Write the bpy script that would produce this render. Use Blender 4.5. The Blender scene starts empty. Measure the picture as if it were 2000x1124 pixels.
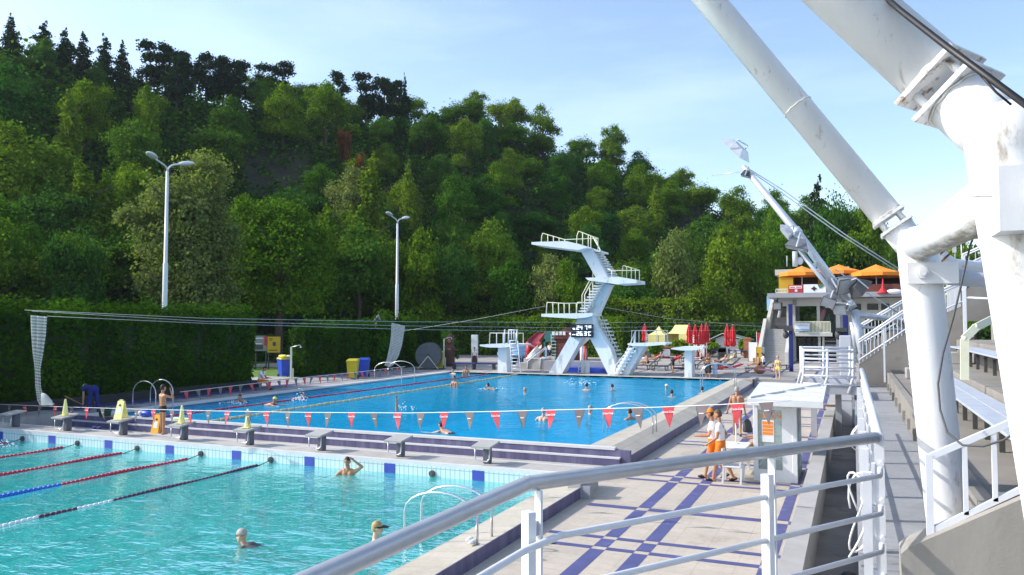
import bpy, bmesh, math, random
import numpy as np
from math import sin, cos, tan, pi, radians, atan2, sqrt, hypot
from mathutils import Vector, Matrix, Euler
random.seed(7); RNG = np.random.default_rng(11)
SC = bpy.context.scene
COL = SC.collection
# ------------------------------------------------------------------ camera model
FPX, CXP, CYP, H = 1540., 1000., 562., 4.05
PITCH = math.atan(70/FPX); YAW = math.atan(665*cos(PITCH)/FPX)
def ray(px, py):
    x = (px-CXP)/FPX; y = -(py-CYP)/FPX
    hf = cos(PITCH)-y*sin(PITCH); up = sin(PITCH)+y*cos(PITCH)
    return (-sin(YAW)*hf+cos(YAW)*x, cos(YAW)*hf+sin(YAW)*x, up)
def at(px, py, z=None, X=None, Y=None, d=None):
    """place in the world seen at a photo position, at a known height / plane / distance"""
    r = ray(px, py)
    if z is not None: t = (z-H)/r[2]
    elif X is not None: t = X/r[0]
    elif Y is not None: t = Y/r[1]
    else: t = d
    return Vector((r[0]*t, r[1]*t, H+r[2]*t))
# ------------------------------------------------------------------ objects
def link(o, parent=None):
    COL.objects.link(o)
    if parent is not None: o.parent = parent
    return o
def tag(o, label=None, cat=None, group=None, kind=None):
    if label: o['label'] = label
    if cat: o['category'] = cat
    if group: o['group'] = group
    if kind: o['kind'] = kind
    return o
def thing(name, label, cat, loc=(0, 0, 0), rz=0., group=None):
    o = bpy.data.objects.new(name, None); o.empty_display_size = .3
    link(o); o.location = loc; o.rotation_euler = (0, 0, rz)
    return tag(o, label, cat, group)
def children(o): return [c for c in COL.objects if c.parent == o]
KIDS = {}
def dup(root, loc, rz=0., label=None, group=None, scale=None):
    r = root.copy(); link(r); r.location = loc; r.rotation_euler = (0, 0, rz)
    if label: r['label'] = label
    if group: r['group'] = group
    if scale is not None: r.scale = scale if hasattr(scale, '__len__') else (scale,)*3
    for ch in list(root.children):
        c = ch.copy(); link(c, r)
        for g in list(ch.children):
            d = g.copy(); link(d, c)
    return r
class MB:
    """collects shapes into one mesh"""
    def __init__(s): s.v = []; s.f = []; s.m = []; s.s = []
    def add(s, vs, fs, mi=0, smooth=False, M=None):
        b = len(s.v)
        for p in vs:
            p = Vector(p)
            s.v.append(M @ p if M is not None else p)
        for f in fs:
            s.f.append([b+i for i in f]); s.m.append(mi); s.s.append(smooth)
        return s
    def quad(s, a, b, c, d, mi=0): return s.add([a, b, c, d], [(0, 1, 2, 3)], mi)
    def poly(s, pts, mi=0): return s.add(pts, [tuple(range(len(pts)))], mi)
    def box(s, x0, x1, y0, y1, z0, z1, mi=0, M=None, bev=0.):
        if bev > 0:
            b = bev
            vs = []; 
            for z, i in ((z0, b), (z0+b, 0), (z1-b, 0), (z1, b)):
                xa, xb, ya, yb = x0+i, x1-i, y0+i, y1-i
                vs += [(xa+b, ya, z), (xb-b, ya, z), (xb, ya+b, z), (xb, yb-b, z), (xb-b, yb, z), (xa+b, yb, z), (xa, yb-b, z), (xa, ya+b, z)]
            fs = [tuple(range(7, -1, -1)), tuple(range(24, 32))]
            for r in range(3):
                for k in range(8):
                    k2 = (k+1) % 8
                    fs.append((r*8+k, r*8+k2, r*8+8+k2, r*8+8+k))
            return s.add(vs, fs, mi, False, M)
        vs = [(x0, y0, z0), (x1, y0, z0), (x1, y1, z0), (x0, y1, z0), (x0, y0, z1), (x1, y0, z1), (x1, y1, z1), (x0, y1, z1)]
        return s.add(vs, [(3, 2, 1, 0), (4, 5, 6, 7), (0, 1, 5, 4), (1, 2, 6, 5), (2, 3, 7, 6), (3, 0, 4, 7)], mi, False, M)
    def cbox(s, c, size, M=None, mi=0, bev=0.):
        x, y, z = c; a, b, d = size
        return s.box(x-a/2, x+a/2, y-b/2, y+b/2, z-d/2, z+d/2, mi, M, bev)
    def beam(s, a, b, w, h, mi=0, up=(0, 0, 1)):
        """rectangular bar from a to b (w sideways, h along up)"""
        a = Vector(a); b = Vector(b); d = (b-a).normalized(); u = Vector(up)
        if abs(d.dot(u)) > .98: u = Vector((0, 1, 0))
        x = d.cross(u).normalized(); z = x.cross(d).normalized()
        vs = []
        for p in (a, b):
            for sx, sz in ((-1, -1), (1, -1), (1, 1), (-1, 1)):
                vs.append(p+x*(sx*w/2)+z*(sz*h/2))
        return s.add(vs, [(3, 2, 1, 0), (4, 5, 6, 7), (0, 1, 5, 4), (1, 2, 6, 5), (2, 3, 7, 6), (3, 0, 4, 7)], mi)
    def tube(s, pts, r, seg=8, mi=0, caps=True, smooth=True, closed=False):
        pts = [Vector(p) for p in pts]; n = len(pts)
        rr = r if hasattr(r, '__len__') else [r]*n
        vs = []; prev = None
        for i, p in enumerate(pts):
            if i == 0: d = pts[1]-p
            elif i == n-1: d = p-pts[i-1]
            else: d = (pts[i+1]-p).normalized()+(p-pts[i-1]).normalized()
            if d.length < 1e-9: d = Vector((0, 0, 1))
            d.normalize()
            if prev is None:
                u = Vector((0, 0, 1)) if abs(d.z) < .95 else Vector((1, 0, 0))
                x = d.cross(u).normalized()
            else:
                x = prev-d*prev.dot(d)
                x = x.normalized() if x.length > 1e-6 else d.orthogonal().normalized()
            prev = x; y = d.cross(x)
            for k in range(seg):
                a = 2*pi*k/seg
                vs.append(p+(x*cos(a)+y*sin(a))*rr[i])
        fs = []
        for i in range(n-1):
            for k in range(seg):
                k2 = (k+1) % seg
                fs.append((i*seg+k, i*seg+k2, (i+1)*seg+k2, (i+1)*seg+k))
        s.add(vs, fs, mi, smooth)
        if caps:
            b = len(s.v)-len(vs)
            s.f.append([b+k for k in range(seg-1, -1, -1)]); s.m.append(mi); s.s.append(False)
            s.f.append([b+(n-1)*seg+k for k in range(seg)]); s.m.append(mi); s.s.append(False)
        return s
    def lathe(s, prof, c=(0, 0, 0), seg=16, mi=0, M=None, smooth=True):
        """prof = [(r,z)...]"""
        vs = []; c = Vector(c)
        for r, z in prof:
            for k in range(seg):
                a = 2*pi*k/seg; vs.append(c+Vector((r*cos(a), r*sin(a), z)))
        fs = []
        for i in range(len(prof)-1):
            for k in range(seg):
                k2 = (k+1) % seg
                fs.append((i*seg+k, i*seg+k2, (i+1)*seg+k2, (i+1)*seg+k))
        fs.append(tuple(range(seg-1, -1, -1))); fs.append(tuple((len(prof)-1)*seg+k for k in range(seg)))
        return s.add(vs, fs, mi, smooth, M)
    def ell(s, c, r, seg=12, rings=8, mi=0, M=None, z0=-1., z1=1.):
        """ellipsoid (z0..z1 cut)"""
        r = r if hasattr(r, '__len__') else (r, r, r)
        vs = []; c = Vector(c); a0 = math.asin(max(-1, z0)); a1 = math.asin(min(1, z1))
        for i in range(rings+1):
            t = a0+(a1-a0)*i/rings
            for k in range(seg):
                a = 2*pi*k/seg
                q = Vector((r[0]*cos(t)*cos(a), r[1]*cos(t)*sin(a), r[2]*sin(t)))
                if M is not None: q = M @ q
                vs.append(c+q)
        fs = []
        for i in range(rings):
            for k in range(seg):
                k2 = (k+1) % seg
                fs.append((i*seg+k, i*seg+k2, (i+1)*seg+k2, (i+1)*seg+k))
        fs.append(tuple(range(seg-1, -1, -1))); fs.append(tuple(rings*seg+k for k in range(seg)))
        return s.add(vs, fs, mi, True)
    def prism(s, poly, d, mi=0):
        """closed planar polygon (3D points) swept by vector d"""
        n = len(poly); d = Vector(d); P = [Vector(p) for p in poly]
        vs = P+[p+d for p in P]
        fs = [tuple(range(n-1, -1, -1)), tuple(range(n, 2*n))]
        for i in range(n):
            j = (i+1) % n; fs.append((i, j, n+j, n+i))
        return s.add(vs, fs, mi)
    def grid(s, fn, nu, nv, mi=0, smooth=True):
        vs = [fn(i/nu, j/nv) for j in range(nv+1) for i in range(nu+1)]
        fs = [(j*(nu+1)+i, j*(nu+1)+i+1, (j+1)*(nu+1)+i+1, (j+1)*(nu+1)+i) for j in range(nv) for i in range(nu)]
        return s.add(vs, fs, mi, smooth)
    def build(s, name, mat, parent=None, o=(0, 0, 0), fix=True):
        """o = world origin that is subtracted (use the parent's location)"""
        o = Vector(o)
        me = bpy.data.meshes.new(name)
        me.from_pydata([tuple(v-o) for v in s.v], [], s.f)
        mats = mat if isinstance(mat, (list, tuple)) else [mat]
        for m in mats: me.materials.append(m)
        me.polygons.foreach_set('material_index', s.m); me.polygons.foreach_set('use_smooth', s.s)
        if fix:
            bm = bmesh.new(); bm.from_mesh(me); bmesh.ops.recalc_face_normals(bm, faces=bm.faces); bm.to_mesh(me); bm.free()
        me.update()
        ob = bpy.data.objects.new(name, me); link(ob, parent)
        return ob
def single(name, mb, mat, label, cat, origin=None, group=None, kind=None):
    """a top-level thing made of one mesh"""
    if origin is None: origin = Vector((sum(v.x for v in mb.v)/len(mb.v), sum(v.y for v in mb.v)/len(mb.v), min(v.z for v in mb.v)))
    ob = mb.build(name, mat, None, origin); ob.location = origin
    return tag(ob, label, cat, group, kind)
POOLPART = {}
def struct(name, mb, mat):
    if name in POOLPART:
        t, n = POOLPART[name]; return mb.build(n, mat, t, t.location)
    ob = mb.build(name, mat); ob['kind'] = 'structure'; return ob
def np_mesh(name, V, F, mats, smooth=False, rnd=None):
    """numpy verts (n,3), faces (m,4)"""
    me = bpy.data.meshes.new(name); n = len(V); m = len(F); k = F.shape[1]
    me.vertices.add(n); me.vertices.foreach_set('co', V.astype(np.float32).ravel())
    me.loops.add(m*k); me.loops.foreach_set('vertex_index', F.astype(np.int32).ravel())
    me.polygons.add(m); me.polygons.foreach_set('loop_start', np.arange(0, m*k, k, dtype=np.int32))
    me.polygons.foreach_set('loop_total', np.full(m, k, dtype=np.int32))
    if smooth: me.polygons.foreach_set('use_smooth', np.ones(m, dtype=bool))
    for mt in mats: me.materials.append(mt)
    if rnd is not None:
        a = me.attributes.new('leafrand', 'FLOAT', 'POINT'); a.data.foreach_set('value', rnd.astype(np.float32))
    me.update(calc_edges=True); me.validate()
    return me
def text_mesh(txt, size, mat, name, M, parent=None, extrude=.002, shear=0., bold=0.):
    cu = bpy.data.curves.new(name, 'FONT'); cu.body = txt; cu.size = size; cu.align_x = 'CENTER'; cu.align_y = 'CENTER'
    cu.extrude = extrude; cu.shear = shear; cu.offset = bold; cu.resolution_u = 3
    tmp = bpy.data.objects.new(name, cu); COL.objects.link(tmp)
    dg = bpy.context.evaluated_depsgraph_get(); dg.update()
    me = bpy.data.meshes.new_from_object(tmp.evaluated_get(dg)); me.name = name
    bpy.data.objects.remove(tmp); bpy.data.curves.remove(cu)
    me.transform(M); me.materials.clear(); me.materials.append(mat)
    ob = bpy.data.objects.new(name, me); link(ob, parent); return ob
def frame(origin, xdir, zdir):
    """matrix: local x -> xdir, local y -> zdir (text up), local z -> out"""
    x = Vector(xdir).normalized(); y = Vector(zdir); y = (y-x*y.dot(x)).normalized(); z = x.cross(y)
    M = Matrix.Identity(4)
    for i in range(3): M[i][0] = x[i]; M[i][1] = y[i]; M[i][2] = z[i]; M[i][3] = origin[i]
    return M
# ------------------------------------------------------------------ materials
def newmat(name):
    m = bpy.data.materials.new(name); m.use_nodes = True; nt = m.node_tree
    return m, nt, nt.nodes['Principled BSDF']
def N(nt, t, **kw):
    n = nt.nodes.new(t)
    for k, v in kw.items(): setattr(n, k, v)
    return n
def noise(nt, scale, detail=4, rough=.55, vec=None, coord='Object', sc=(1, 1, 1)):
    n = N(nt, 'ShaderNodeTexNoise'); n.inputs['Scale'].default_value = scale; n.inputs['Detail'].default_value = detail; n.inputs['Roughness'].default_value = rough
    tc = N(nt, 'ShaderNodeTexCoord'); mp = N(nt, 'ShaderNodeMapping'); mp.inputs['Scale'].default_value = sc
    nt.links.new(tc.outputs[coord], mp.inputs['Vector']); nt.links.new(mp.outputs[0], n.inputs['Vector'])
    return n
def ramp(nt, fac, stops):
    if len(stops) == 1: stops = [stops[0], (1., stops[0][1])]
    r = N(nt, 'ShaderNodeValToRGB'); el = r.color_ramp.elements
    while len(el) < len(stops): el.new(.5)
    for e, (p, c) in zip(el, stops): e.position = p; e.color = (*c, 1) if len(c) == 3 else c
    nt.links.new(fac, r.inputs[0]); return r
def mixc(nt, fac, a, b, mode='MIX'):
    m = N(nt, 'ShaderNodeMix', data_type='RGBA', blend_type=mode)
    for sock, v in ((m.inputs[0], fac), (m.inputs[6], a), (m.inputs[7], b)):
        if hasattr(v, 'is_linked'): nt.links.new(v, sock)
        elif isinstance(v, (int, float)): sock.default_value = v
        else: sock.default_value = (*v, 1)
    return m.outputs[2]
def bump(nt, h, strength=.3, dist=.02):
    b = N(nt, 'ShaderNodeBump'); b.inputs['Strength'].default_value = strength; b.inputs['Distance'].default_value = dist
    nt.links.new(h, b.inputs['Height']); return b
def paint(name, col, rough=.5, var=.12, scale=3., metal=0., dirt=None, spec=.5, bmp=.0, streak=False):
    m, nt, p = newmat(name)
    n1 = noise(nt, scale, 6, .6, sc=(1, 1, .25) if streak else (1, 1, 1))
    lo = tuple(max(0, c*(1-var)) for c in col); hi = tuple(min(1, c*(1+var*.6)) for c in col)
    r = ramp(nt, n1.outputs['Fac'], [(.3, lo), (.7, hi)]); c = r.outputs[0]
    if dirt:
        n2 = noise(nt, dirt[2] if len(dirt) > 2 else 1.3, 8, .7, sc=(1, 1, .35) if streak else (1, 1, 1))
        r2 = ramp(nt, n2.outputs['Fac'], [(dirt[1], (0, 0, 0)), (min(1, dirt[1]+.12), (1, 1, 1))])
        c = mixc(nt, r2.outputs[0], c, dirt[0])
    nt.links.new(c, p.inputs['Base Color'])
    p.inputs['Roughness'].default_value = rough; p.inputs['Metallic'].default_value = metal
    p.inputs['Specular IOR Level'].default_value = spec
    if bmp > 0:
        nb = noise(nt, scale*14, 5, .6); b = bump(nt, nb.outputs['Fac'], bmp, .01); nt.links.new(b.outputs[0], p.inputs['Normal'])
    return m
M = {}
def mk(k, *a, **kw): M[k] = paint(k, *a, **kw); return M[k]
mk('white_paint', (.66, .68, .69), .45, .06, 2., dirt=((.55, .53, .48), .68, 2.2), bmp=.06)
mk('mast_paint', (.72, .73, .745), .42, .08, 2.5, dirt=((.36, .31, .25), .585, 5.), bmp=.2, streak=True)
mk('white_rail', (.66, .68, .72), .4, .06, 4., dirt=((.5, .45, .4), .74, 6.))
mk('cream_rail', (.74, .74, .56), .5, .06, 4.)
mk('grey_rail', (.46, .47, .5), .32, .1, 6., metal=.35)
mk('steel', (.62, .63, .65), .28, .1, 6., metal=.85)
mk('galv', (.62, .65, .69), .38, .12, 5., metal=.45)
mk('tower_white', (.72, .77, .8), .6, .1, .7, dirt=((.42, .44, .43), .56, 1.6), streak=True)
mk('concrete', (.25, .235, .21), .85, .2, .8, dirt=((.2, .19, .165), .6, 1.1), bmp=.25)
mk('concrete_pale', (.36, .355, .345), .85, .14, 1.2, dirt=((.3, .29, .27), .63, 1.6), bmp=.2)
mk('concrete_dark', (.2, .195, .19), .9, .3, .9, dirt=((.08, .08, .08), .56, .8), bmp=.3)
mk('parapet', (.3, .285, .255), .85, .2, 2.2, dirt=((.24, .225, .2), .58, 1.7), bmp=.3, streak=True)
mk('bench_plank', (.4, .44, .5), .55, .12, 3., dirt=((.34, .35, .36), .64, 3.))
mk('black', (.012, .012, .014), .5, .2, 5.)
mk('dark_grey', (.06, .062, .066), .6, .2, 4.)
mk('mid_grey', (.24, .245, .25), .6, .15, 4.)
mk('box_grey', (.5, .53, .58), .5, .06, 2., dirt=((.4, .42, .44), .7, 1.5))
mk('blue', (.03, .06, .38), .45, .15, 4.)
mk('blue_bin', (.02, .07, .46), .4, .12, 4.)
mk('yellow_bin', (.5, .42, .01), .4, .12, 4.)
mk('yellow', (.85, .72, .1), .5, .08, 4.)
mk('pale_yellow', (.86, .78, .3), .5, .06, 6.)
mk('amber', (.85, .42, .02), .5, .08, 4.)
mk('tent', (.84, .76, .3), .8, .06, 1.)
mk('orange_cloth', (.9, .27, .02), .75, .1, 1.)
mk('red_cloth', (.55, .02, .03), .75, .16, 6.)
mk('red', (.5, .03, .04), .5, .15, 4.)
mk('dark_red', (.25, .02, .03), .5, .2, 4.)
mk('flag_red', (.6, .06, .08), .65, .14, 6.)
mk('flag_grey', (.17, .14, .145), .7, .14, 6.)
mk('rope_red', (.5, .015, .06), .45, .2, 14.)
mk('rope_blue', (.02, .12, .6), .45, .2, 14.)
mk('rope_dark', (.12, .015, .06), .5, .3, 14.)
mk('rope_white', (.75, .75, .75), .5, .1, 14.)
mk('rope_cream', (.55, .5, .3), .6, .1, 14.)
mk('wire', (.55, .56, .55), .5, .1, 4.)
mk('white', (.8, .8, .8), .5, .05, 4.)
mk('white_cloth', (.82, .82, .84), .85, .05, 8.)
mk('orange_short', (.8, .2, .012), .8, .1, 10.)
mk('navy_cloth', (.015, .025, .16), .85, .2, 10.)
mk('black_cloth', (.015, .014, .018), .8, .2, 10.)
mk('pale_blue_cloth', (.3, .5, .75), .8, .1, 10.)
mk('brown_cloth', (.1, .05, .035), .8, .2, 10.)
mk('green_plastic', (.03, .09, .05), .5, .2, 8.)
mk('wood', (.25, .15, .08), .7, .25, 5.)
mk('maroon_wood', (.16, .045, .035), .7, .25, 3.)
mk('terracotta', (.4, .16, .08), .8, .2, 3.)
mk('mustard', (.6, .36, .02), .7, .1, 2.)
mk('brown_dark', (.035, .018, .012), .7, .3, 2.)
mk('roof_green', (.1, .2, .13), .7, .2, 2.)
mk('hair_dark', (.02, .013, .008), .6, .3, 30.)
mk('hair_brown', (.1, .055, .025), .6, .3, 30.)
mk('hair_blond', (.4, .28, .12), .6, .3, 30.)
mk('hair_grey', (.35, .33, .3), .6, .2, 30.)
mk('skin_tan', (.45, .22, .12), .5, .1, 10.)
mk('skin_mid', (.52, .3, .19), .5, .1, 10.)
mk('skin_pale', (.6, .4, .29), .5, .1, 10.)
mk('lip', (.35, .12, .1), .5, .1, 10.)
mk('lamp_glass', (.45, .47, .5), .2, .1, 4.)
mk('dark_glass', (.02, .025, .03), .15, .2, 1.)
mk('screen', (.006, .008, .016), .35, .2, 4.)
mk('bark', (.09, .065, .045), .9, .35, 4., bmp=.5)
mk('net', (.5, .5, .46), .9, .12, 30.)
mk('foam_white', (.85, .88, .9), .6, .05, 10.)
mk('rust', (.16, .08, .045), .85, .4, 14., dirt=((.05, .035, .025), .55, 20.))
mk('rust_white', (.62, .6, .56), .6, .25, 18., dirt=((.2, .13, .08), .57, 24.))
mk('flange_paint', (.72, .72, .72), .5, .08, 5., dirt=((.2, .14, .09), .54, 11.), bmp=.35)
mk('kerb_dark_shade', (.035, .035, .035), .95, .3, 2.)  # dark kerb, its colour also deepened to hold the hedge's shade
mk('block_grey', (.1, .105, .14), .6, .2, 4.)
mk('reel_grey', (.1, .11, .12), .6, .2, 4.)
mk('grime', (.14, .125, .095), .9, .4, 22., dirt=((.5, .48, .42), .6, 26.))
mk('building_wall', (.52, .515, .48), .8, .08, .5, dirt=((.5, .49, .46), .68, .5), streak=True)
mk('wall_grey', (.33, .34, .37), .8, .1, .6, dirt=((.3, .3, .31), .66, .7))
mk('slide_white', (.8, .8, .76), .4, .05, 2.)
mk('teal', (.03, .16, .15), .6, .2, 2.)
mk('pink_cloth', (.5, .25, .3), .8, .2, 2.)
mk('silver_cone', (.2, .21, .23), .45, .15, 2., metal=.2)
def emit_mat(name, col, s):
    m, nt, p = newmat(name); p.inputs['Base Color'].default_value = (*col, 1)
    p.inputs['Emission Color'].default_value = (*col, 1); p.inputs['Emission Strength'].default_value = s; return m
M['led'] = emit_mat('led', (.75, .82, .9), .55)
def glass_mat():
    m, nt, p = newmat('pane_glass'); out = nt.nodes['Material Output']
    tr = N(nt, 'ShaderNodeBsdfTransparent'); tr.inputs[0].default_value = (.8, .88, .88, 1)
    gl = N(nt, 'ShaderNodeBsdfGlossy'); gl.inputs['Roughness'].default_value = .04
    fr = N(nt, 'ShaderNodeFresnel'); fr.inputs[0].default_value = 1.45
    mx = N(nt, 'ShaderNodeMixShader'); nt.links.new(fr.outputs[0], mx.inputs[0]); nt.links.new(tr.outputs[0], mx.inputs[1]); nt.links.new(gl.outputs[0], mx.inputs[2])
    df = N(nt, 'ShaderNodeBsdfDiffuse'); df.inputs[0].default_value = (.75, .82, .82, 1)
    m2 = N(nt, 'ShaderNodeMixShader'); m2.inputs[0].default_value = .22
    nt.links.new(mx.outputs[0], m2.inputs[1]); nt.links.new(df.outputs[0], m2.inputs[2]); nt.links.new(m2.outputs[0], out.inputs[0]); return m
M['glass'] = glass_mat()
def net_mat():
    """knotted netting: a real lattice of cords with open holes"""
    m, nt, p = newmat('netting'); out = nt.nodes['Material Output']
    tc = N(nt, 'ShaderNodeTexCoord'); sp = N(nt, 'ShaderNodeSeparateXYZ'); nt.links.new(tc.outputs['UV'], sp.inputs[0])
    def lines(sock, k, w):
        a = N(nt, 'ShaderNodeMath', operation='MULTIPLY'); a.inputs[1].default_value = k; nt.links.new(sock, a.inputs[0])
        b = N(nt, 'ShaderNodeMath', operation='FRACT'); nt.links.new(a.outputs[0], b.inputs[0])
        c = N(nt, 'ShaderNodeMath', operation='LESS_THAN'); c.inputs[1].default_value = w; nt.links.new(b.outputs[0], c.inputs[0]); return c.outputs[0]
    l1 = lines(sp.outputs[0], 16, .5); l2 = lines(sp.outputs[1], 34, .5)
    mx = N(nt, 'ShaderNodeMath', operation='MAXIMUM'); nt.links.new(l1, mx.inputs[0]); nt.links.new(l2, mx.inputs[1])
    tr = N(nt, 'ShaderNodeBsdfTransparent'); ms = N(nt, 'ShaderNodeMixShader'); nt.links.new(mx.outputs[0], ms.inputs[0]); nt.links.new(tr.outputs[0], ms.inputs[1]); nt.links.new(p.outputs[0], ms.inputs[2])
    p.inputs['Base Color'].default_value = (.6, .6, .56, 1); p.inputs['Roughness'].default_value = .9
    nt.links.new(ms.outputs[0], out.inputs[0]); return m
M['netting'] = net_mat()
def deck_mat(name, base, tile=(1.2, .6), joint=.008, var=.06):
    m, nt, p = newmat(name)
    tc = N(nt, 'ShaderNodeTexCoord')
    br = N(nt, 'ShaderNodeTexBrick'); br.offset = 0.; br.inputs['Scale'].default_value = 1.; br.inputs['Brick Width'].default_value = tile[0]; br.inputs['Row Height'].default_value = tile[1]
    br.inputs['Mortar Size'].default_value = joint; br.inputs['Mortar Smooth'].default_value = .3
    br.inputs['Color1'].default_value = (*base, 1); br.inputs['Color2'].default_value = (*[c*(1-var) for c in base], 1); br.inputs['Mortar'].default_value = (*[c*.8 for c in base], 1)
    nt.links.new(tc.outputs['Object'], br.inputs['Vector'])
    n = noise(nt, .7, 8, .65); r = ramp(nt, n.outputs['Fac'], [(.32, (.72, .71, .7)), (.62, (1.06, 1.05, 1.03))])
    c = mixc(nt, .5, br.outputs['Color'], r.outputs[0], 'MULTIPLY')
    n2 = noise(nt, 9., 5, .7); r2 = ramp(nt, n2.outputs['Fac'], [(.35, (.86, .86, .86)), (.65, (1.05, 1.05, 1.05))])
    c = mixc(nt, .6, c, r2.outputs[0], 'MULTIPLY')
    n3 = noise(nt, .33, 9, .72); r3 = ramp(nt, n3.outputs['Fac'], [(.54, (1., 1., 1.)), (.6, (.78, .77, .75)), (.66, (.92, .91, .9))]); c = mixc(nt, .8, c, r3.outputs[0], 'MULTIPLY')
    n4 = noise(nt, 2.1, 9, .75); r4 = ramp(nt, n4.outputs['Fac'], [(.6, (1., 1., 1.)), (.68, (.7, .68, .65))]); c = mixc(nt, .7, c, r4.outputs[0], 'MULTIPLY')
    nt.links.new(c, p.inputs['Base Color']); p.inputs['Roughness'].default_value = .75
    b = bump(nt, br.outputs['Fac'], .3, -.004); nt.links.new(b.outputs[0], p.inputs['Normal']); return m
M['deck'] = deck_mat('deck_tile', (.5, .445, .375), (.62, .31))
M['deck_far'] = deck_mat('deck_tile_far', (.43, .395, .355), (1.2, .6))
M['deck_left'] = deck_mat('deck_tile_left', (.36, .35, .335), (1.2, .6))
M['start_deck'] = deck_mat('start_tile', (.48, .455, .42), (.3, .3), .01)
M['coping'] = deck_mat('coping_tile', (.5, .465, .39), (.9, .9), .012)
M['walkway'] = deck_mat('walkway_slab', (.3, .31, .325), (3., 1.7), .014)
M['white_edge'] = paint('white_edge_tile', (.6, .6, .6), .5, .08, 3., dirt=((.55, .54, .5), .68, 2.))
M['stripe_blue'] = paint('stripe_blue', (.075, .08, .22), .55, .2, 3., dirt=((.2, .2, .34), .6, 3.))
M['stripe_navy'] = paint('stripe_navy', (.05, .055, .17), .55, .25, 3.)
def purple_wall():
    m, nt, p = newmat('purple_tile_wall')
    n = noise(nt, 1.2, 6, .6, sc=(3.2, 3.2, .25)); r = ramp(nt, n.outputs['Fac'], [(.35, (.07, .066, .15)), (.55, (.11, .105, .2)), (.68, (.16, .155, .24)), (.76, (.4, .4, .46))])
    nt.links.new(r.outputs[0], p.inputs['Base Color']); p.inputs['Roughness'].default_value = .5; return m
M['purple_wall'] = purple_wall()
def wall_tile(name, c1, mortar, w=.25, h=1.):
    m, nt, p = newmat(name)
    tc = N(nt, 'ShaderNodeTexCoord'); mp = N(nt, 'ShaderNodeMapping'); mp.inputs['Rotation'].default_value = (radians(90), 0, 0)
    nt.links.new(tc.outputs['Object'], mp.inputs[0])
    br = N(nt, 'ShaderNodeTexBrick'); br.offset = 0; br.inputs['Scale'].default_value = 1; br.inputs['Brick Width'].default_value = w; br.inputs['Row Height'].default_value = h; br.inputs['Mortar Size'].default_value = .012
    br.inputs['Color1'].default_value = (*c1, 1); br.inputs['Color2'].default_value = (*[c*.88 for c in c1], 1); br.inputs['Mortar'].default_value = (*mortar, 1)
    nt.links.new(mp.outputs[0], br.inputs[0]); nt.links.new(br.outputs[0], p.inputs['Base Color']); p.inputs['Roughness'].default_value = .3; return m
M['pool_tile'] = wall_tile('pool_wall_tile', (.6, .74, .76), (.3, .42, .46), .135, .35)
M['pool_floor'] = paint('pool_floor_turquoise', (.25, .85, .84), .6, .08, .5)
M['pool_floor_blue'] = paint('pool_floor_blue', (.05, .55, .85), .6, .1, .3)
M['lane_line'] = paint('lane_line', (.02, .16, .26), .6, .1, 2.)
def water(name, body, tint, mixd, sc, strength, fr_ior, wave2=1., refl=.5):
    m, nt, p = newmat(name); nt.nodes.remove(p); out = nt.nodes['Material Output']
    n1 = noise(nt, sc, 3, .55, sc=(1., 1.5, 1)); n2 = noise(nt, sc*3.2, 3, .6, sc=(1., 1.7, 1)); n3 = noise(nt, sc*.28, 2, .5)
    a = N(nt, 'ShaderNodeMath', operation='MULTIPLY_ADD'); a.inputs[1].default_value = .3*wave2; nt.links.new(n2.outputs['Fac'], a.inputs[0]); nt.links.new(n1.outputs['Fac'], a.inputs[2])
    a2 = N(nt, 'ShaderNodeMath', operation='MULTIPLY_ADD'); a2.inputs[1].default_value = 1.6; nt.links.new(n3.outputs['Fac'], a2.inputs[0]); nt.links.new(a.outputs[0], a2.inputs[2])
    b = bump(nt, a2.outputs[0], strength, .25); bs = bump(nt, a2.outputs[0], strength*.4, .25)
    fr = N(nt, 'ShaderNodeFresnel'); fr.inputs[0].default_value = fr_ior; nt.links.new(bs.outputs[0], fr.inputs['Normal'])
    gl = N(nt, 'ShaderNodeBsdfGlossy'); gl.inputs['Roughness'].default_value = .08; nt.links.new(bs.outputs[0], gl.inputs['Normal'])
    tr = N(nt, 'ShaderNodeBsdfTransparent'); tr.inputs[0].default_value = (*tint, 1)
    df = N(nt, 'ShaderNodeBsdfDiffuse'); df.inputs[0].default_value = (*body, 1); nt.links.new(b.outputs[0], df.inputs['Normal'])
    m1 = N(nt, 'ShaderNodeMixShader'); m1.inputs[0].default_value = mixd; nt.links.new(tr.outputs[0], m1.inputs[1]); nt.links.new(df.outputs[0], m1.inputs[2])
    m2 = N(nt, 'ShaderNodeMixShader'); mf = N(nt, 'ShaderNodeMath', operation='MULTIPLY'); mf.inputs[1].default_value = refl; nt.links.new(fr.outputs[0], mf.inputs[0]); nt.links.new(mf.outputs[0], m2.inputs[0]); nt.links.new(m1.outputs[0], m2.inputs[1]); nt.links.new(gl.outputs[0], m2.inputs[2])
    nt.links.new(m2.outputs[0], out.inputs[0]); return m
M['water_near'] = water('water_turquoise', (.07, .74, .73), (.45, .97, 1.), .64, .95, .7, 1.22, 1.1, .62)
M['water_far'] = water('water_blue', (.012, .39, .7), (.42, .9, 1.), .58, .9, .55, 1.2, 1.2, .6)
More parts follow.
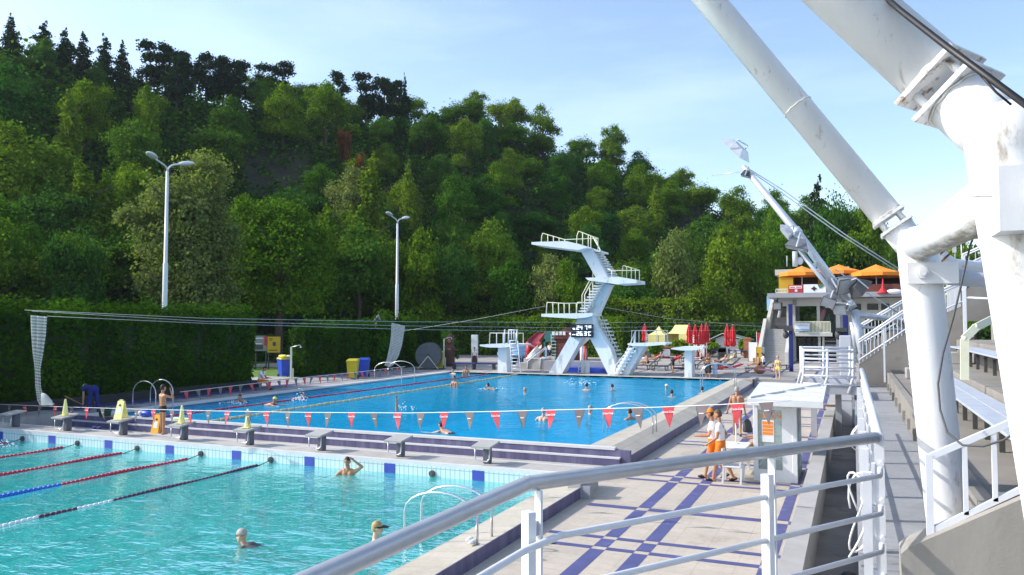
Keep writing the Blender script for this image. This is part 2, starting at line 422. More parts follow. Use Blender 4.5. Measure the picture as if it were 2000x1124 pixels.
def leaf_mat(name, cols, trans=.35, hue=.0):
    m, nt, p = newmat(name); nt.nodes.remove(p); out = nt.nodes['Material Output']
    at_ = N(nt, 'ShaderNodeAttribute'); at_.attribute_name = 'leafrand'
    oi = N(nt, 'ShaderNodeObjectInfo')
    r1 = ramp(nt, oi.outputs['Random'], [(i/(max(1, len(cols)-1)), c) for i, c in enumerate(cols)])
    r2 = ramp(nt, at_.outputs['Fac'], [(0., (.4, .46, .42)), (.5, (.95, .95, .95)), (1., (1.75, 1.6, 1.05))])
    c = mixc(nt, 1., r1.outputs[0], r2.outputs[0], 'MULTIPLY')
    df = N(nt, 'ShaderNodeBsdfDiffuse'); nt.links.new(c, df.inputs[0])
    tl = N(nt, 'ShaderNodeBsdfTranslucent'); c2 = mixc(nt, 1., c, (1.2, 1.3, .6), 'MULTIPLY'); nt.links.new(c2, tl.inputs[0])
    mx = N(nt, 'ShaderNodeMixShader'); mx.inputs[0].default_value = trans; nt.links.new(df.outputs[0], mx.inputs[1]); nt.links.new(tl.outputs[0], mx.inputs[2])
    nt.links.new(mx.outputs[0], out.inputs[0]); return m
M['leaf'] = leaf_mat('leaf_broad', [(.04, .12, .016), (.078, .18, .018), (.13, .22, .016), (.042, .13, .028), (.095, .19, .026)])
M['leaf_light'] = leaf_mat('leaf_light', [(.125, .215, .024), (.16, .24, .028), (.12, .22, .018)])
M['leaf_silver'] = leaf_mat('leaf_silver', [(.19, .235, .085), (.165, .22, .07)])
M['leaf_pine'] = leaf_mat('leaf_pine', [(.022, .045, .02), (.028, .055, .02), (.024, .048, .026)], .15)
M['leaf_hedge'] = leaf_mat('leaf_hedge', [(.034, .095, .01), (.04, .1, .012)], .3)
M['leaf_under'] = leaf_mat('leaf_under', [(.05, .12, .018)], .3)
M['leaf_red'] = leaf_mat('leaf_red', [(.16, .06, .03), (.15, .07, .03)], .3)
def ground_mat():
    m, nt, p = newmat('hill_ground')
    n = noise(nt, .05, 8, .6); n2 = noise(nt, .9, 8, .7)
    r = ramp(nt, n.outputs['Fac'], [(.4, (.03, .045, .014)), (.6, (.06, .046, .034))])
    r2 = ramp(nt, n2.outputs['Fac'], [(.3, (.55, .55, .55)), (.7, (1.2, 1.2, 1.15))])
    nt.links.new(mixc(nt, 1., r.outputs[0], r2.outputs[0], 'MULTIPLY'), p.inputs['Base Color']); p.inputs['Roughness'].default_value = .95
    b = bump(nt, n2.outputs['Fac'], .8, .4); nt.links.new(b.outputs[0], p.inputs['Normal']); return m
def haze_mat():
    m = bpy.data.materials.new('haze_air'); m.use_nodes = True; nt = m.node_tree; nt.nodes.clear()
    o = N(nt, 'ShaderNodeOutputMaterial'); v = N(nt, 'ShaderNodeVolumePrincipled'); v.inputs['Color'].default_value = (.75, .88, 1., 1); v.inputs['Density'].default_value = .00012; v.inputs['Anisotropy'].default_value = .3
    nt.links.new(v.outputs[0], o.inputs['Volume']); return m
M['haze'] = haze_mat()
M['hill'] = ground_mat()
M['lawn'] = paint('lawn_grass', (.1, .19, .02), .95, .35, 1.2, dirt=((.16, .22, .035), .55, .35), bmp=.8)
# ================================================================== SETTING
YS0, YS1, ZS = 17.85, 18.95, .49         # start platform
FX0, FX1, FY0, FY1, ZF = -27.2, -7.15, 22.2, 51.6, .5   # far pool water edges
NX1 = -6.7; ZN = .14                      # near pool right water edge / water level
def hp(px):  # foot distance, crest distance, photo height of the skyline
    P = [(-260, 60, 130, 20), (0, 66, 132, 50), (75, 68, 132, 60), (150, 70, 133, 82), (230, 72, 135, 104), (330, 76, 138, 112), (400, 78, 142, 128), (500, 80, 147, 136), (600, 82, 152, 148), (700, 85, 157, 168), (800, 90, 162, 182), (900, 93, 168, 172), (1000, 97, 175, 212), (1100, 100, 180, 258), (1200, 104, 185, 272), (1300, 110, 188, 312), (1400, 118, 192, 372), (1500, 124, 198, 392), (1600, 128, 204, 396), (1700, 132, 210, 432), (1800, 134, 214, 476), (1930, 136, 220, 496), (2100, 140, 225, 520), (2400, 150, 230, 560)]
    if px <= P[0][0]: return P[0][1:]
    for a, b in zip(P, P[1:]):
        if px <= b[0]:
            t = (px-a[0])/(b[0]-a[0]); return tuple(a[i]+(b[i]-a[i])*t for i in (1, 2, 3))
    return P[-1][1:]
HEAD = atan2(-sin(YAW), cos(YAW))   # heading measured from +Y towards +X
def hillz(x, y):
    d = hypot(x, y); th = atan2(x, y)-HEAD
    if th > pi: th -= 2*pi
    if th < -pi: th += 2*pi
    k = 1.
    if abs(th) > radians(50): k = max(0., 1-(abs(th)-radians(50))/radians(35))
    t = max(-radians(44), min(radians(44), th))
    foot, crest, py = hp(CXP+FPX*tan(t))
    dax = crest*cos(t)
    top = H+(632-py)*dax/FPX-6.5
    u = (d-foot)/(crest-foot)
    if u <= 0: z = .25
    elif u < 1: z = .25+(top-.25)*(u**1.12)
    else: z = top+(u-1)*3-max(0, u-1.6)*10
    z = max(z, .2)
    if u > 0: z += min(1, u*4)*(1.2*sin(x*.11+1)*cos(y*.09)+.7*sin(x*.23+y*.19))
    return .25+(z-.25)*k
def terrain():
    azs = np.concatenate([np.linspace(-180, -56, 14)[:-1], np.linspace(-56, 56, 150), np.linspace(56, 180, 14)[1:]])
    rs = [6, 15, 30, 45]+list(np.linspace(55, 260, 84))+[300, 400, 600, 1000, 1800]
    V = []; F = []
    for r in rs:
        for a in azs:
            th = HEAD+radians(a); x, y = r*sin(th), r*cos(th); z = hillz(x, y)
            if r < 56 and x > -45: z = -2.6
            elif -34 < x < 9 and -25 < y < 104: z = min(z, -.2)
            if r > 300: z *= max(.2, 1-(r-300)/900)
            V.append((x, y, z))
    n = len(azs)
    for i in range(len(rs)-1):
        for k in range(n-1): F.append((i*n+k, i*n+k+1, (i+1)*n+k+1, (i+1)*n+k))
    me = np_mesh('terrain', np.array(V), np.array(F), [M['hill']], True)
    o = bpy.data.objects.new('terrain', me); link(o); o['kind'] = 'structure'
terrain()
npool = thing('swimming_pool', 'near turquoise swimming pool with red lane ropes and tiled end wall', 'swimming pool', (-6.7, 12, 0))
fpool = thing('swimming_pool', 'far raised blue swimming pool in front of the diving tower', 'swimming pool', (-17, 22.2, 0))
splat = thing('start_platform', 'narrow raised platform between the pools carrying the starting blocks', 'platform', (-17, 18.4, 0))
steps_ = thing('deck_steps', 'two low grey steps leading up to the far deck', 'steps', (-3.2, 52.5, 0))
for k_, v_ in {'near_pool_floor': 'pool_floor', 'near_pool_wall': 'end_wall', 'near_pool_side': 'side_wall', 'near_pool_coping': 'coping', 'near_coping_face': 'coping_face', 'lane_markings': 'lane_marking', 'lane_wall_markings': 'wall_marking'}.items(): POOLPART[k_] = (npool, v_)
for k_, v_ in {'far_pool_floor': 'pool_floor', 'far_pool_wall': 'basin_wall', 'far_pool_front': 'front_wall', 'far_pool_step': 'step_wall', 'far_pool_ledge': 'ledge', 'far_pool_rim': 'front_rim', 'far_pool_coping': 'coping', 'far_coping_face': 'coping_face', 'left_pool_rim': 'side_rim', 'back_pool_rim': 'back_rim', 'wall_inlets': 'wall_inlet'}.items(): POOLPART[k_] = (fpool, v_)
POOLPART['start_platform'] = (splat, 'slab'); POOLPART['platform_edge'] = (splat, 'white_edge'); POOLPART['deck_steps'] = (steps_, 'step')
# lawn left of the pool, behind the hedges
b = MB(); b.quad((-110, -30, .44), (-30.6, -30, .44), (-30.6, 110, .44), (-110, 110, .44)); struct('lawn', b, M['lawn'])
# lower deck on the right, z = 0
b = MB(); b.box(-5.85, -1.0, -12, 52.2, -.4, 0); struct('pavement', b, M['deck'])
# sunk strip between the two pools
b = MB(); b.box(-28.9, -5.86, YS1-.01, 22.0, -.4, -.004); struct('path', b, M['start_deck'])
# start platform
b = MB(); b.box(-60, -5.85, YS0+.004, YS1, -.3, ZS-.008); struct('start_platform', b, M['start_deck'])
b = MB(); b.box(-60, -5.845, YS0, YS0+.16, ZS-.09, ZS); b.box(-60, -5.845, YS1-.07, YS1+.002, ZS-.09, ZS); struct('platform_edge', b, M['white_edge'])
# near pool
b = MB(); b.box(-60, NX1, -12, YS0, -1.75, -1.7); struct('near_pool_floor', b, M['pool_floor'])
b = MB(); b.box(-60, NX1, YS0, YS0+.003, -1.7, ZS-.09); struct('near_pool_wall', b, M['pool_tile'])
b = MB(); b.box(NX1, NX1+.2, -12, YS0, -1.7, ZN-.05); struct('near_pool_side', b, M['pool_tile'])
b = MB()
b.add([(NX1-.03, -12, .15), (NX1-.03, YS0, .15), (-5.87, YS0, .25), (-5.87, -12, .25), (NX1-.03, -12, .02), (NX1-.03, YS0, .02), (-5.87, YS0, .02), (-5.87, -12, .02)], [(0, 3, 2, 1), (0, 1, 5, 4), (1, 2, 6, 5), (0, 4, 7, 3)])
struct('near_pool_coping', b, M['coping'])
b = MB(); b.box(-5.868, -5.846, -12, YS0, -.02, .252); struct('near_coping_face', b, M['purple_wall'])
b = MB()
POSTX = [-8.62-2.57*i for i in range(12)]
for x in POSTX: b.box(x-.1, x+.1, -12, YS0-1.2, -1.698, -1.694)
struct('lane_markings', b, M['lane_line'])
for x in POSTX: b = MB(); b.box(x-.16, x+.16, YS0-.012, YS0-.001, -1.0, ZS-.1); struct('lane_wall_markings', b, M['blue'])
b = MB(); b.quad((-60, -12, ZN), (NX1-.02, -12, ZN), (NX1-.02, YS0, ZN), (-60, YS0, ZN)); struct('water', b, M['water_near'])
# pier at the end of the start platform
b = MB(); b.box(-6.15, -5.84, YS0-.32, YS0-.001, 0, .62); b.box(-5.84, -5.62, YS0-.3, YS0-.02, 0, .3)
single('end_pier', b, M['wall_grey'], 'short grey concrete pier closing the start platform beside the tiled deck', 'pier')
# far pool
b = MB(); b.box(FX0, FX1, FY0, FY1, -2.2, -2.15); struct('far_pool_floor', b, M['pool_floor_blue'])
b = MB(); b.box(FX0-.01, FX0, FY0, FY1, -2.15, .42); b.box(FX1, FX1+.01, FY0, FY1, -2.15, .42); b.box(FX0, FX1, FY1, FY1+.01, -2.15, .5); struct('far_pool_wall', b, M['pool_tile'])
b = MB(); b.box(-28.9, -5.86, 22.02, 22.19, -.3, .43); struct('far_pool_front', b, M['purple_wall'])
b = MB(); b.box(-28.9, -6.12, 21.86, 22.02, -.02, .205); struct('far_pool_step', b, M['purple_wall'])
b = MB(); b.box(-28.9, -6.12, 21.85, 22.02, .205, .245); struct('far_pool_ledge', b, M['white_edge'])
b = MB(); b.box(-28.9, -6.3, 22.0, 22.24, .43, .5); struct('far_pool_rim', b, M['white_edge'])
b = MB()
b.add([(FX1-.02, 22.241, .47), (FX1-.02, 52.1, .47), (-6.45, 52.1, .5), (-6.45, 22.241, .5), (-5.87, 22.19, .3), (-5.87, 52.1, .3), (-5.87, 22.19, .1), (-5.87, 52.1, .1), (FX1-.02, 22.241, .2), (FX1-.02, 52.1, .2)], [(0, 3, 2, 1), (3, 4, 5, 2), (4, 6, 7, 5), (0, 1, 9, 8), (1, 2, 5, 7, 9), (0, 8, 6, 4, 3)])
struct('far_pool_coping', b, M['coping'])
b = MB(); b.box(-5.868, -5.846, 22.0, 52.1, -.02, .3); struct('far_coping_face', b, M['purple_wall'])
b = MB(); b.box(-27.75, FX0, 22.24, 51.6, .3, .503); struct('left_pool_rim', b, M['white_edge'])
b = MB(); b.box(FX0, FX1-.03, FY1, 52.1, .3, .504); struct('back_pool_rim', b, M['white_edge'])
b = MB(); b.quad((FX0, FY0, .4), (FX1, FY0, .4), (FX1, FY1, .4), (FX0, FY1, .4)); struct('water', b, M['water_far'])
# left deck and far deck
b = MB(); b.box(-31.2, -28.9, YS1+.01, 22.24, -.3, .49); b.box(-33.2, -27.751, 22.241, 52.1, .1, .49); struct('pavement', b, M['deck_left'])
b = MB(); b.box(-48, -5.9, 52.101, 104, .1, .494); b.box(-5.9, 12, 52.8, 104, .1, .494); struct('pavement', b, M['deck_far'])
b = MB(); b.box(-5.84, -.6, 52.201, 52.5, 0, .165); b.box(-5.84, -.6, 52.5, 52.8, 0, .33); struct('deck_steps', b, M['wall_grey'])
# painted stripes and one painted shade band, thin sheets
b = MB(); e = .004
ys = []
y = 13.85
LONG = [(-4.41, -4.14), (-3.63, -3.36)]
TR = []
y0 = 13.87
for k in range(-1, 9):
    TR += [(y0+k*6.45-.09, y0+k*6.45+.09), (y0+k*6.45+.62, y0+k*6.45+.8), (y0+k*6.45+3.1, y0+k*6.45+3.36)]
TR = sorted([t for t in TR if t[1] < 51.5])
def cuts(lo, hi, holes):
    out = []; p = lo
    for a, c in sorted(holes):
        if a > p: out.append((p, min(a, hi)))
        p = max(p, c)
        if p >= hi: break
    if p < hi: out.append((p, hi))
    return out
for x0, x1 in LONG+[(-1.5, -1.27)]:
    for a, c in cuts(8, 52, TR): b.box(x0, x1, a, c, e, e+.001)
for a, c in TR:
    for x0, x1 in cuts(-5.5, -1.05, LONG+[(-1.5, -1.27)]): b.box(x0, x1, a, c, e, e+.001)
struct('pavement_markings', b, M['stripe_blue'])
b = MB()
z = .494
for x0, x1 in ((-29.2, -29.0), (-30.3, -30.1)): b.box(x0, x1, 22.3, 52, z, z+.001)
for k in range(12):
    yy = 23.5+2.45*k; b.box(-32.9, -30.31, yy, yy+.16, z, z+.001); b.box(-30.09, -29.21, yy, yy+.16, z, z+.001); b.box(-28.99, -27.8, yy+1.1, yy+1.24, z, z+.001)
b.box(-30.52, -29.4, 22.3, 37.5, z+.002, z+.003)  # navy sheet painted in for the shade along the hedge
for k in range(9): b.box(-36-2.6*k, -29.0, 18.2+.0, 18.2, z, z+.001) if 0 else None
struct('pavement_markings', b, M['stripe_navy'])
b = MB(); z = .498
for k in range(12):
    yy = 54+1.0*k*(1+k*.12)
    b.box(-26, 6, yy, yy+.14, z, z+.001)
for k in range(13):
    xx = -25+2.4*k; b.box(xx, xx+.16, 52.6, 53.95, z, z+.001); b.box(xx+.9, xx+1.06, 54.2, 75, z+.002, z+.003)
struct('pavement_markings', b, M['stripe_navy'])
# blue mats / dark inlets along the far wall of the pool
b = MB()
for k in range(9):
    xx = -24.3+2.2*k
    b.box(xx-.2, xx+.2, FY1-.03, FY1-.012, .405, .46); b.cbox((xx+1.1, FY1-.03, .43), (.16, .03, .1))
struct('wall_inlets', b, M['dark_grey'])
# kerb planter under the hedges
b = MB(); b.box(-31.6, -30.55, 5, 35.3, .2, .86, bev=.03); single('hedge_kerb', b, M['kerb_dark_shade'], 'dark low kerb along the foot of the long left hedge', 'kerb')
b = MB(); b.box(-34.2, -32.9, 42.7, 62, .2, .62, bev=.03); single('hedge_kerb', b, M['kerb_dark_shade'], 'dark low kerb along the foot of the hedge behind the wheeled bins', 'kerb')
b = MB(); b.box(-36, -33.21, 35.6, 42, .3, .53); struct('path', b, M['concrete_pale'])
# ================================================================== NEAR STRUCTURES (right side)
# ---- grandstand
gs = thing('grandstand', 'concrete spectator stand with long stepped tiers behind the white masts', 'grandstand', (1.2, 20, 0))
O = (1.2, 20, 0); ZW = 1.46
b = MB(); b.box(.02, 1.25, 2.0, 36, -.3, ZW); b.build('walkway', M['walkway'], gs, O)
TX = [1.25, 2.6, 3.8, 5.0, 6.2, 7.4, 8.6]
for i in range(6):
    zt = 2.0+.7*i; b = MB()
    if i == 0:
        b.box(1.25, 1.43, 6.5, 36, 1.46-.3, 2.06)
        for k in range(14): b.box(1.18, 1.26, 7.6+2.0*k, 7.85+2.0*k, 1.46, 1.72)
        b.box(1.43, TX[1], 6.5, 36, 1.0, zt)
    else: b.box(TX[i], TX[i+1] if i < 5 else 14, 6.5, 36, 1.0, zt)
    b.build('tier', M['concrete'], gs, O)
for k, (x, y, zt) in enumerate(((2.15, 33.2, 2.0), (2.1, 24.2, 2.0), (3.2, 30.5, 2.7), (4.4, 27.5, 3.4))):
    b = MB(); b.box(x-.35, x+.35, y-.5, y+.5, zt, zt+.38, bev=.02); b.build('step_block', M['concrete_pale'], gs, O)
def bench(i, label):
    zt = 2.0+.7*i; x1 = TX[i+1]-.06; x0 = x1-.68; zs = zt+.57
    t = thing('bench', label, 'bench', (x0, 20, zt), group='plank benches of the grandstand')
    o = (x0, 20, zt); y1 = 32.6-1.6*i
    b = MB()
    for k in range(2): b.box(x0+k*.345, x0+k*.345+.33, 6.6, y1, zs-.045, zs, bev=.008)
    b.build('plank', M['bench_plank'], t, o)
    y = 7.2; b0 = None
    while y < y1:
        if b0 is None:
            b = MB(); b.box(.25, .33, -.04, .04, 0, .524); b.box(.05, .66, -.03, .03, .47, .524); b0 = b.build('bracket', M['dark_grey'], t); ob = b0
        else: ob = b0.copy(); link(ob, t)
        ob.location = (0, y-20, 0); y += 1.5
bench(0, 'lowest pale plank bench of the stand, one step above the walkway')
bench(1, 'pale plank bench on the second step of the stand')
bench(2, 'pale plank bench on the third step of the stand')
bench(3, 'pale plank bench on the fourth step of the stand, above eye level')
# ---- channel wall and the channel floor
b = MB(); b.box(-1.0, -.68, -6, 41, -.3, .72); b.add([(-1.0, 41, .72), (-.68, 41, .72), (-.68, 43, -.3), (-1.0, 43, -.3), (-1.0, 41, -.3), (-.68, 41, -.3)], [(0, 1, 2, 3), (0, 3, 4), (1, 5, 2)])
single('channel_wall', b, M['concrete_pale'], 'low pale concrete wall between the tiled deck and the dark drain channel', 'wall')
b = MB(); b.box(-.68, .02, -6, 52.3, -.5, -.12); struct('ground', b, M['concrete_dark'])
b = MB(); b.ell((-.12, 13.6, 0.), (.16, .22, .18), 10, 6); b.ell((-.2, 13.2, -.03), (.1, .2, .1), 10, 6)
single('rubbish_bag', b, M['black'], 'black crumpled bag lying in the dark drain channel', 'bag')
# ---- curved railing in the foreground
ZR = 2.97
c1 = at(1710, 855, z=ZR); c2 = at(1030, 945, z=ZR); c3 = at(630, 1124, z=ZR)
dirn = (c3-c2).normalized(); c4 = c3+dirn*2.2
xr = c1.x
t = thing('guard_railing', 'white guard railing with thick grey handrail bending round the near landing', 'railing', (c1.x, c1.y, ZW)); O = (c1.x, c1.y, ZW)
b = MB(); b.tube([c4, c3, c2, c1+Vector((0, 0, 0))], .052, 14); b.ell(c1, .056, 10, 6); b.ell(c2, .054, 10, 6)
b.build('handrail', M['grey_rail'], t, O)
pv = c2+(c1-c2)*.0; n_in = Vector((.83, -.56, 0))
for k in range(1, 6):
    dz = Vector((0, 0, -.352*k)); b = MB(); r = .024 if k < 5 else .036
    s = .06
    pts = [c4+dz+n_in*.1, c3+dz+n_in*.1, c2+dz+n_in*.14+dirn*.25, c2+dz+n_in*.1+(c1-c2).normalized()*.2, c1+dz+n_in*.04]
    b.tube(pts, r, 10); b.tube([c1+dz+n_in*.04, c1+dz+n_in*.04+Vector((0, 0, .08))], r, 8)
    b.build('rail', M['white_rail'], t, O)
for f in (.02, .62):
    p = c2.lerp(c1, f); q = (c1-c2).normalized(); sidev = Vector((q.y, -q.x, 0))
    b = MB(); b.beam(p+Vector((0, 0, -.05))+sidev*.02, p+Vector((0, 0, -1.9))+sidev*.02, .07, .018, up=q)
    b.build('post_plate', M['white_rail'], t, O)
    b = MB(); p2 = p-q*.11+sidev*.06; b.beam(p2+Vector((0, 0, -.17)), p2+Vector((0, 0, -2.0)), .085, .06, up=q)
    for dz in (-.3, -.75, -1.2): b.beam(p2+Vector((0, 0, dz)), p+Vector((0, 0, dz)), .03, .1)
    b.build('post', M['white_rail'], t, O)
# ---- long railing along the walkway
t = thing('walkway_railing', 'long white metal railing running along the edge of the raised walkway', 'railing', (xr, 8.3, ZW)); O = (xr, 8.3, ZW)
yE = 20.5
b = MB(); b.tube([(xr+.03, c1.y+.02, ZR-.02), (xr, yE, ZR-.02)], .05, 12); b.build('handrail', M['white_rail'], t, O)
for k in range(1, 6):
    b = MB(); b.tube([(xr+.05, c1.y+.05, ZR-.352*k+.1), (xr-.02, yE, ZR-.352*k+.1)], .024, 8); b.build('rail', M['white_rail'], t, O)
yy = c1.y+.12; k = 0
while yy < yE:
    b = MB(); b.box(xr-.01, xr+.075, yy-.02, yy+.02, ZW-.3, ZR-.05); b.box(xr-.12, xr-.04, yy-.04, yy+.04, ZW-.6, ZR-.35)
    for dz in (.2, .8, 1.2): b.box(xr-.04, xr-.01, yy-.03, yy+.03, ZW+dz-.05, ZW+dz+.05)
    b.build('post', M['white_rail'], t, O); yy += 1.55
# loops of white cable hanging on the railing
for k, yb, lb in ((0, 9.3, 'loop of loose white cable hanging lowest on the nearest railing posts'), (1, 9.9, 'second loop of loose white cable just behind the nearest loop'), (2, 17.2, 'small loop of loose white cable far down the walkway railing')):
    b = MB()
    pts = [(xr-.16-.1*sin(a*1.7+k), yb+.18*cos(a), 2.0-.1*k+.45*sin(a)*(1 if k < 2 else .6)) for a in np.linspace(0, 6.6, 26)]
    b.tube(pts, .012, 6); single('cable_loop', b, M['white'], lb, 'cable', None, 'white cable loops on the walkway railing')
# ---- parapet of the near stair with its railing
ph = Vector((at(1760, 1075, d=6.6)));
yP = ph.y; xP = ph.x; zP = ph.z; sl = tan(radians(30))
b = MB(); xe = xP+4.2; wv = (0, .36, 0)
b.prism([(xP, yP, 1.2), (xe, yP, 1.2), (xe, yP, zP+sl*(xe-xP)), (xP+.06, yP, zP+.03), (xP, yP, zP-.03)], wv)
single('stair_parapet', b, M['parapet'], 'stained concrete parapet with sloping top carrying the angle iron railing', 'parapet')
t = thing('stair_railing', 'white angle iron railing bolted on the sloping concrete parapet', 'railing', (xP+.3, yP+.1, zP)); O = (xP+.3, yP+.1, zP)
yq = yP+.14
A = at(1815, 893, Y=yq); Bq = at(1817, 1058, Y=yq)
A2 = at(2090, 776, Y=yq); B0 = at(1820, 1036, Y=yq); B2 = at(2090, 912, Y=yq)
b = MB(); b.beam(A, A2, .05, .055, up=(0, 1, 0)); b.build('top_rail', M['white_rail'], t, O)
b = MB(); b.beam(B0, B2, .045, .05, up=(0, 1, 0)); b.build('bottom_rail', M['white_rail'], t, O)
b = MB(); b.beam(A+Vector((0, 0, .02)), Bq+Vector((0, 0, -.05)), .055, .06); b.build('post', M['white_rail'], t, O)
for f in (.26, .47, .7):
    p = A.lerp(A2, f); q = B0.lerp(B2, (p.x-B0.x)/(B2.x-B0.x)); b = MB(); b.beam(q, p, .035, .05); b.build('baluster', M['white_rail'], t, O)
# ---- masts
BOOM = Vector(ray(882, -635)).normalized()
def flange(b, c, d, w, th, mi=0):
    d = Vector(d).normalized(); u = Vector((0, 0, 1)); x = d.cross(u).normalized(); z = x.cross(d)
    c = Vector(c); b.prism([c-d*th/2+x*w*sx+z*w*sz for sx, sz in ((-1, -1), (1, -1), (1, 1), (-1, 1))], d*th, mi)
def mast(label, knee, foot, r, L, boomdir, rb, g1, g2, back):
    t = thing('light_mast', label, 'mast', foot, group='thick white steel masts leaning over the pool'); O = foot
    up = (knee-foot).normalized()
    b = MB()
    cap = [(knee+up*(r*sin(a)), max(.004, r*cos(a))) for a in np.linspace(0, pi/2, 8)]
    b.tube([foot-up*.02, foot+up*.02]+[p for p, _ in cap], [r*1.04, r]+[q for _, q in cap], 28)
    b.build('leg', M['mast_paint'], t, O)
    d = boomdir; s0 = knee+back
    f1 = s0+d*g1; f2 = s0+d*g2
    b = MB(); b.tube([s0-d*.05, f1], rb, 26); b.tube([s0-d*.05, knee-up*r*1.2], rb*.9, 20); b.build('stub', M['mast_paint'], t, O)
    b = MB(); flange(b, f1, d, rb*1.1, .035, 0); flange(b, f2, d, rb*1.1, .035, 0)
    x = d.cross(Vector((0, 0, 1))).normalized(); z = x.cross(d)
    for sx, sz in ((-.7, -.7), (.7, -.7), (.7, .7), (-.7, .7)): b.tube([f1+x*rb*.9*sx+z*rb*.9*sz, f2+x*rb*.9*sx+z*rb*.9*sz], .03, 8)
    b.build('flange', M['flange_paint'], t, O)
    for c_ in (f1-d*.03, f2+d*.03, f2+d*1.9, f2+d*4.6):
        x_ = d.cross(Vector((0, 0, 1))).normalized(); z_ = x_.cross(d)
        b = MB(); ring = [c_+(x_*cos(a)+z_*sin(a))*(rb+.004)+d*.006*sin(a*11) for a in np.linspace(0, 2*pi, 40)]; b.tube(ring, .008, 6); b.build('weld_bead', M['rust_white'], t, O)
    b = MB(); c_ = knee-up*.3; x_ = up.cross(Vector((0, 1, 0))).normalized(); z_ = x_.cross(up); b.tube([c_+(x_*cos(a)+z_*sin(a))*(r+.002)+up*.004*sin(a*9) for a in np.linspace(0, 2*pi, 40)], .007, 6)
    b.build('weld_bead', M['rust_white'], t, O)
    b = MB(); b.tube([f2, f2+d*L], rb, 30); b.build('boom', M['mast_paint'], t, O)
    return t, O, f2, d
k1 = at(1972, 275, d=5.1); ft1 = at(2112, 1180, d=5.55); ft1.z = max(ft1.z, 2.0)
r1 = .262
b1dir = (at(1657, 0, d=6.3)-at(1872, 190, d=5.6)).normalized(); B1 = at(1872, 190, d=5.6)-b1dir*.42
t1, O1, f2a, d1 = mast('nearest thick white mast with domed knee and square flange plates', k1, ft1, r1, 9., b1dir, .235, .42, .61, B1-k1)
kk = Vector((k1.x, k1.y-r1, k1.z))
b = MB(); c = k1+Vector((.04, 0, -.42)); b.box(c.x-.16, c.x+.32, c.y-r1-.09, c.y+r1*.2, c.z-.2, c.z+.2); b.build('joint_plate', M['mast_paint'], t1, O1)
b = MB(); b.tube([c+Vector((.08, -r1-.09, 0)), c+Vector((.08, -r1-.16, 0))], .085, 6); b.tube([c+Vector((.08, -r1-.15, 0)), c+Vector((.08, -r1-.22, 0))], .045, 10); b.build('bolt', M['mast_paint'], t1, O1)
k2 = at(1792, 478, d=9.95); ft2 = at(1850, 1015, d=9.9); r2 = .24
b2dir = (at(1388, 0, d=11.3)-at(1738, 424, d=10.2)).normalized()
t2, O2, f2b, d2 = mast('second thick white mast behind the stair railing, its boom crossing the sky', k2, ft2, r2, 12., b2dir, .195, .3, .46, Vector((-.06, .1, .0)))
sv = d2.cross(Vector((0, 0, 1))).normalized()
b = MB(); b.tube([f2b+sv*.25+Vector((0, 0, .02)), f2b+sv*.25+d2*12], .07, 14); b.build('conduit', M['mast_paint'], t2, O2)
upv = (k2-ft2).normalized(); c = at(1806, 534, d=9.7)
b = MB(); b.box(c.x-.19, c.x+.36, c.y-.06, c.y+.26, c.z-.13, c.z+.13); b.build('joint_plate', M['mast_paint'], t2, O2)
b = MB(); b.tube([c+Vector((-.03, -.06, 0)), c+Vector((-.03, -.11, 0))], .075, 6); b.tube([c+Vector((-.03, -.11, 0)), c+Vector((-.03, -.15, 0))], .04, 10); b.build('bolt', M['mast_paint'], t2, O2)
# tube joining the knees (dirty underside), tie beam, and pipe
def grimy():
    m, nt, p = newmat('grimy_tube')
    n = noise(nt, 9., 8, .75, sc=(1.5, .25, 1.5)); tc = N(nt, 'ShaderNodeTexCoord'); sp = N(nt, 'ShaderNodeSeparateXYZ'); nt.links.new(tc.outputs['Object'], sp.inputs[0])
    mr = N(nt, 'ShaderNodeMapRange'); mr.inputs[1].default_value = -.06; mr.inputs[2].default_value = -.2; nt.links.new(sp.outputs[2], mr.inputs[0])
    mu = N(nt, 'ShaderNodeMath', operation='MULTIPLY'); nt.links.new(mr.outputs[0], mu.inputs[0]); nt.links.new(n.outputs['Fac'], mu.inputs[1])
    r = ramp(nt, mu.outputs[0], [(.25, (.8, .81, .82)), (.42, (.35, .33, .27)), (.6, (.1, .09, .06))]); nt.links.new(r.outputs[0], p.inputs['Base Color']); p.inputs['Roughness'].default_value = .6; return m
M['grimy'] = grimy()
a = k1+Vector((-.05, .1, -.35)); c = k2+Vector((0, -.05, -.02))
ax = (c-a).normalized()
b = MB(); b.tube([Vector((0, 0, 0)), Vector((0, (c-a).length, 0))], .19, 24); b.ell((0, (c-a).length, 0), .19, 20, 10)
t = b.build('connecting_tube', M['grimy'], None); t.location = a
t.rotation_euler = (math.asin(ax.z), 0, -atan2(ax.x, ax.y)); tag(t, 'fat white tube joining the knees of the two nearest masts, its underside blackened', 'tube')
q = a.lerp(c, .28)
b = MB(); b.box(q.x-.05, q.x+.33, q.y-.09, q.y+.09, q.z-.17, q.z-.08); single('timber_block', b, M['wood'], 'weathered wooden block wedged under the tube between the masts', 'block')
p1 = at(1855, 541, d=9.85); p2 = at(2100, 560, d=10.6)
b = MB(); b.tube([p1, p2], .105, 16); single('tie_beam', b, M['box_grey'], 'grey round tie beam running right from the joint plate of the second mast', 'beam')
b = MB(); b.tube([at(1822, 478, d=10.6), at(1846, 505, d=10.6), at(1862, 516, d=10.65), at(1900, 520, d=10.75), at(2080, 522, d=11.2)], .075, 14)
for px, py in ((1836, 494), (1844, 503)): 
    q = at(px, py, d=10.6); b.tube([q, q+Vector((.02, .0, -.02))], .079, 14, 1)
single('bent_pipe', b, [M['mast_paint'], M['rust']], 'white bent pipe with rusty collars behind the second mast', 'pipe')
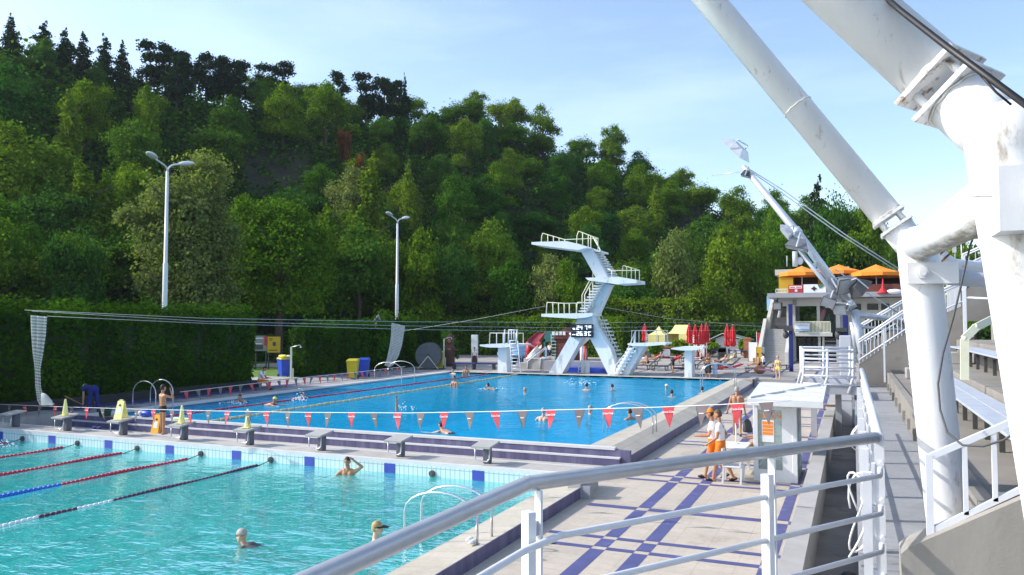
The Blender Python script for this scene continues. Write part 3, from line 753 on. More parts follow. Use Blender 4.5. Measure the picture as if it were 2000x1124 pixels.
# black cable over the near boom and thin hanging cable
b = MB(); b.tube([at(1690, -40, d=6.3), at(1760, 22, d=5.7), at(1850, 92, d=5.2), at(1915, 140, d=4.9), at(2010, 210, d=4.7), at(2100, 275, d=4.6)], .022, 10)
b.tube([at(1900, 130, d=4.95), at(1945, 180, d=4.85), at(1975, 205, d=4.8)], .008, 6)
single('black_cable', b, M['black'], 'thick black cable draped along the top of the nearest boom', 'cable')
P = [(1915, 425), (1895, 480), (1880, 545), (1862, 620), (1842, 690), (1832, 750), (1836, 800), (1850, 845), (1880, 870), (1920, 872), (1960, 860), (2000, 835)]
b = MB(); b.tube([at(x, y, d=7.4-.15*i) for i, (x, y) in enumerate(P)], .009, 8)
single('hanging_cable', b, M['dark_grey'], 'thin dark cable hanging in a loop between the two thick masts', 'cable')
# ---- stair handrail on the tiers (white bent channel) 
b = MB(); q0 = at(1884, 742, d=17.); q1 = at(1884, 662, d=17.); q2 = at(1906, 640, d=17.1); q3 = at(1985, 600, d=18.2)
for a, c in ((q0, q1), (q1, q2), (q2, q3)): b.beam(a, c, .16, .09, up=(0, 1, 0)); b.ell(c, .06, 8, 6)
single('tier_handrail', b, M['cream_rail'], 'short bent cream handrail standing on the second step of the stand', 'handrail')
# ---- glass lifeguard kiosk
kx0, kx1, ky0, ky1, kz = -2.35, -1.4, 21.4, 23.1, 1.95
kt = thing('lifeguard_kiosk', 'small white glazed booth with a slanting flat roof beside the channel wall', 'kiosk', (-2.0, 21.6, 0)); O = (-2.0, 21.6, 0)
b = MB()
for x in (kx0, kx1):
    for y in (ky0, ky1): b.box(x-.06, x+.06, y-.06, y+.06, 0, kz, bev=.01)
b.box(kx1-.3, kx1-.06, ky0-.045, ky0+.045, .1, kz-.1)
for x0, x1, y0, y1 in ((kx0+.06, kx1-.06, ky0-.05, ky0+.05), (kx0+.06, kx1-.06, ky1-.05, ky1+.05), (kx0-.05, kx0+.05, ky0+.06, ky1-.06), (kx1-.05, kx1+.05, ky0+.06, ky1-.06)):
    b.box(x0, x1, y0, y1, .0, .3); b.box(x0, x1, y0, y1, kz-.12, kz-.002)
b.build('frame', M['white_paint'], kt, O)
for nm, (x0, x1, y0, y1) in (('pane', (kx0+.06, kx1-.3, ky0-.012, ky0+.012)), ('pane', (kx0-.012, kx0+.012, ky0+.06, ky1-.06)), ('pane', (kx1-.012, kx1+.012, ky0+.06, ky1-.06)), ('pane', (kx0+.06, kx1-.06, ky1-.012, ky1+.012))):
    b = MB(); b.box(x0, x1, y0, y1, .3, kz-.12); b.build('pane', M['glass'], kt, O)
b = MB()
R = [(-2.5, 20.95, 1.97), (-.7, 20.95, 1.96), (-.7, 24.0, 2.16), (-2.5, 24.0, 2.18)]
b.prism(R, (0, 0, .16)); b.build('roof', M['white_paint'], kt, O)
b = MB()
for f in (.2, .45, .7, .92):
    a = Vector(R[0]).lerp(Vector(R[3]), f); c = Vector(R[1]).lerp(Vector(R[2]), f); b.beam(a+Vector((.1, 0, .18)), c+Vector((-.1, 0, .18)), .05, .045)
b.beam(Vector(R[0])+Vector((.05, .1, .19)), Vector(R[2])+Vector((-.1, -.1, .19)), .04, .04)
b.build('roof_batten', M['white_paint'], kt, O)
text_mesh('PLAVČÍK', .2, M['orange_cloth'], 'lettering', frame((-2.03, ky0-.016, 1.66), (1, 0, -.03), (0, 0, 1)), kt).data.transform(Matrix.Translation(-Vector(O)))
b = MB(); b.box(-2.2, -1.9, ky0-.022, ky0-.014, 1.0, 1.56); nb = b.build('notice', M['white'], kt, O)
b = MB()
for k in range(4): b.box(-2.18, -1.92, ky0-.026, ky0-.0225, 1.18+.09*k, 1.255+.09*k)
b.build('notice_print', M['orange_cloth'], nb, O)
b = MB(); b.box(kx0+.1, kx0+.5, 21.6, 22.8, .72, .76); b.box(kx0+.14, kx0+.2, 21.65, 21.7, .0, .72); b.box(kx0+.14, kx0+.2, 22.7, 22.75, .0, .72); b.build('shelf', M['white_paint'], kt, O)
# desk and chair in front of the booth
dk = thing('white_table', 'white plastic table standing left of the glazed booth', 'table', (-3.0, 22.3, 0)); O = (-3.0, 22.3, 0)
b = MB(); b.box(-3.55, -2.65, 21.7, 22.9, .7, .745, bev=.012); b.build('tabletop', M['white_paint'], dk, O)
for x in (-3.48, -2.72):
    for y in (21.78, 22.82): b = MB(); b.box(x-.035, x+.035, y-.035, y+.035, 0, .7); b.build('leg', M['white_paint'], dk, O)
b = MB(); b.tube([(-3.0, 22.5, .746), (-3.0, 22.5, 1.5)], .022, 8); b.tube([(-3.0, 22.5, .746), (-3.0, 22.5, .78)], .08, 10, 0)
single('umbrella_pole', b, M['white'], 'thin white pole standing on the white plastic table', 'pole')
ch = thing('plastic_chair', 'white plastic armchair in front of the glazed booth', 'chair', (-2.85, 20.9, 0)); O = (-2.85, 20.9, 0)
b = MB(); b.box(-3.1, -2.6, 20.65, 21.15, .4, .44, bev=.012); b.build('seat', M['white_paint'], ch, O)
b = MB(); b.box(-3.12, -3.07, 20.65, 21.15, .44, .88, bev=.015); b.build('backrest', M['white_paint'], ch, O)
for x in (-3.07, -2.63):
    for y in (20.68, 21.12): b = MB(); b.beam((x, y, .4), (x*1.01, y, 0), .045, .045); b.build('leg', M['white_paint'], ch, O)
for y in (20.66, 21.14): b = MB(); b.box(-3.06, -2.66, y-.025, y+.025, .62, .655); b.box(-2.68, -2.64, y-.02, y+.02, .44, .62); b.build('armrest', M['white_paint'], ch, O)
# ---- landing platform with railing, grey cabinet column
pY = 29.
p0 = at(1573, 766, Y=pY); p1 = at(1642, 772, Y=pY)
zf = p0.z; 
lt = thing('stair_landing', 'small landing with grey side board and tall white railing above the booth roof', 'landing', (p0.x, pY, 0)); O = (p0.x, pY, 0)
xa, xb = p0.x, p1.x+.5
b = MB(); b.box(xa, xb, pY, pY+3.2, zf-.05, zf+.28); b.box(xa+.1, xa+.3, pY+1.4, pY+1.7, 0, zf-.05); b.box(xb-.7, xb-.5, pY+1.4, pY+1.7, -.1, zf-.05); b.build('slab', M['wall_grey'], lt, O)
zt = at(1560, 684, Y=pY).z
for k in range(5):
    z = zt-(zt-zf-.3)*k/4.
    b = MB(); b.tube([(xb, pY-.02, z-.03), (xa-.05, pY-.02, z), (xa-.3, pY+3.1, z), (xb, pY+3.1, z)], .035 if k else .045, 8); b.build('rail', M['white_rail'], lt, O)
for x, y in ((xa-.05, pY), (xa+.72, pY), (xb-.1, pY), (xa-.3, pY+3.1), (xa+.5, pY+3.1), (xb-.2, pY+3.1)):
    b = MB(); b.tube([(x-.15, y, zf), (x, y, zf+.55), (x, y, zt+.05)], .05, 8); b.build('post', M['white_rail'], lt, O)
g0 = at(1640, 798, z=-.12); gY = 35.
g0 = at(1640, 700, Y=gY); g1 = at(1662, 656, Y=gY)
ct = thing('cabinet_column', 'tall plain grey cabinet column at the end of the walkway railing', 'cabinet', (g0.x, gY, 0)); O = (g0.x, gY, 0)
b = MB(); b.box(g0.x, g1.x, gY, gY+.6, -.12, g1.z, bev=.02); b.build('body', M['box_grey'], ct, O)
b = MB(); b.box(g0.x-.01, g1.x+.01, gY-.012, gY+.61, .9, .93); b.build('seam', M['mid_grey'], ct, O)
b = MB(); q = at(1625, 793, Y=34.2); b.beam(q+Vector((-.35, 0, 0)), q+Vector((.35, .1, .02)), .2, .06); b.beam(q+Vector((-.35, 0, -.16)), q+Vector((.35, .1, -.12)), .16, .05)
single('timber_plank', b, M['wood'], 'short brown planks laid across the channel below the grey cabinet', 'plank')
# ================================================================== POOL FURNITURE
# ---- starting blocks
def start_block(label):
    t = thing('starting_block', label, 'starting block', (0, 0, 0), group='starting blocks on the start platform')
    b = MB()
    b.add([(-.26, -.32, .42), (.26, -.32, .42), (.26, .3, .5), (-.26, .3, .5), (-.26, -.32, .47), (.26, -.32, .47), (.26, .3, .55), (-.26, .3, .55)], [(3, 2, 1, 0), (4, 5, 6, 7), (0, 1, 5, 4), (1, 2, 6, 5), (2, 3, 7, 6), (3, 0, 4, 7)])
    b.build('top_plate', M['concrete_pale'], t)
    b = MB(); b.box(-.085, .085, .0, .2, 0, .46, bev=.012); b.build('pedestal', M['block_grey'], t)
    b = MB(); b.tube([(-.2, -.2, .43), (-.2, -.22, .16), (-.15, -.24, .1), (.15, -.24, .1), (.2, -.22, .16), (.2, -.2, .43)], .018, 6); b.build('grab_bar', M['steel'], t)
    return t
BL = ['starting block at the far left end of the platform, nothing on it', 'starting block with a thin yellow cone, left of the folded floor sign', 'starting block with a pale yellow folded floor sign on it', 'starting block with a yellow cone just right of the standing man', 'starting block with a tall pale yellow cone, next to the free blocks',
      'bare starting block nearest to the yellow cones, left of the man in the water', 'bare starting block right behind the man standing in the water', 'bare starting block at the right end of the platform, nearest to the deck']
XB = [POSTX[i] for i in (7, 6, 5, 4, 3, 2, 1, 0)]
sb = start_block(BL[0]); sb.location = (XB[0], 18.3, ZS)
for x, l in zip(XB[1:], BL[1:]): dup(sb, (x, 18.3, ZS), 0, l)
def cone(x, label):
    t = thing('traffic_cone', label, 'cone', (x, 18.3, ZS+.51), group='yellow cones on the starting blocks'); O = t.location.copy()
    b = MB(); b.lathe([(.1, .015), (.095, .04), (.06, .3), (.03, .52), (.025, .54)], O, 14); b.build('body', M['pale_yellow'], t, O)
    b = MB(); b.box(x-.13, x+.13, 18.17, 18.43, O.z, O.z+.018); b.build('base', M['pale_yellow'], t, O)
cone(XB[1], 'pale yellow cone on the starting block left of the folded floor sign')
cone(XB[3], 'pale yellow cone on the starting block right beside the standing man')
cone(XB[4], 'pale yellow cone nearest to the bare starting blocks')
def floor_sign(x, y, z, rz, mat, label):
    t = thing('floor_sign', label, 'floor sign', (x, y, z), rz, group='folding wet floor signs')
    b = MB()
    for s in (-1, 1):
        b.add([(-.15, s*.17, 0), (.15, s*.17, 0), (.12, s*.02, .58), (-.12, s*.02, .58), (-.15, s*.15, 0), (.15, s*.15, 0), (.12, s*.004, .57), (-.12, s*.004, .57)], [(0, 1, 2, 3), (7, 6, 5, 4), (0, 4, 5, 1), (1, 5, 6, 2), (2, 6, 7, 3), (3, 7, 4, 0)])
    b.box(-.06, .06, -.02, .02, .57, .62); b.build('panel', mat, t)
    b = MB(); b.poly([(-.08, -.128, .17), (.08, -.128, .17), (.07, -.078, .38), (-.07, -.078, .38)]); b.build('sticker', M['white'], t)
    b = MB(); b.poly([(-.05, -.072, .42), (.05, -.072, .42), (.0, -.05, .5)]); b.build('warning_mark', M['black'], t)
floor_sign(XB[2], 18.3, ZS+.51, .15, M['pale_yellow'], 'pale yellow folded floor sign standing on a starting block')
q = at(308, 846, z=ZS); floor_sign(q.x, q.y, ZS, .1, M['amber'], 'amber folded floor sign standing on the platform beside the standing man')
ROPE4 = YS0-at(105, 945, z=ZN).y; RA = YS0-at(203, 974, z=ZN).y; RB = YS0-at(137, 990, z=ZN).y; RC = YS0-at(63, 1008, z=ZN).y
# ---- lane ropes of the near pool
AX = [-25.44, -22.83, -20.21, -17.65, -15.07, -12.32, -9.91]
def lane_rope(x, label, cols, thick=.05, n=None):
    """floats strung along Y"""
    t = thing('lane_rope', label, 'lane rope', (x, YS0-.3, ZN), group='floating lane ropes of the near pool'); O = t.location.copy()
    segs = []
    y = YS0-.55; i = 0
    while y > 1.5:
        c = cols(YS0-y)
        if not segs or segs[-1][0] != c: segs.append((c, MB()))
        mb = segs[-1][1]
        zz = ZN+.012+.012*sin(y*2.1+x); xx = x+.03*sin(y*.7+x)
        L = .11
        mb.tube([(xx, y, zz), (xx, y-.02, zz), (xx, y-L+.02, zz), (xx, y-L, zz)], [thick*.55, thick, thick, thick*.55], 8)
        y -= L+(.012 if thick < .052 else .06)
    for c, mb in segs: mb.build('float_string', M[c], t, O)
    b = MB(); b.tube([(x, YS0-.02, .22), (x, YS0-.3, .17), (x, YS0-.56, ZN)], .012, 6); b.build('end_cord', M['dark_grey'], t, O)
def anchor(x, label):
    b = MB(); b.tube([(x, YS0-.002, .22), (x, YS0-.05, .22)], .085, 14); b.tube([(x, YS0-.05, .22), (x, YS0-.07, .22)], .04, 10)
    single('rope_anchor', b, M['dark_grey'], label, 'rope anchor', Vector((x, YS0, .22)), 'round rope anchors on the tiled pool wall')
lane_rope(AX[0], 'dark red lane rope farthest from the camera', lambda d: 'rope_red')
lane_rope(AX[1], 'dark red lane rope, second from the far left', lambda d: 'rope_red')
lane_rope(AX[2], 'dark red lane rope in the middle of the five', lambda d: 'rope_red')
lane_rope(AX[3], 'lane rope red near the wall and bright blue further out', lambda d: 'rope_red' if d < ROPE4 else 'rope_blue')
lane_rope(AX[4], 'thin lane rope of dark red and white bead groups, nearest to the camera', lambda d: 'rope_dark' if d < RA or RB < d < RC else ('rope_white' if d < RC+3 else 'rope_dark'), .035)
AL = ['leftmost round rope anchor at the far end of the tiled wall', 'round rope anchor at the end of the second red rope', 'round rope anchor at the end of the middle red rope', 'round rope anchor at the end of the red and blue rope', 'round rope anchor at the end of the beaded red and white rope', 'round rope anchor behind the man standing in the water', 'round rope anchor without a rope between the last two starting blocks']
for x, l in zip(AX, AL):
    if x != AX[5]: anchor(x, l)
# ---- ropes of the far pool
def far_rope(p, q, mat, r, label):
    b = MB(); n = 60
    for i in range(n):
        a = p.lerp(q, i/n); c = p.lerp(q, (i+.9)/n); a.z = c.z = .42+.01*sin(i); b.tube([a, c], r, 6)
    single('pool_rope', b, M[mat], label, 'pool rope', None, 'ropes dividing the far pool')
p = at(300, 815, z=.42); q = at(940, 733, z=.42); far_rope(Vector((p.x+.3, 22.5, .42)), Vector((q.x, 51.4, .42)), 'rope_red', .045, 'dark red rope along the shaded left side of the far pool')
p = at(450, 820, z=.42); q = at(975, 738, z=.42); far_rope(Vector((p.x-.2, 22.5, .42)), Vector((q.x, 51.4, .42)), 'rope_cream', .07, 'cream rope separating the dark lane from the bright part of the far pool')
# ---- pool ladders (pairs of curved handrails)
def ladder(c, rz, label, w=.55, hh=.95, out=.85, inn=.75, r=.022):
    t = thing('pool_ladder', label, 'pool ladder', c, rz, 'curved steel handrails of pool ladders')
    for s in (-1, 1):
        pts = [(s*w/2, -out, 0)]+[(s*w/2, -out, hh*.55)]
        for a in np.linspace(0, pi, 11): pts.append((s*w/2, -out+(out+inn)*(1-cos(a))/2, hh*.55+hh*.45*sin(a)))
        pts += [(s*w/2, inn, -.25), (s*w/2, inn-.1, -.9)]
        b = MB(); b.tube(pts, r, 8); b.build('handrail', M['steel'], t)
    b = MB()
    for z in (-.25, -.55, -.85): b.box(-w/2, w/2, inn-.1, inn, z-.015, z+.015)
    b.build('step', M['steel'], t)
q0 = at(935, 1068, X=-5.98); q1 = at(962, 1050, X=-5.98)
ladder((-6.5, (q0.y+q1.y)/2, .22), radians(90), 'steel ladder handrails behind the thick grey handrail, at the side of the near pool', .6, .85, .5, .95)
q = at(375, 792, z=.5); ladder((-27.45, 24.7, .5), radians(-90), 'curved ladder rails at the left edge of the far pool, right of the standing man', .9, 1.15, .35, .95)
q = at(800, 742, z=.5); ladder((-27.3, 43.6, .5), radians(-90), 'curved ladder rails at the far left corner of the far pool', 1.6, 1.1, .7, 1.3)
q = at(1300, 848, z=.4); ladder((-6.7, q.y, .42), radians(90), 'curved ladder rails on the right coping of the far pool behind the small flags', .5, .95, .6, 1.1)
q = at(1448, 750, z=.4); ladder((-6.9, 46.5, .45), radians(90), 'curved ladder rails at the far right corner of the far pool', .7, 1.3, .7, 1.2)
# ---- pennant lines
def pennants(name_label, P, n, size, ratio, first=0, lettering=True, sag=.0, r=.008, wob=.15, skip=(), places=None):
    """P: list of points of the cord"""
    P = [Vector(p) for p in P]; O = P[0].copy()
    t = thing('pennant_line', name_label, 'pennants', O, group='cords with red and grey pennants')
    L = [0]
    for a, c in zip(P, P[1:]): L.append(L[-1]+(c-a).length)
    def pos(s):
        for i in range(len(P)-1):
            if s <= L[i+1] or i == len(P)-2:
                f = (s-L[i])/(L[i+1]-L[i]); return P[i].lerp(P[i+1], f)
    fine = [pos(L[-1]*i/80) for i in range(81)]
    b = MB(); b.tube(fine, r, 5); b.build('cord', M['white'], t, O)
    for i in range(n):
        s = L[-1]*(i+.5)/n
        if places: s = places[i][0]
        if i in skip: continue
        p = pos(s); e = (pos(s+.05)-p).normalized(); w = size*ratio
        red = (i+first) % 2 == 0 if not places else places[i][1]
        sw = wob*sin(i*2.3); dn = Vector((sw*e.y+.25*wob, sw, -1)).normalized()
        b = MB(); tip = p+dn*size+e*(w*.25*sin(i*1.3+.4))
        mid = (p+tip)*.5+Vector((-e.y, e.x, 0))*(.05*size*sin(i*1.9))
        A, Bp = p-e*w/2, p+e*w/2; ml = (A+tip)*.5+(mid-(p+tip)*.5); mr = (Bp+tip)*.5+(mid-(p+tip)*.5)
        nrm = e.cross(dn).normalized()*.004
        top = [A, p, Bp, mr, tip, ml]
        b.add([v+nrm for v in top]+[v-nrm for v in top], [(0, 1, 2, 3, 4, 5), (11, 10, 9, 8, 7, 6), (0, 6, 7, 1), (1, 7, 8, 2), (2, 8, 9, 3), (3, 9, 10, 4), (4, 10, 11, 5), (5, 11, 6, 0)])
        fl = b.build('pennant', M['flag_red' if red else 'flag_grey'], t, O)
        if lettering:
            zd = (p-tip).normalized(); out = e.cross(zd)
            if red:
                c = p.lerp(tip, .23)+out*.02
                ob = text_mesh('Coca-Cola', w*.21, M['white'], 'lettering', frame(c, e, zd), fl, .001, .3, w*.004); ob.data.transform(Matrix.Translation(-O))
            else:
                c = p.lerp(tip, .36)+out*.02; bb = MB()
                for k in range(4): 
                    x0 = -.18+.09*k; bb.quad(c+e*w*x0-zd*w*.035, c+e*w*(x0+.07)-zd*w*.035, c+e*w*(x0+.075)+zd*w*.04, c+e*w*(x0+.005)+zd*w*.04)
                bb.build('lettering', M['white'], fl, O)
    return t
# across the near pool
def along(pxs, p, q):
    """points of a straight run p->q (in plan) whose heights follow the photo"""
    out = []
    for px, py in pxs:
        r = ray(px, py); dx, dy = q.x-p.x, q.y-p.y
        den = r[0]*dy-r[1]*dx; tt = (p.x*dy-p.y*dx)/den; out.append(Vector((r[0]*tt, r[1]*tt, H+r[2]*tt)))
    return out
pa = at(-60, 786, Y=20.6); pb = at(1545, 786, Y=14.2)
LINE = along([(-70, 782), (0, 790), (120, 795), (250, 799), (420, 803), (600, 806), (800, 807), (970, 804), (1130, 800), (1280, 796), (1400, 791), (1545, 783)], pa, pb)
PX = [(18, 0), (48, 1), (78, 0), (108, 1), (140, 0), (170, 1), (200, 0), (232, 1), (267, 0), (300, 1), (336, 0), (370, 1), (407, 0), (445, 1), (485, 0), (520, 1), (562, 0), (602, 1), (641, 0), (687, 1), (730, 0), (776, 1), (822, 0), (868, 1), (917, 0), (967, 1), (1020, 0), (1076, 1), (1132, 0), (1187, 1), (1244, 0), (1305, 1), (1372, 0), (1440, 1), (1496, 0)]
PL = []
for px_, rd_ in PX:
    r_ = ray(px_, 790); acc = 0
    for a_, c_ in zip(LINE, LINE[1:]):
        # where the vertical plane through the view line meets this piece of the cord
        sa = a_.x*r_[1]-a_.y*r_[0]; sc = c_.x*r_[1]-c_.y*r_[0]
        if sa*sc <= 0: PL.append((acc+(c_-a_).length*sa/(sa-sc), rd_ == 1)); break
        acc += (c_-a_).length
pennants('long cord of red and grey lettered pennants across the near pool', LINE, len(PL), .4, .64, 1, True, places=PL)
LINE = along([(352, 766), (430, 757), (500, 749), (600, 737), (700, 727), (792, 716)], Vector((-27.9, 23, 1)), Vector((-28.1, 48, 1)))
pennants('cord of small red and grey pennants along the shaded left edge of the far pool', LINE, 28, .46, .62, 0, False, r=.012)
LINE = along([(1300, 808), (1330, 798), (1360, 783), (1390, 767), (1412, 752), (1432, 736)], Vector((-7.2, 25, 1)), Vector((-7.6, 51, 1)))
LINE = [v+Vector((0, 0, .12)) for v in LINE]
pennants('cord of small pennants strung along the right coping of the far pool', LINE, 26, .34, .7, 0, False, r=.01, wob=.3)
# short cord behind the grey handrail
p = at(836, 1020, X=-7.3); q = at(905, 980, X=-7.3)
pennants('short cord with two small pennants hanging at the near ladder', [p, (p+q)/2+Vector((0, 0, -.02)), q], 2, .26, .7, 0, False)
# ---- wires over the pools
def wire(label, pts, r=.012, mat='wire'):
    b = MB(); b.tube([Vector(p) for p in pts], r, 5); single('overhead_wire', b, M[mat], label, 'wire', None, 'wires spanning the pools')
wire('upper of three pale wires spanning the pools', [at(48, 606, d=27), at(400, 622, d=30), at(800, 629, d=38), at(1130, 630, d=48), at(1590, 632, d=72)], .007)
wire('middle of three pale wires spanning the pools', [at(62, 608, d=27), at(400, 628, d=30), at(800, 637, d=38), at(1130, 641, d=48), at(1590, 634, d=72)], .007)
wire('lowest of three pale wires spanning the pools', [at(92, 618, d=27), at(400, 632, d=30), at(800, 644, d=38), at(1130, 648, d=48), at(1590, 644, d=72)], .007)
wire('wire rising from the hedges to the five metre platform', [at(770, 650, d=62), at(930, 624, d=60), at(1066, 598, Y=53)], .011)
wire('wire sloping from the tower down to the right bank', [at(1168, 598, Y=53), at(1300, 622, d=60), at(1500, 640, d=70)], .011)
# ---- hanging nets on the left
def hang_net(label, rows, post=None):
    """rows: list of (left px,py,right px,py,depth)"""
    t = thing('hanging_net', label, 'net', at(rows[-1][0], rows[-1][1], d=rows[-1][4]), group='pale ball nets hanging beside the pool'); O = t.location.copy()
    n = len(rows); nu = 12; V = []; F = []; UV = []
    for j, (lx, ly, rx, ry, d) in enumerate(rows):
        a = at(lx, ly, d=d); c = at(rx, ry, d=d*1.01)
        for i in range(nu+1):
            f = i/nu; p = a.lerp(c, f); k = (c-a).length
            fold = .1*sin(f*15+j*.2); out = Vector((.8, -.6, 0)); V.append(p+out*fold-O); UV.append((f, j/(n-1)))
    F = [(j*(nu+1)+i, j*(nu+1)+i+1, (j+1)*(nu+1)+i+1, (j+1)*(nu+1)+i) for j in range(n-1) for i in range(nu)]
    me = bpy.data.meshes.new('net_cloth'); me.from_pydata([tuple(v) for v in V], [], F); me.materials.append(M['netting'])
    uv = me.uv_layers.new(name='UVMap')
    for l in me.loops: uv.data[l.index].uv = UV[l.vertex_index]
    me.polygons.foreach_set('use_smooth', [True]*len(F)); o = bpy.data.objects.new('net_cloth', me); link(o, t)
    return t, O
t, O = hang_net('grey net hanging down in front of the long left hedge', [(60, 616, 92, 619, 27.5), (61, 650, 90, 652, 27.4), (64, 690, 84, 694, 27.3), (68, 720, 79, 722, 27.2), (69, 755, 80, 757, 27.), (73, 782, 86, 778, 26.9), (78, 791, 108, 790, 26.6)])
b = MB(); 
def heap(u, v):
    a = at(80+24*u, 792-24*sin(pi*min(1, v*1.0))*(.6+.4*sin(3*u+1))*(1 if u < .93 else .4), d=26.9-.5*v); return a
b.grid(heap, 14, 8); b.build('net_heap', M['net'], t, O)
t, O = hang_net('pale curved net hanging from a wire beside the hedge with the bins', [(765, 631, 791, 637, 60), (764, 650, 788, 656, 60), (762, 668, 785, 675, 59.5), (758, 688, 779, 695, 59), (754, 705, 770, 712, 58.5), (750, 714, 762, 718, 58)])
b = MB(); b.tube([at(737, 618, d=61), at(731, 672, d=60.5), at(730, 712, d=60)], .07, 8); b.tube([at(733, 627, d=60.8), at(739, 616, d=60.8), at(741, 626, d=60.8)], .12, 8); b.build('net_pole', M['mid_grey'], t, O)
# ---- wheeled bins
def bin_(c, col, lidcol, label, rz=0., s=1.):
    t = thing('wheeled_bin', label, 'bin', c, rz, 'plastic wheeled bins around the pools')
    b = MB(); b.add([(-.24, -.28, .08), (.24, -.28, .08), (.24, .22, .08), (-.24, .22, .08), (-.31, -.36, 1.02), (.31, -.36, 1.02), (.31, .36, 1.02), (-.31, .36, 1.02)], [(3, 2, 1, 0), (4, 5, 6, 7), (0, 1, 5, 4), (1, 2, 6, 5), (2, 3, 7, 6), (3, 0, 4, 7)]); b.box(-.33, .33, -.38, .38, .97, 1.03, bev=.01); b.build('body', M[col], t)
    b = MB(); b.add([(-.33, -.39, 1.032), (.33, -.39, 1.032), (.33, .4, 1.06), (-.33, .4, 1.06), (-.28, -.3, 1.1), (.28, -.3, 1.1), (.28, .34, 1.14), (-.28, .34, 1.14)], [(4, 5, 6, 7), (0, 1, 5, 4), (1, 2, 6, 5), (2, 3, 7, 6), (3, 0, 4, 7)]); b.tube([(-.2, .43, 1.04), (.2, .43, 1.04)], .02, 8); b.build('lid', M[lidcol], t)
    for x in (-.27, .27): b = MB(); b.tube([(x-.03, .22, .1), (x+.03, .22, .1)], .1, 12); b.build('wheel', M['black'], t)
    t.scale = (s, s, s); return t
q = at(555, 737, z=.49); bin_((q.x, q.y, .49), 'blue_bin', 'yellow_bin', 'blue wheeled bin with yellow and white waste heaped on its lid beside the shower pole', radians(60), 1.15)
tq = Vector((q.x, q.y, .49))
b = MB()
for dx, dy, m in ((-.3, .1, 1.0), (.05, -.1, 1.15), (.3, .05, .9)): b.ell(tq+Vector((dx, dy, 1.38)), (.24*m, .2, .1*m), 10, 6, 0 if dx < .2 else 1)
single('waste_heap', b, [M['yellow'], M['white']], 'yellow and white waste bags heaped on the blue bin', 'bags')
q = at(689, 740, z=.49); bin_((q.x, q.y, .49), 'yellow_bin', 'yellow_bin', 'yellow wheeled bin standing in front of a blue one by the hedge', radians(25), 1.12)
q = at(706, 737, z=.49); bin_((q.x+.05, q.y+.2, .49), 'blue_bin', 'blue_bin', 'blue wheeled bin half hidden behind the yellow bin', radians(25), 1.12)
q = at(857, 720, z=.49); bin_((q.x, q.y, .49), 'yellow_bin', 'yellow_bin', 'yellow wheeled bin beside the big rope reel', radians(20), 1.2)
# ---- showers
def shower(foot, hgt, rz, label):
    t = thing('pool_shower', label, 'shower', foot, rz, 'pool shower poles')
    b = MB(); b.box(-.05, .05, -.05, .05, 0, hgt); b.box(.1, .16, -.03, .03, 0, hgt*.35); b.build('pole', M['cream_rail'], t)
    b = MB(); b.tube([(0, 0, hgt), (.55, 0, hgt+.14), (.62, 0, hgt+.06)], .03, 8); b.lathe([(.02, 0), (.07, -.05), (.07, -.07)], (.62, 0, hgt+.05), 10); b.build('shower_head', M['steel'], t)
q = at(568, 742, z=.49); shower((q.x, q.y, .49), 2.05, radians(20), 'cream shower pole at the corner of the hedge, beside the blue bin')
q = at(867, 718, z=.49); shower((q.x, q.y, .49), 2.3, radians(20), 'cream shower pole next to the yellow bin and the dark totem')
# ---- big rope reel
q = at(838, 722, z=.49); t = thing('rope_reel', 'big dark round reel for lane ropes beside the yellow bin', 'reel', (q.x, q.y, .49), radians(20)); R = 1.0
for y in (-.45, .45):
    b = MB(); b.tube([(0, y-.02, R+.08), (0, y+.02, R+.08)], R, 28); b.build('disc', M['reel_grey'], t)
b = MB(); b.tube([(0, -.52, R+.08), (0, .52, R+.08)], .14, 12); b.tube([(0, -.4, R+.08), (0, .4, R+.08)], .6, 20); b.build('drum', M['dark_grey'], t)
for x in (-.8, .8): b = MB(); b.beam((x, -.55, .05), (0, -.53, R+.05), .07, .05); b.build('stand_leg', M['steel'], t)
b = MB(); b.box(-1.2, 1.2, -.62, -.5, 0, .07); b.box(-1.2, 1.2, .5, .62, 0, .07); b.build('base', M['dark_grey'], t)
# ================================================================== DIVING TOWER
TY = 53.0
tw = thing('diving_tower', 'tall white concrete diving tower with platforms at three heights over the far pool', 'diving tower', (-17.4, TY, .494)); O = Vector((-17.4, TY, .494))
def T(px, py, y=TY): return at(px, py, Y=y)
def slabp(b, pts, y0, y1, mi=0):
    P = [T(px, py) for px, py in pts]; b.prism([Vector((p.x, y0, p.z)) for p in P], (0, y1-y0, 0), mi)
b = MB(); slabp(b, [(1070, 733), (1097, 733), (1139, 657), (1114, 657)], TY-.1, TY+.9); b.build('left_leg', M['tower_white'], tw, O)
b = MB(); slabp(b, [(1189, 733), (1208, 733), (1193, 682), (1160, 632), (1147, 650), (1167, 688)], TY-.1, TY+.9); b.build('right_leg', M['tower_white'], tw, O)
b = MB(); slabp(b, [(1114, 657), (1139, 657), (1147, 650), (1160, 632), (1157, 616), (1130, 619)], TY-.08, TY+1.18); b.build('neck', M['tower_white'], tw, O)
b = MB(); slabp(b, [(1064, 613.5), (1163, 612), (1163, 617), (1155, 620), (1130, 623), (1064, 619)], TY-.7, TY+1.5); b.build('low_platform', M['tower_white'], tw, O)
b = MB(); slabp(b, [(1140, 612), (1166, 612), (1191, 556), (1176, 552)], TY+.1, TY+1.1); b.build('middle_spine', M['tower_white'], tw, O)
b = MB(); slabp(b, [(1150, 544), (1215, 542.5), (1249, 548), (1249, 554.5), (1210, 556.5), (1155, 549)], TY-.8, TY+1.6); b.build('middle_platform', M['tower_white'], tw, O)
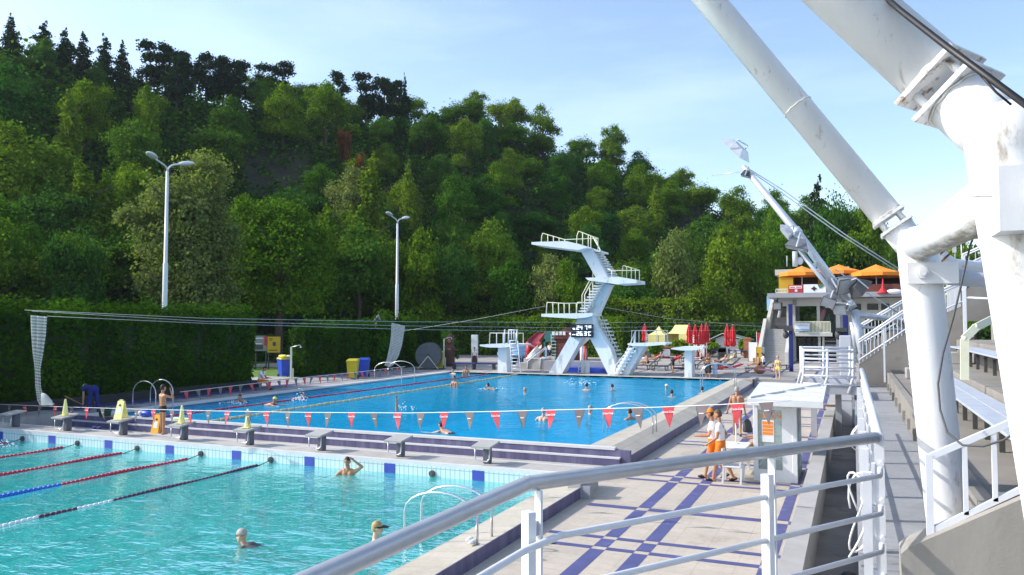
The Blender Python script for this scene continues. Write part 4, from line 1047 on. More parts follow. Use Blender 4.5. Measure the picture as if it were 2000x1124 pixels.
b = MB(); slabp(b, [(1163, 543), (1187, 543), (1153, 484), (1133, 490)], TY+.1, TY+1.1); b.build('upper_spine', M['tower_white'], tw, O)
b = MB(); slabp(b, [(1047, 475.5), (1113, 473.5), (1138, 479), (1155, 486), (1136, 491), (1104, 487), (1047, 480)], TY-.9, TY+1.8); slabp(b, [(1150, 485), (1168, 488), (1168, 492), (1150, 490)], TY+.4, TY+2.6); b.build('top_platform', M['tower_white'], tw, O)
def steps(n, a, c, y0, y1, w=.55, mat='white_paint'):
    b = MB()
    for i in range(n):
        p = T(*a).lerp(T(*c), (i+.5)/n); b.box(p.x-w/2, p.x+w/2, y0, y1, p.z-.05, p.z+.05)
        b.box(p.x+.1 if c[0] > a[0] else p.x-w/2+.02, p.x+w/2-.02 if c[0] > a[0] else p.x-.1, y0+.1, y1-.1, p.z-.2, p.z-.05)
    b.build('stair_flight', M[mat], tw, O)
steps(11, (1140, 611), (1176, 551), TY-.5, TY+.6)
steps(11, (1189, 541), (1154, 487), TY+.7, TY+1.8)
steps(14, (1207, 728), (1161, 622), TY+1.0, TY+2.1)
def rail(pts, posts, y, hgt=1.0, r=.035, mat='cream_rail', base=None):
    b = MB(); P = [T(px, py, y) for px, py in pts]; b.tube(P, r, 6)
    for (x0, y0), (x1, y1) in posts: b.tube([T(x0, y0, y), T(x1, y1, y)], r, 6)
    b.build('railing', M[mat], tw, O)
rail([(1057, 476), (1058, 462), (1060, 456), (1103, 468.5), (1168, 465.5), (1168, 490)], [((1070, 475), (1070, 459)), ((1081, 475), (1081, 462)), ((1092, 474), (1092, 465)), ((1103, 474), (1103, 468))], TY-.75)
rail([(1126, 478), (1127, 461), (1130, 452), (1154, 461), (1168, 466)], [((1138, 479), (1138, 455)), ((1149, 483), (1149, 459)), ((1154, 486), (1154, 461))], TY+1.6)
rail([(1158, 463), (1186, 513), (1186, 541)], [((1168, 515), (1168, 480)), ((1174, 524), (1174, 492)), ((1181, 535), (1181, 504))], TY+.8)
rail([(1162, 463), (1181, 510), (1181, 536)], [], TY+1.9)
rail([(1187, 526), (1195, 529), (1249, 528.5), (1249, 554)], [((1195, 542), (1195, 529))], TY-.65)
rail([(1215, 543), (1216, 524), (1217, 519), (1249, 528)], [((1224, 545), (1224, 521)), ((1233, 547), (1233, 524)), ((1241, 549), (1241, 526))], TY+1.6)
rail([(1137, 612), (1137, 576), (1152, 548), (1158, 550), (1158, 572)], [((1158, 600), (1158, 550))], TY-.4)
rail([(1142, 612), (1142, 576), (1157, 549)], [((1152, 590), (1152, 562)), ], TY+.6)
rail([(1158, 544), (1158, 530), (1166, 540)], [], TY-.5)
rail([(1067, 613), (1068, 596), (1069, 591), (1102, 593), (1137, 592.5)], [((1080, 613), (1080, 591)), ((1091, 613), (1091, 592)), ((1102, 613), (1102, 593)), ((1112, 613), (1112, 593)), ((1126, 613), (1126, 592))], TY-.55)
rail([(1126, 612), (1127, 596), (1128, 591), (1142, 591)], [], TY+1.4)
rail([(1167, 611), (1167, 598), (1195, 664), (1206, 682)], [((1169, 628), (1169, 611)), ((1174, 647), (1174, 624)), ((1195, 682), (1195, 664))], TY+1.0)
rail([(1164, 612), (1164, 606), (1192, 668), (1192, 684), (1212, 715)], [], TY+2.1)
# number board
nb = thing('display_board', 'black electronic board showing two temperatures on the diving tower', 'display', T(1137, 659, TY-.32)); OB = nb.location.copy()
a = T(1116, 633.5, TY-.3); c = T(1158, 659.5, TY-.3)
b = MB(); b.box(a.x, c.x, TY-.42, TY-.12, c.z, a.z, bev=.02); b.build('case', M['screen'], nb, OB)
def segdigit(b, ch, x, z, w, h, y, th):
    S = {'2': 'abged', '4': 'fgbc', '7': 'abc', '6': 'afgedc', '3': 'abgcd', 'C': 'afed', 'o': 'abgf'}[ch]
    R = {'a': (x, x+w, z+h-th, z+h), 'g': (x, x+w, z+h/2-th/2, z+h/2+th/2), 'd': (x, x+w, z, z+th), 'f': (x, x+th, z+h/2, z+h), 'b': (x+w-th, x+w, z+h/2, z+h), 'e': (x, x+th, z, z+h/2), 'c': (x+w-th, x+w, z, z+h/2)}
    for k in S:
        r = R[k]; b.box(r[0], r[1], y-.012, y, r[2], r[3])
W = c.x-a.x; Hh = a.z-c.z; y = TY-.422
b = MB(); dw = W*.115; dh = Hh*.3; th = W*.03
for ch, fx in (('2', .27), ('4', .42), ('7', .65), ('o', .83)): segdigit(b, ch, a.x+W*fx, c.z+Hh*.58, dw, dh, y, th)
for ch, fx in (('2', .27), ('6', .42), ('3', .62), ('C', .82)): segdigit(b, ch, a.x+W*fx, c.z+Hh*.14, dw, dh, y, th)
b.box(a.x+W*.545, a.x+W*.57, y-.012, y, c.z+Hh*.14, c.z+Hh*.18); b.box(a.x+W*.76, a.x+W*.79, y-.012, y, c.z+Hh*.36, c.z+Hh*.4)
b.build('digits', M['led'], nb, OB)
b = MB(); x = a.x+W*.06
b.ell((x+W*.07, y, c.z+Hh*.65), (W*.05, .01, Hh*.07), 10, 6); b.ell((x+W*.1, y, c.z+Hh*.62), (W*.06, .01, Hh*.05), 10, 6)
for k in range(3): b.ell((x+W*(.03+.05*k), y, c.z+Hh*(.2+.015*(k % 2))), (W*.035, .01, Hh*.035), 8, 5)
b.build('symbols', M['led'], nb, OB)
# ---- lower boards left and right
lb = thing('springboard_stand', 'low white diving stand left of the tower with railed board and ladder', 'diving stand', T(985, 728)); OL = lb.location.copy()
b = MB(); slabp(b, [(974, 728), (992, 728), (991, 678), (975, 678)], TY-.2, TY+.9); b.build('pillar', M['tower_white'], lb, OL)
b = MB(); slabp(b, [(945, 673), (985, 671), (1024, 672), (1024, 675), (990, 679), (960, 678.5), (945, 676)], TY-.7, TY+1.3); b.build('board', M['tower_white'], lb, OL)
b = MB(); y = TY+1.2
b.tube([T(956, 672, y), T(957, 651, y), T(1022, 651, y), T(1022, 673, y)], .035, 6)
for px in (970, 983, 1008): b.tube([T(px, 672, y), T(px, 651, y)], .035, 6)
b.build('railing', M['white_rail'], lb, OL)
b = MB(); y = TY-.9
for px in (986, 994, 1010): b.tube([T(px, 644, y), T(px-1, 672, y)], .05, 6)
b.tube([T(994, 645, y), T(1010, 645, y)], .045, 6); b.tube([T(995, 666, y), T(1009, 666, y)], .045, 6)
for px in (999, 1004): b.tube([T(px, 645, y), T(px, 666, y)], .04, 6)
b.tube([T(996, 666, y), T(1000, 728, y)], .04, 6); b.tube([T(1011, 666, y), T(1017, 728, y)], .04, 6)
for k in range(8): b.tube([T(996.5+.5*k, 672+7*k, y), T(1011.5+.7*k, 672+7*k, y)], .03, 6)
b.build('ladder', M['white_rail'], lb, OL)
rb = thing('diving_stand', 'white diving stand right of the tower with stepped inclined leg and railing', 'diving stand', T(1232, 733)); ORR = rb.location.copy()
b = MB(); slabp(b, [(1208, 734), (1228, 734), (1262, 672), (1238, 676)], TY-.2, TY+1.0); b.build('inclined_leg', M['tower_white'], rb, ORR)
b = MB(); slabp(b, [(1230, 671), (1304, 669), (1304, 673), (1270, 676), (1240, 676), (1230, 673.5)], TY-.6, TY+1.4); b.build('platform', M['tower_white'], rb, ORR)
b = MB()
for i in range(8):
    p = T(1210, 730).lerp(T(1240, 678), (i+.4)/8); b.box(p.x-.35, p.x+.25, TY-.5, TY+.6, p.z-.06, p.z+.06); b.ell((p.x-.1, TY-.45, p.z-.05), (.25, .12, .16), 8, 5)
b.build('stair_flight', M['tower_white'], rb, ORR)
b = MB(); y = TY+1.3
b.tube([T(1233, 670, y), T(1234, 646, y), T(1303, 646, y), T(1303, 670, y)], .035, 6)
for px in (1241, 1248, 1262, 1283): b.tube([T(px, 670, y), T(px, 646, y)], .03, 6)
b.build('railing', M['white_rail'], rb, ORR)
b = MB(); y = TY-.5
b.tube([T(1202, 733, y), T(1202, 715, y), T(1222, 690, y), T(1233, 668, y), T(1240, 648, y), T(1240, 672, y)], .035, 6); b.tube([T(1222, 718, y), T(1222, 690, y)], .03, 6)
b.box(T(1241, 670).x, T(1245, 670).x, y, y+.05, T(0, 670).z, T(0, 647).z)
b.build('railing', M['white_rail'], rb, ORR)
pb_ = thing('diving_pedestal', 'plain white pillar with flat board on top at the far right of the pool', 'diving stand', T(1345, 737)); OP = pb_.location.copy()
b = MB(); slabp(b, [(1338, 738), (1352, 738), (1352, 684), (1338, 684)], TY-.2, TY+.9); b.build('pillar', M['tower_white'], pb_, OP)
b = MB(); slabp(b, [(1314, 680), (1330, 677.5), (1376, 677), (1376, 681), (1355, 684.5), (1335, 684.5), (1314, 682)], TY-.6, TY+1.3); b.build('board', M['tower_white'], pb_, OP)
# low wall with blue front between the tower legs, small stair with rails at its left
b = MB(); a = T(1062, 705, 56.2); c = T(1192, 733, 56.2); b.box(a.x, c.x, 56.2, 57.4, .494, a.z); single('terrace_wall', b, M['wall_grey'], 'low grey terrace wall behind the legs of the diving tower', 'wall')
b = MB(); a = T(1094, 718, 54.6); c = T(1192, 729, 54.6); b.box(a.x, c.x, 54.6, 56.1, .494, a.z); b.box(a.x-.3, c.x+.2, 54.3, 54.58, .494, .6)
single('blue_bench_wall', b, [M['blue_bin']], 'long low blue wall between the legs of the diving tower', 'wall')
t = thing('lifeguard_chair', 'small white ladder seat standing between the tower legs', 'chair', T(1136, 731, 54.0)); O2_ = t.location.copy()
b = MB(); y = 54.0
b.tube([T(1129, 731, y), T(1132, 706, y)], .04, 6); b.tube([T(1142, 731, y), T(1145, 682, y)], .04, 6)
for k in range(4): b.tube([T(1129+.8*k, 728-6*k, y), T(1142.5+.5*k, 728-6*k, y)], .035, 6)
b.build('ladder', M['white_rail'], t, O2_)
b = MB(); a = T(1137, 690, y); b.box(a.x-.1, a.x+.55, y, y+.06, T(0, 703).z, T(0, 683).z); b.box(a.x-.1, a.x+.55, y, y+.6, T(0, 705).z, T(0, 703).z); b.tube([T(1145, 704, y+.6), T(1151, 731, y+.6)], .03, 6); b.build('seat', M['white_paint'], t, O2_)
b = MB(); b.box(T(978, 0, 53.8).x+.9, T(1055, 0, 53.8).x, 53.6, 54.1, .494, T(0, 722, 53.8).z); single('planter_box', b, M['concrete_pale'], 'long low stone planter at the foot of the low diving stand', 'planter')
t = thing('entry_stair', 'small poolside stair with white handrails left of the tower', 'stair', T(1045, 722, 57.)); O3_ = t.location.copy(); y = 57.
b = MB(); a = T(1028, 718, y); c = T(1062, 704, y); b.box(a.x, c.x, y, y+1.5, .494, c.z+.1); b.box(a.x-.9, a.x, y, y+1.5, .494, c.z-.25); b.build('step', M['concrete_pale'], t, O3_)
for yy in (y-.05, y+1.5):
    b = MB(); b.tube([T(1030, 720, yy), T(1031, 706, yy), T(1066, 678, yy), T(1066, 700, yy)], .05, 6); b.tube([T(1054, 722, yy), T(1056, 700, yy), T(1085, 696, yy)], .04, 6); b.build('handrail', M['white_rail'], t, O3_)
# ================================================================== FAR BACKGROUND, RIGHT BANK
# ---- slim floodlight mast
D3 = 35.
def Q(px, py, d=D3): return at(px, py, d=d)
m3 = thing('floodlight_mast', 'slim silver floodlight mast leaning over the pool from the end of the stand', 'mast', Q(1692, 735)); O = m3.location.copy()
b = MB(); b.box(O.x-.3, O.x+.5, O.y-.5, O.y+.5, ZW-.3, O.z+.35, bev=.02); b.build('footing', M['concrete'], m3, O)
b = MB(); b.tube([Q(1691, 724), Q(1668, 606)], [.17, .18], 14); b.build('leg', M['galv'], m3, O)
b = MB(); b.tube([Q(1673, 690, 35.4), Q(1664, 630, 35.2)], .11, 10); b.build('leg', M['galv'], m3, O)
b = MB(); b.tube([Q(1666, 604), Q(1560, 458, 36), Q(1452, 326, 38)], [.2, .185, .13], 16); b.build('boom', M['galv'], m3, O)
for p, q_ in ((1664, 602), (1560, 458)):
    b = MB(); c = Q(p, q_, 35 if p > 1600 else 36); b.tube([c, c+(Q(1452, 326, 38)-Q(1666, 604)).normalized()*.3], .225, 14); b.build('collar', M['galv'], m3, O)
b = MB(); b.tube([Q(1660, 614), Q(1546, 470, 35.6)], .1, 12); b.build('lower_boom', M['galv'], m3, O)
for f in (.15, .4, .62):
    b = MB(); a = Q(1666, 604).lerp(Q(1560, 458, 36), f); c = Q(1660, 614).lerp(Q(1546, 470, 35.6), f+.02); b.beam(a, c, .07, .2); b.build('brace', M['galv'], m3, O)
b = MB(); b.tube([Q(1668, 614), Q(1800, 632, 36.5)], .13, 12); b.build('tie', M['galv'], m3, O)
b = MB(); b.tube([Q(1676, 638), Q(1900, 658, 36.5)], .075, 10); b.build('tie', M['galv'], m3, O)
b = MB(); b.tube([Q(1690, 698, 34.8), Q(1678, 700, 34.8)], .2, 10); b.box(Q(1680, 0).x-.3, Q(1680, 0).x, Q(1680, 0).y-.3, Q(1680, 0).y, Q(0, 712).z, Q(0, 690).z); b.build('junction_box', M['mid_grey'], m3, O)
def flood(parent, O, c, size, nrm, up, mat='mid_grey', name='floodlight'):
    """box shaped floodlight: reflector housing, bracket"""
    n = Vector(nrm).normalized(); x = n.cross(Vector(up)).normalized(); u = x.cross(n)
    w, h, dp = size; c = Vector(c); b = MB()
    f = [c+x*w*sx+u*h*sy for sx, sy in ((-.5, -.5), (.5, -.5), (.5, .5), (-.5, .5))]
    k = [c-n*dp+x*w*.55*sx+u*h*.55*sy for sx, sy in ((-.5, -.5), (.5, -.5), (.5, .5), (-.5, .5))]
    b.add(f+k, [(0, 1, 2, 3), (7, 6, 5, 4), (0, 4, 5, 1), (1, 5, 6, 2), (2, 6, 7, 3), (3, 7, 4, 0)])
    ob = b.build(name, M[mat], parent, O)
    b = MB(); b.prism([p+n*.012 for p in [c+x*w*.44*sx+u*h*.44*sy for sx, sy in ((-1, -1), (1, -1), (1, 1), (-1, 1))]], n*.01); b.build('lens', M['lamp_glass'], ob, O)
    b = MB(); b.beam(c+x*w*.56, c+x*w*.5-n*dp*1.5, .05, .05); b.beam(c-x*w*.56, c-x*w*.5-n*dp*1.5, .05, .05); b.beam(c+x*w*.5-n*dp*1.5, c-x*w*.5-n*dp*1.5, .05, .05); b.build('bracket', M['galv'], ob, O)
    return ob
flood(m3, O, Q(1436, 296, 38), (.95, 1.5, .35), (-.75, .2, -.75), (-.5, .3, .6), 'galv')
flood(m3, O, Q(1456, 345, 37.8), (.35, .45, .3), (-.3, -.1, -.9), (-1, 0, .3), 'dark_grey')
flood(m3, O, Q(1556, 486, 35.2), (.75, 1.0, .45), (-.25, -.1, -.95), (-1, 0, .5), 'silver_cone')
flood(m3, O, Q(1533, 455, 35.4), (.5, .7, .3), (-.8, -.3, -.5), (-.3, .3, .8), 'box_grey')
flood(m3, O, Q(1654, 560, 34.6), (.8, .85, .45), (.3, -.5, -.5), (-.3, .4, .8), 'silver_cone')
flood(m3, O, Q(1684, 568, 34.4), (.75, .9, .45), (.6, .3, -.6), (.3, .4, .8), 'dark_grey')
flood(m3, O, Q(1618, 592, 34.8), (.6, .6, .35), (-.2, -.6, -.6), (-.8, .1, .5), 'silver_cone')
flood(m3, O, Q(1640, 606, 34.8), (.6, .5, .4), (-.3, -.7, -.5), (0, -.2, 1), 'concrete_pale')
b = MB(); b.tube([Q(1458, 330, 38), Q(1520, 372, 37.4), Q(1640, 458, 36.4), Q(1765, 538, 35.5)], .025, 6); b.tube([Q(1462, 330, 38), Q(1530, 372, 37.4), Q(1650, 458, 36.4), Q(1772, 536, 35.5)], .025, 6)
b.tube([Q(1630, 525, 35.6), Q(1690, 570, 35), Q(1755, 612, 34.5)], .03, 6); b.tube([Q(1390, 343, 40), Q(1446, 336, 38)], .02, 6)
b.build('stay_cable', M['galv'], m3, O)
# ---- balustraded stairs of the stand
def balustrade(label, a, c, hgt, n, mat='white_rail', wall=None):
    t = thing('stair_balustrade', label, 'railing', a, group='white balustrades of the stand stairs'); O = a.copy()
    b = MB()
    for f in (1., .9): b.tube([a+Vector((0, 0, hgt*f)), c+Vector((0, 0, hgt*f))], .045, 8)
    b.tube([a+Vector((0, 0, .18)), c+Vector((0, 0, .18))], .035, 8); b.build('rail', M[mat], t, O)
    b = MB()
    for i in range(n+1):
        p = a.lerp(c, i/n); b.beam(p+Vector((0, 0, .02)), p+Vector((0, 0, hgt)), .035, .035)
    b.build('baluster', M[mat], t, O)
    if wall:
        b = MB(); b.prism([a, c, Vector((c.x, c.y, min(a.z, c.z)-wall)), Vector((a.x, a.y, min(a.z, c.z)-wall))], (0, .25, 0)); b.build('side_wall', M['concrete'], t, O)
Ys = 36.2
balustrade('front white balustrade climbing right from the foot of the slim mast', at(1678, 712, Y=Ys), at(1800, 632, Y=Ys), 1.0, 16, wall=1.6)
balustrade('front white balustrade of the upper flight between the two thick masts', at(1800, 632, Y=Ys), at(1885, 596, Y=Ys), 1.0, 9, wall=1.6)
balustrade('back white balustrade climbing right behind the slim mast', at(1676, 682, Y=40), at(1800, 612, Y=40), 1.05, 18, wall=.5)
balustrade('back white balustrade of the upper flight near the top of the stand', at(1800, 606, Y=40), at(1960, 530, Y=40), 1.05, 18, wall=.5)
balustrade('highest white balustrade below the trees at the right edge', at(1880, 538, Y=44), at(2040, 470, Y=44), 1.0, 12)
b = MB(); a = at(1885, 640, Y=30.); b.box(a.x-.05, a.x+.05, 29.95, 30.05, 2.7, a.z+2.4)
for k in range(3): b.tube([(a.x, 30, a.z+1.0+.55*k), at(2040, 590-26*k, Y=30)], .035, 8)
single('tier_railing', b, M['white_rail'], 'white three bar railing rising across the upper tiers of the stand', 'railing')
b = MB(); a = at(1858, 640, Y=36.4); b.box(a.x-.1, a.x+.35, 36.6, 36.75, a.z-.2, a.z+1.9); single('notice_board', b, M['white_paint'], 'white rectangular panel at the head of the stand stair', 'panel')
b = MB(); a = at(1727, 690, Y=32.); b.box(a.x-.03, a.x+.03, 31.97, 32.03, 1.9, a.z+.9); single('railing_post', b, M['white_rail'], 'single slim white post at the near edge of the lowest tier', 'post')
# ---- restaurant building
YB = 78.
def B(px, py, y=YB): return at(px, py, Y=y)
rs = thing('restaurant_building', 'two storey white poolside building with a roof terrace and restaurant on top', 'building', (B(1620, 700).x, YB, .494)); O = Vector((B(1620, 700).x, YB, .494))
X = lambda px, y=YB: B(px, 600, y).x
Z = lambda py, y=YB: B(1600, py, y).z
b = MB()
b.box(X(1536), X(1553), YB, YB+6, .494, Z(583)); b.box(X(1595), X(1601), YB, YB+.5, Z(650), Z(583)); b.box(X(1597), X(1602), YB-.3, YB+.2, .494, Z(657)); b.box(X(1605), X(1609), YB-.3, YB+.2, .494, Z(657)); b.box(X(1632), X(1640), YB-.2, YB+5, .494, Z(583))
b.box(X(1520), X(1640), YB-.1, YB+.3, Z(598), Z(582)); b.box(X(1640), X(1800), YB+1.2, YB+6, Z(620), Z(583)); b.box(X(1640), X(1690), YB+1.5, YB+6, .494, Z(620)); b.box(X(1553), X(1640), YB+5.5, YB+6, .494, Z(655)); b.box(X(1600), X(1640), YB+5.5, YB+6, Z(650), Z(583))
b.build('wall', M['building_wall'], rs, O)
b = MB(); b.box(X(1553), X(1625), YB-.8, YB+6, Z(657), Z(650)); b.build('balcony_slab', M['building_wall'], rs, O)
b = MB(); b.box(X(1502), X(1800), YB-1.6, YB+11, Z(582), Z(573)); b.build('terrace_slab', M['wall_grey'], rs, O)
for a, c in ((1555, 1571), (1573, 1583), (1585, 1596)): b = MB(); b.box(X(a), X(c), YB+1, YB+1.1, Z(697), Z(660)); b.build('window', M['dark_glass'], rs, O)  # dark sheets of the lower floor stand in for shade inside its openings
b = MB(); b.box(X(1608), X(1632), YB+1, YB+1.1, Z(697), Z(660)); b.build('window', M['dark_glass'], rs, O)
for a, c in ((1664, 1682), (1694, 1716), (1722, 1738)): b = MB(); b.box(X(a), X(c), YB+1.12, YB+1.19, Z(606), Z(594)); b.build('window', M['dark_glass'], rs, O)
b = MB()
for k in range(3): b.box(X(1608), X(1632), YB+.9, YB+.96, Z(668+8*k), Z(666+8*k))
b.build('shutter', M['white_paint'], rs, O)
def fence(parent, O, px0, px1, pyb, pyt, y, n, mat, w=.05):
    a = B(px0, pyb, y); c = B(px1, pyb, y); zb, zt = a.z, B(px0, pyt, y).z; b = MB()
    b.box(a.x, c.x, y-.03, y+.03, zt-.08, zt); b.box(a.x, c.x, y-.03, y+.03, zb, zb+.06)
    for i in range(n+1): x = a.x+(c.x-a.x)*i/n; b.box(x-w/2, x+w/2, y-.02, y+.02, zb+.06, zt-.08)
    b.build('railing', M[mat], parent, O)
fence(rs, O, 1552, 1622, 650, 628, YB-.7, 26, 'cream_rail', .06)
fence(rs, O, 1515, 1538, 573, 564.5, YB-1.4, 8, 'cream_rail')
fence(rs, O, 1686, 1790, 573.5, 556, YB-1.4, 34, 'maroon_wood', .13)
b = MB(); b.box(X(1600), X(1690), YB-1.45, YB-1.35, Z(573), Z(558)); b.build('terrace_panel', M['building_wall'], rs, O)
b = MB(); b.box(X(1510), X(1646), YB+2.5, YB+9, Z(533), Z(521.5)); b.box(X(1650), X(1660), YB+4, YB+5, Z(522), Z(517)); b.box(X(1662), X(1800), YB+3.5, YB+9, Z(541), Z(531)); b.build('roof', M['building_wall'], rs, O)
b = MB(); b.box(X(1517), X(1546), YB+2.7, YB+9, Z(573), Z(533)); b.box(X(1596), X(1604), YB+3.0, YB+9, Z(573), Z(533)); b.build('yellow_wall', M['mustard'], rs, O)
b = MB(); b.box(X(1546), X(1596), YB+4.2, YB+4.4, Z(573), Z(533)); b.box(X(1604), X(1800), YB+5, YB+5.2, Z(573), Z(534)); b.build('interior_shade', M['brown_dark'], rs, O)  # dark brown sheets stand in for the unlit restaurant interior
b = MB()
for k in range(10): b.box(X(1552+8.3*k), X(1557+8.3*k), YB+2.46, YB+2.49, Z(530), Z(524.5))
b.build('red_lettering', M['dark_red'], rs, O)
b = MB(); b.box(X(1549), X(1556), YB-.25, YB-.12, Z(596), Z(586)); b.build('grey_sign', M['mid_grey'], rs, O)
# banners on terrace railing and balcony
def banner(px0, px1, pyt, pyb, y, mat, label):
    t = thing('banner', label, 'banner', (B(px0, pyb, y).x, y, B(px0, pyb, y).z), group='banners on the poolside building'); Ob = t.location.copy()
    b = MB(); a = B(px0, pyb, y); c = B(px1, pyt, y); b.box(a.x, c.x, y-.02, y+.01, a.z, B(px0, pyt, y).z); b.build('sheet', M[mat], t, Ob); return t, Ob, a.x, c.x, a.z, B(px0, pyt, y).z
t, Ob, x0, x1, z0, z1 = banner(1540, 1568, 557.5, 573, YB-1.55, 'red', 'red banner with a white lettered band on the terrace railing')
b = MB(); b.box(x0+.1, x1-.08, YB-1.595, YB-1.575, z0+(z1-z0)*.56, z1-.08); b.box(x0+(x1-x0)*.45, x0+(x1-x0)*.62, YB-1.595, YB-1.575, z0+.12, z0+(z1-z0)*.45); b.build('white_band', M['white'], t, Ob)
b = MB()
for k in range(9):
    if k != 4: xx = x0+.16+(x1-x0-.3)*k/9.; b.box(xx, xx+(x1-x0)*.07, YB-1.605, YB-1.597, z0+(z1-z0)*.66, z1-.16)
b.build('lettering', M['red'], t, Ob)
t, Ob, x0, x1, z0, z1 = banner(1569.5, 1613, 556, 573, YB-1.55, 'white_cloth', 'white banner with a dark star emblem and a green corner on the terrace railing')
b = MB(); cx_, cz_ = x0+(x1-x0)*.47, (z0+z1)/2; r_ = (z1-z0)*.3
pts = [(cx_+r_*(1 if i % 2 == 0 else .55)*cos(i*pi/4+pi/2)*1.15, YB-1.6, cz_+r_*(1 if i % 2 == 0 else .55)*sin(i*pi/4+pi/2)) for i in range(8)]
b.prism(pts, (0, .018, 0)); b.build('emblem', M['brown_dark'], t, Ob)
b = MB(); b.prism([(x0+(x1-x0)*.62, YB-1.6, z1), (x1, YB-1.6, z1), (x1-.3, YB-1.6, z0+.5), (x0+(x1-x0)*.72, YB-1.6, z0+.4)], (0, .018, 0)); b.build('corner', M['roof_green'], t, Ob)
t, Ob, x0, x1, z0, z1 = banner(1553, 1581, 632, 647, YB-.85, 'white_cloth', 'white and blue banner tied to the balcony railing')
b = MB(); b.box(x0+.03, x1-.03, YB-.9, YB-.875, z0+.02, z0+(z1-z0)*.28); b.prism([(x0+.2, YB-.9, z0+.5), (x0+.9, YB-.9, z0+.5), (x0+.6, YB-.9, z1-.1)], (0, .02, 0)); b.prism([(x0+1.1, YB-.9, z0+.5), (x1-.3, YB-.9, z0+.45), (x1-.5, YB-.9, z1-.15), (x0+1.3, YB-.9, z1-.2)], (0, .02, 0)); b.build('print', M['pale_blue_cloth'], t, Ob)
# closed pink and green sunshades leaning on the balcony
b = MB(); b.tube([B(1597, 640, YB+1), B(1606, 612, YB+1), B(1612, 602, YB+1)], [.28, .33, .08], 10); single('folded_sunshade', b, M['pink_cloth'], 'folded pink sunshade leaning on the balcony', 'sunshade')
b = MB(); a = B(1610, 628, YB+1.5); c = B(1622, 615, YB+1.5); b.box(a.x, c.x, YB+1.4, YB+2.2, a.z, c.z, bev=.05); single('green_counter', b, M['roof_green'], 'green stall counter on the balcony', 'counter')
# big grey loudspeaker on the building corner, red bundle and white bundle on the terrace edge
b = MB(); a = B(1510, 607, YB-1.2); c = B(1528, 591, YB-1.2); b.box(a.x, c.x, YB-1.8, YB-1.0, a.z, c.z, 0, bev=.05); b.box(a.x+.1, c.x-.1, YB-1.83, YB-1.8, a.z+.1, c.z-.1, 1); b.tube([((a.x+c.x)/2, YB-1.2, c.z), ((a.x+c.x)/2, YB-1.2, Z(582))], .06, 6, 0)
single('loudspeaker', b, [M['dark_grey'], M['mid_grey']], 'square grey loudspeaker hanging under the terrace corner', 'loudspeaker')
b = MB(); a = B(1725, 573, YB-2); b.lathe([(.5, .0), (.4, .12), (.12, .5), (.03, 1.3)], (a.x, YB-1.62, a.z), 12); single('red_bundle', b, M['red_cloth'], 'red folded cloth bundle at the foot of the slatted terrace railing', 'cloth')
b = MB(); a = B(1747, 573, YB-2); b.ell((a.x, YB-1.66, a.z+.15), (.7, .25, .22), 12, 6); single('white_bundle', b, M['white_cloth'], 'white folded cloth bundle beside the red one on the terrace edge', 'cloth')
# orange parasols
def parasol(px, pyt, pyb, w, y, label):
    c = B(px, pyt, y); zb = B(px, pyb, y).z; t = thing('parasol', label, 'parasol', (c.x, y, Z(573)), rz=.2, group='orange parasols on the roof terrace'); h = c.z-Z(573); e = zb-Z(573)
    b = MB(); n = 8; vs = [(0, 0, h)]; 
    for k in range(n): a = 2*pi*k/n; vs.append((w*cos(a)*.5, w*sin(a)*.5, e+(h-e)*.42))
    for k in range(n): a = 2*pi*k/n; vs.append((w*cos(a), w*sin(a), e))
    for k in range(n): a = 2*pi*k/n; vs.append((w*cos(a), w*sin(a), e-.3))
    fs = []
    for k in range(n): k2 = (k+1) % n; fs += [(0, 1+k, 1+k2), (1+k, 1+n+k, 1+n+k2, 1+k2), (1+n+k, 1+2*n+k, 1+2*n+k2, 1+n+k2)]
    b.add(vs, fs); b.build('canopy', M['orange_cloth'], t)
    b = MB(); b.tube([(0, 0, 0), (0, 0, h)], .05, 8); b.build('pole', M['white_rail'], t)
    b = MB()
    for k in range(n): a = 2*pi*k/n; b.beam((0, 0, e+(h-e)*.3), (w*cos(a)*.95, w*sin(a)*.95, e-.02), .03, .03)
    b.build('rib', M['wood'], t)
parasol(1566, 520, 534, 2.05, YB+.6, 'orange parasol above the red and white banners on the terrace')
parasol(1638, 517, 531, 2.2, YB+1.8, 'orange parasol behind the slim silver mast')
parasol(1711, 517, 534, 2.3, YB+.6, 'orange parasol above the brown slatted railing')
parasol(1783, 520, 534, 2.2, YB+1.0, 'orange parasol half hidden by the second thick mast')
# roof mast with antennas
b = MB(); a = B(1553, 521, YB+5); b.tube([a, a+Vector((0, 0, 1.5))], .25, 10); b.tube([B(1537, 521, YB+5), B(1537, 500, YB+5)], .05, 6); b.ell(B(1562, 510, YB+5), (.35, .1, .4), 10, 6); b.box(B(1532, 0, YB+5).x, B(1538, 0, YB+5).x, YB+4.9, YB+5.2, B(0, 515, YB+5).z, B(0, 508, YB+5).z)
single('roof_antenna', b, M['box_grey'], 'grey flue and antennas on the restaurant roof', 'antenna')
b = MB(); a = at(1866, 520, d=70); b.tube([a, a+Vector((0, 0, 2.6))], .06, 6); b.tube([a+Vector((.5, 0, 0)), a+Vector((.5, 0, 2.2))], .05, 6); b.box(a.x-.2, a.x+.1, a.y-.1, a.y+.1, a.z+1.2, a.z+1.8); b.beam(a+Vector((-1.1, 0, -.6)), a+Vector((0, 0, .6)), .06, .06); b.beam(a+Vector((1.3, 0, -.6)), a+Vector((0, 0, .6)), .06, .06)
b.beam(a+Vector((0, 0, -6)), a, .1, .1); single('antenna_mast', b, M['galv'], 'small antenna mast seen between the two thick masts', 'antenna')
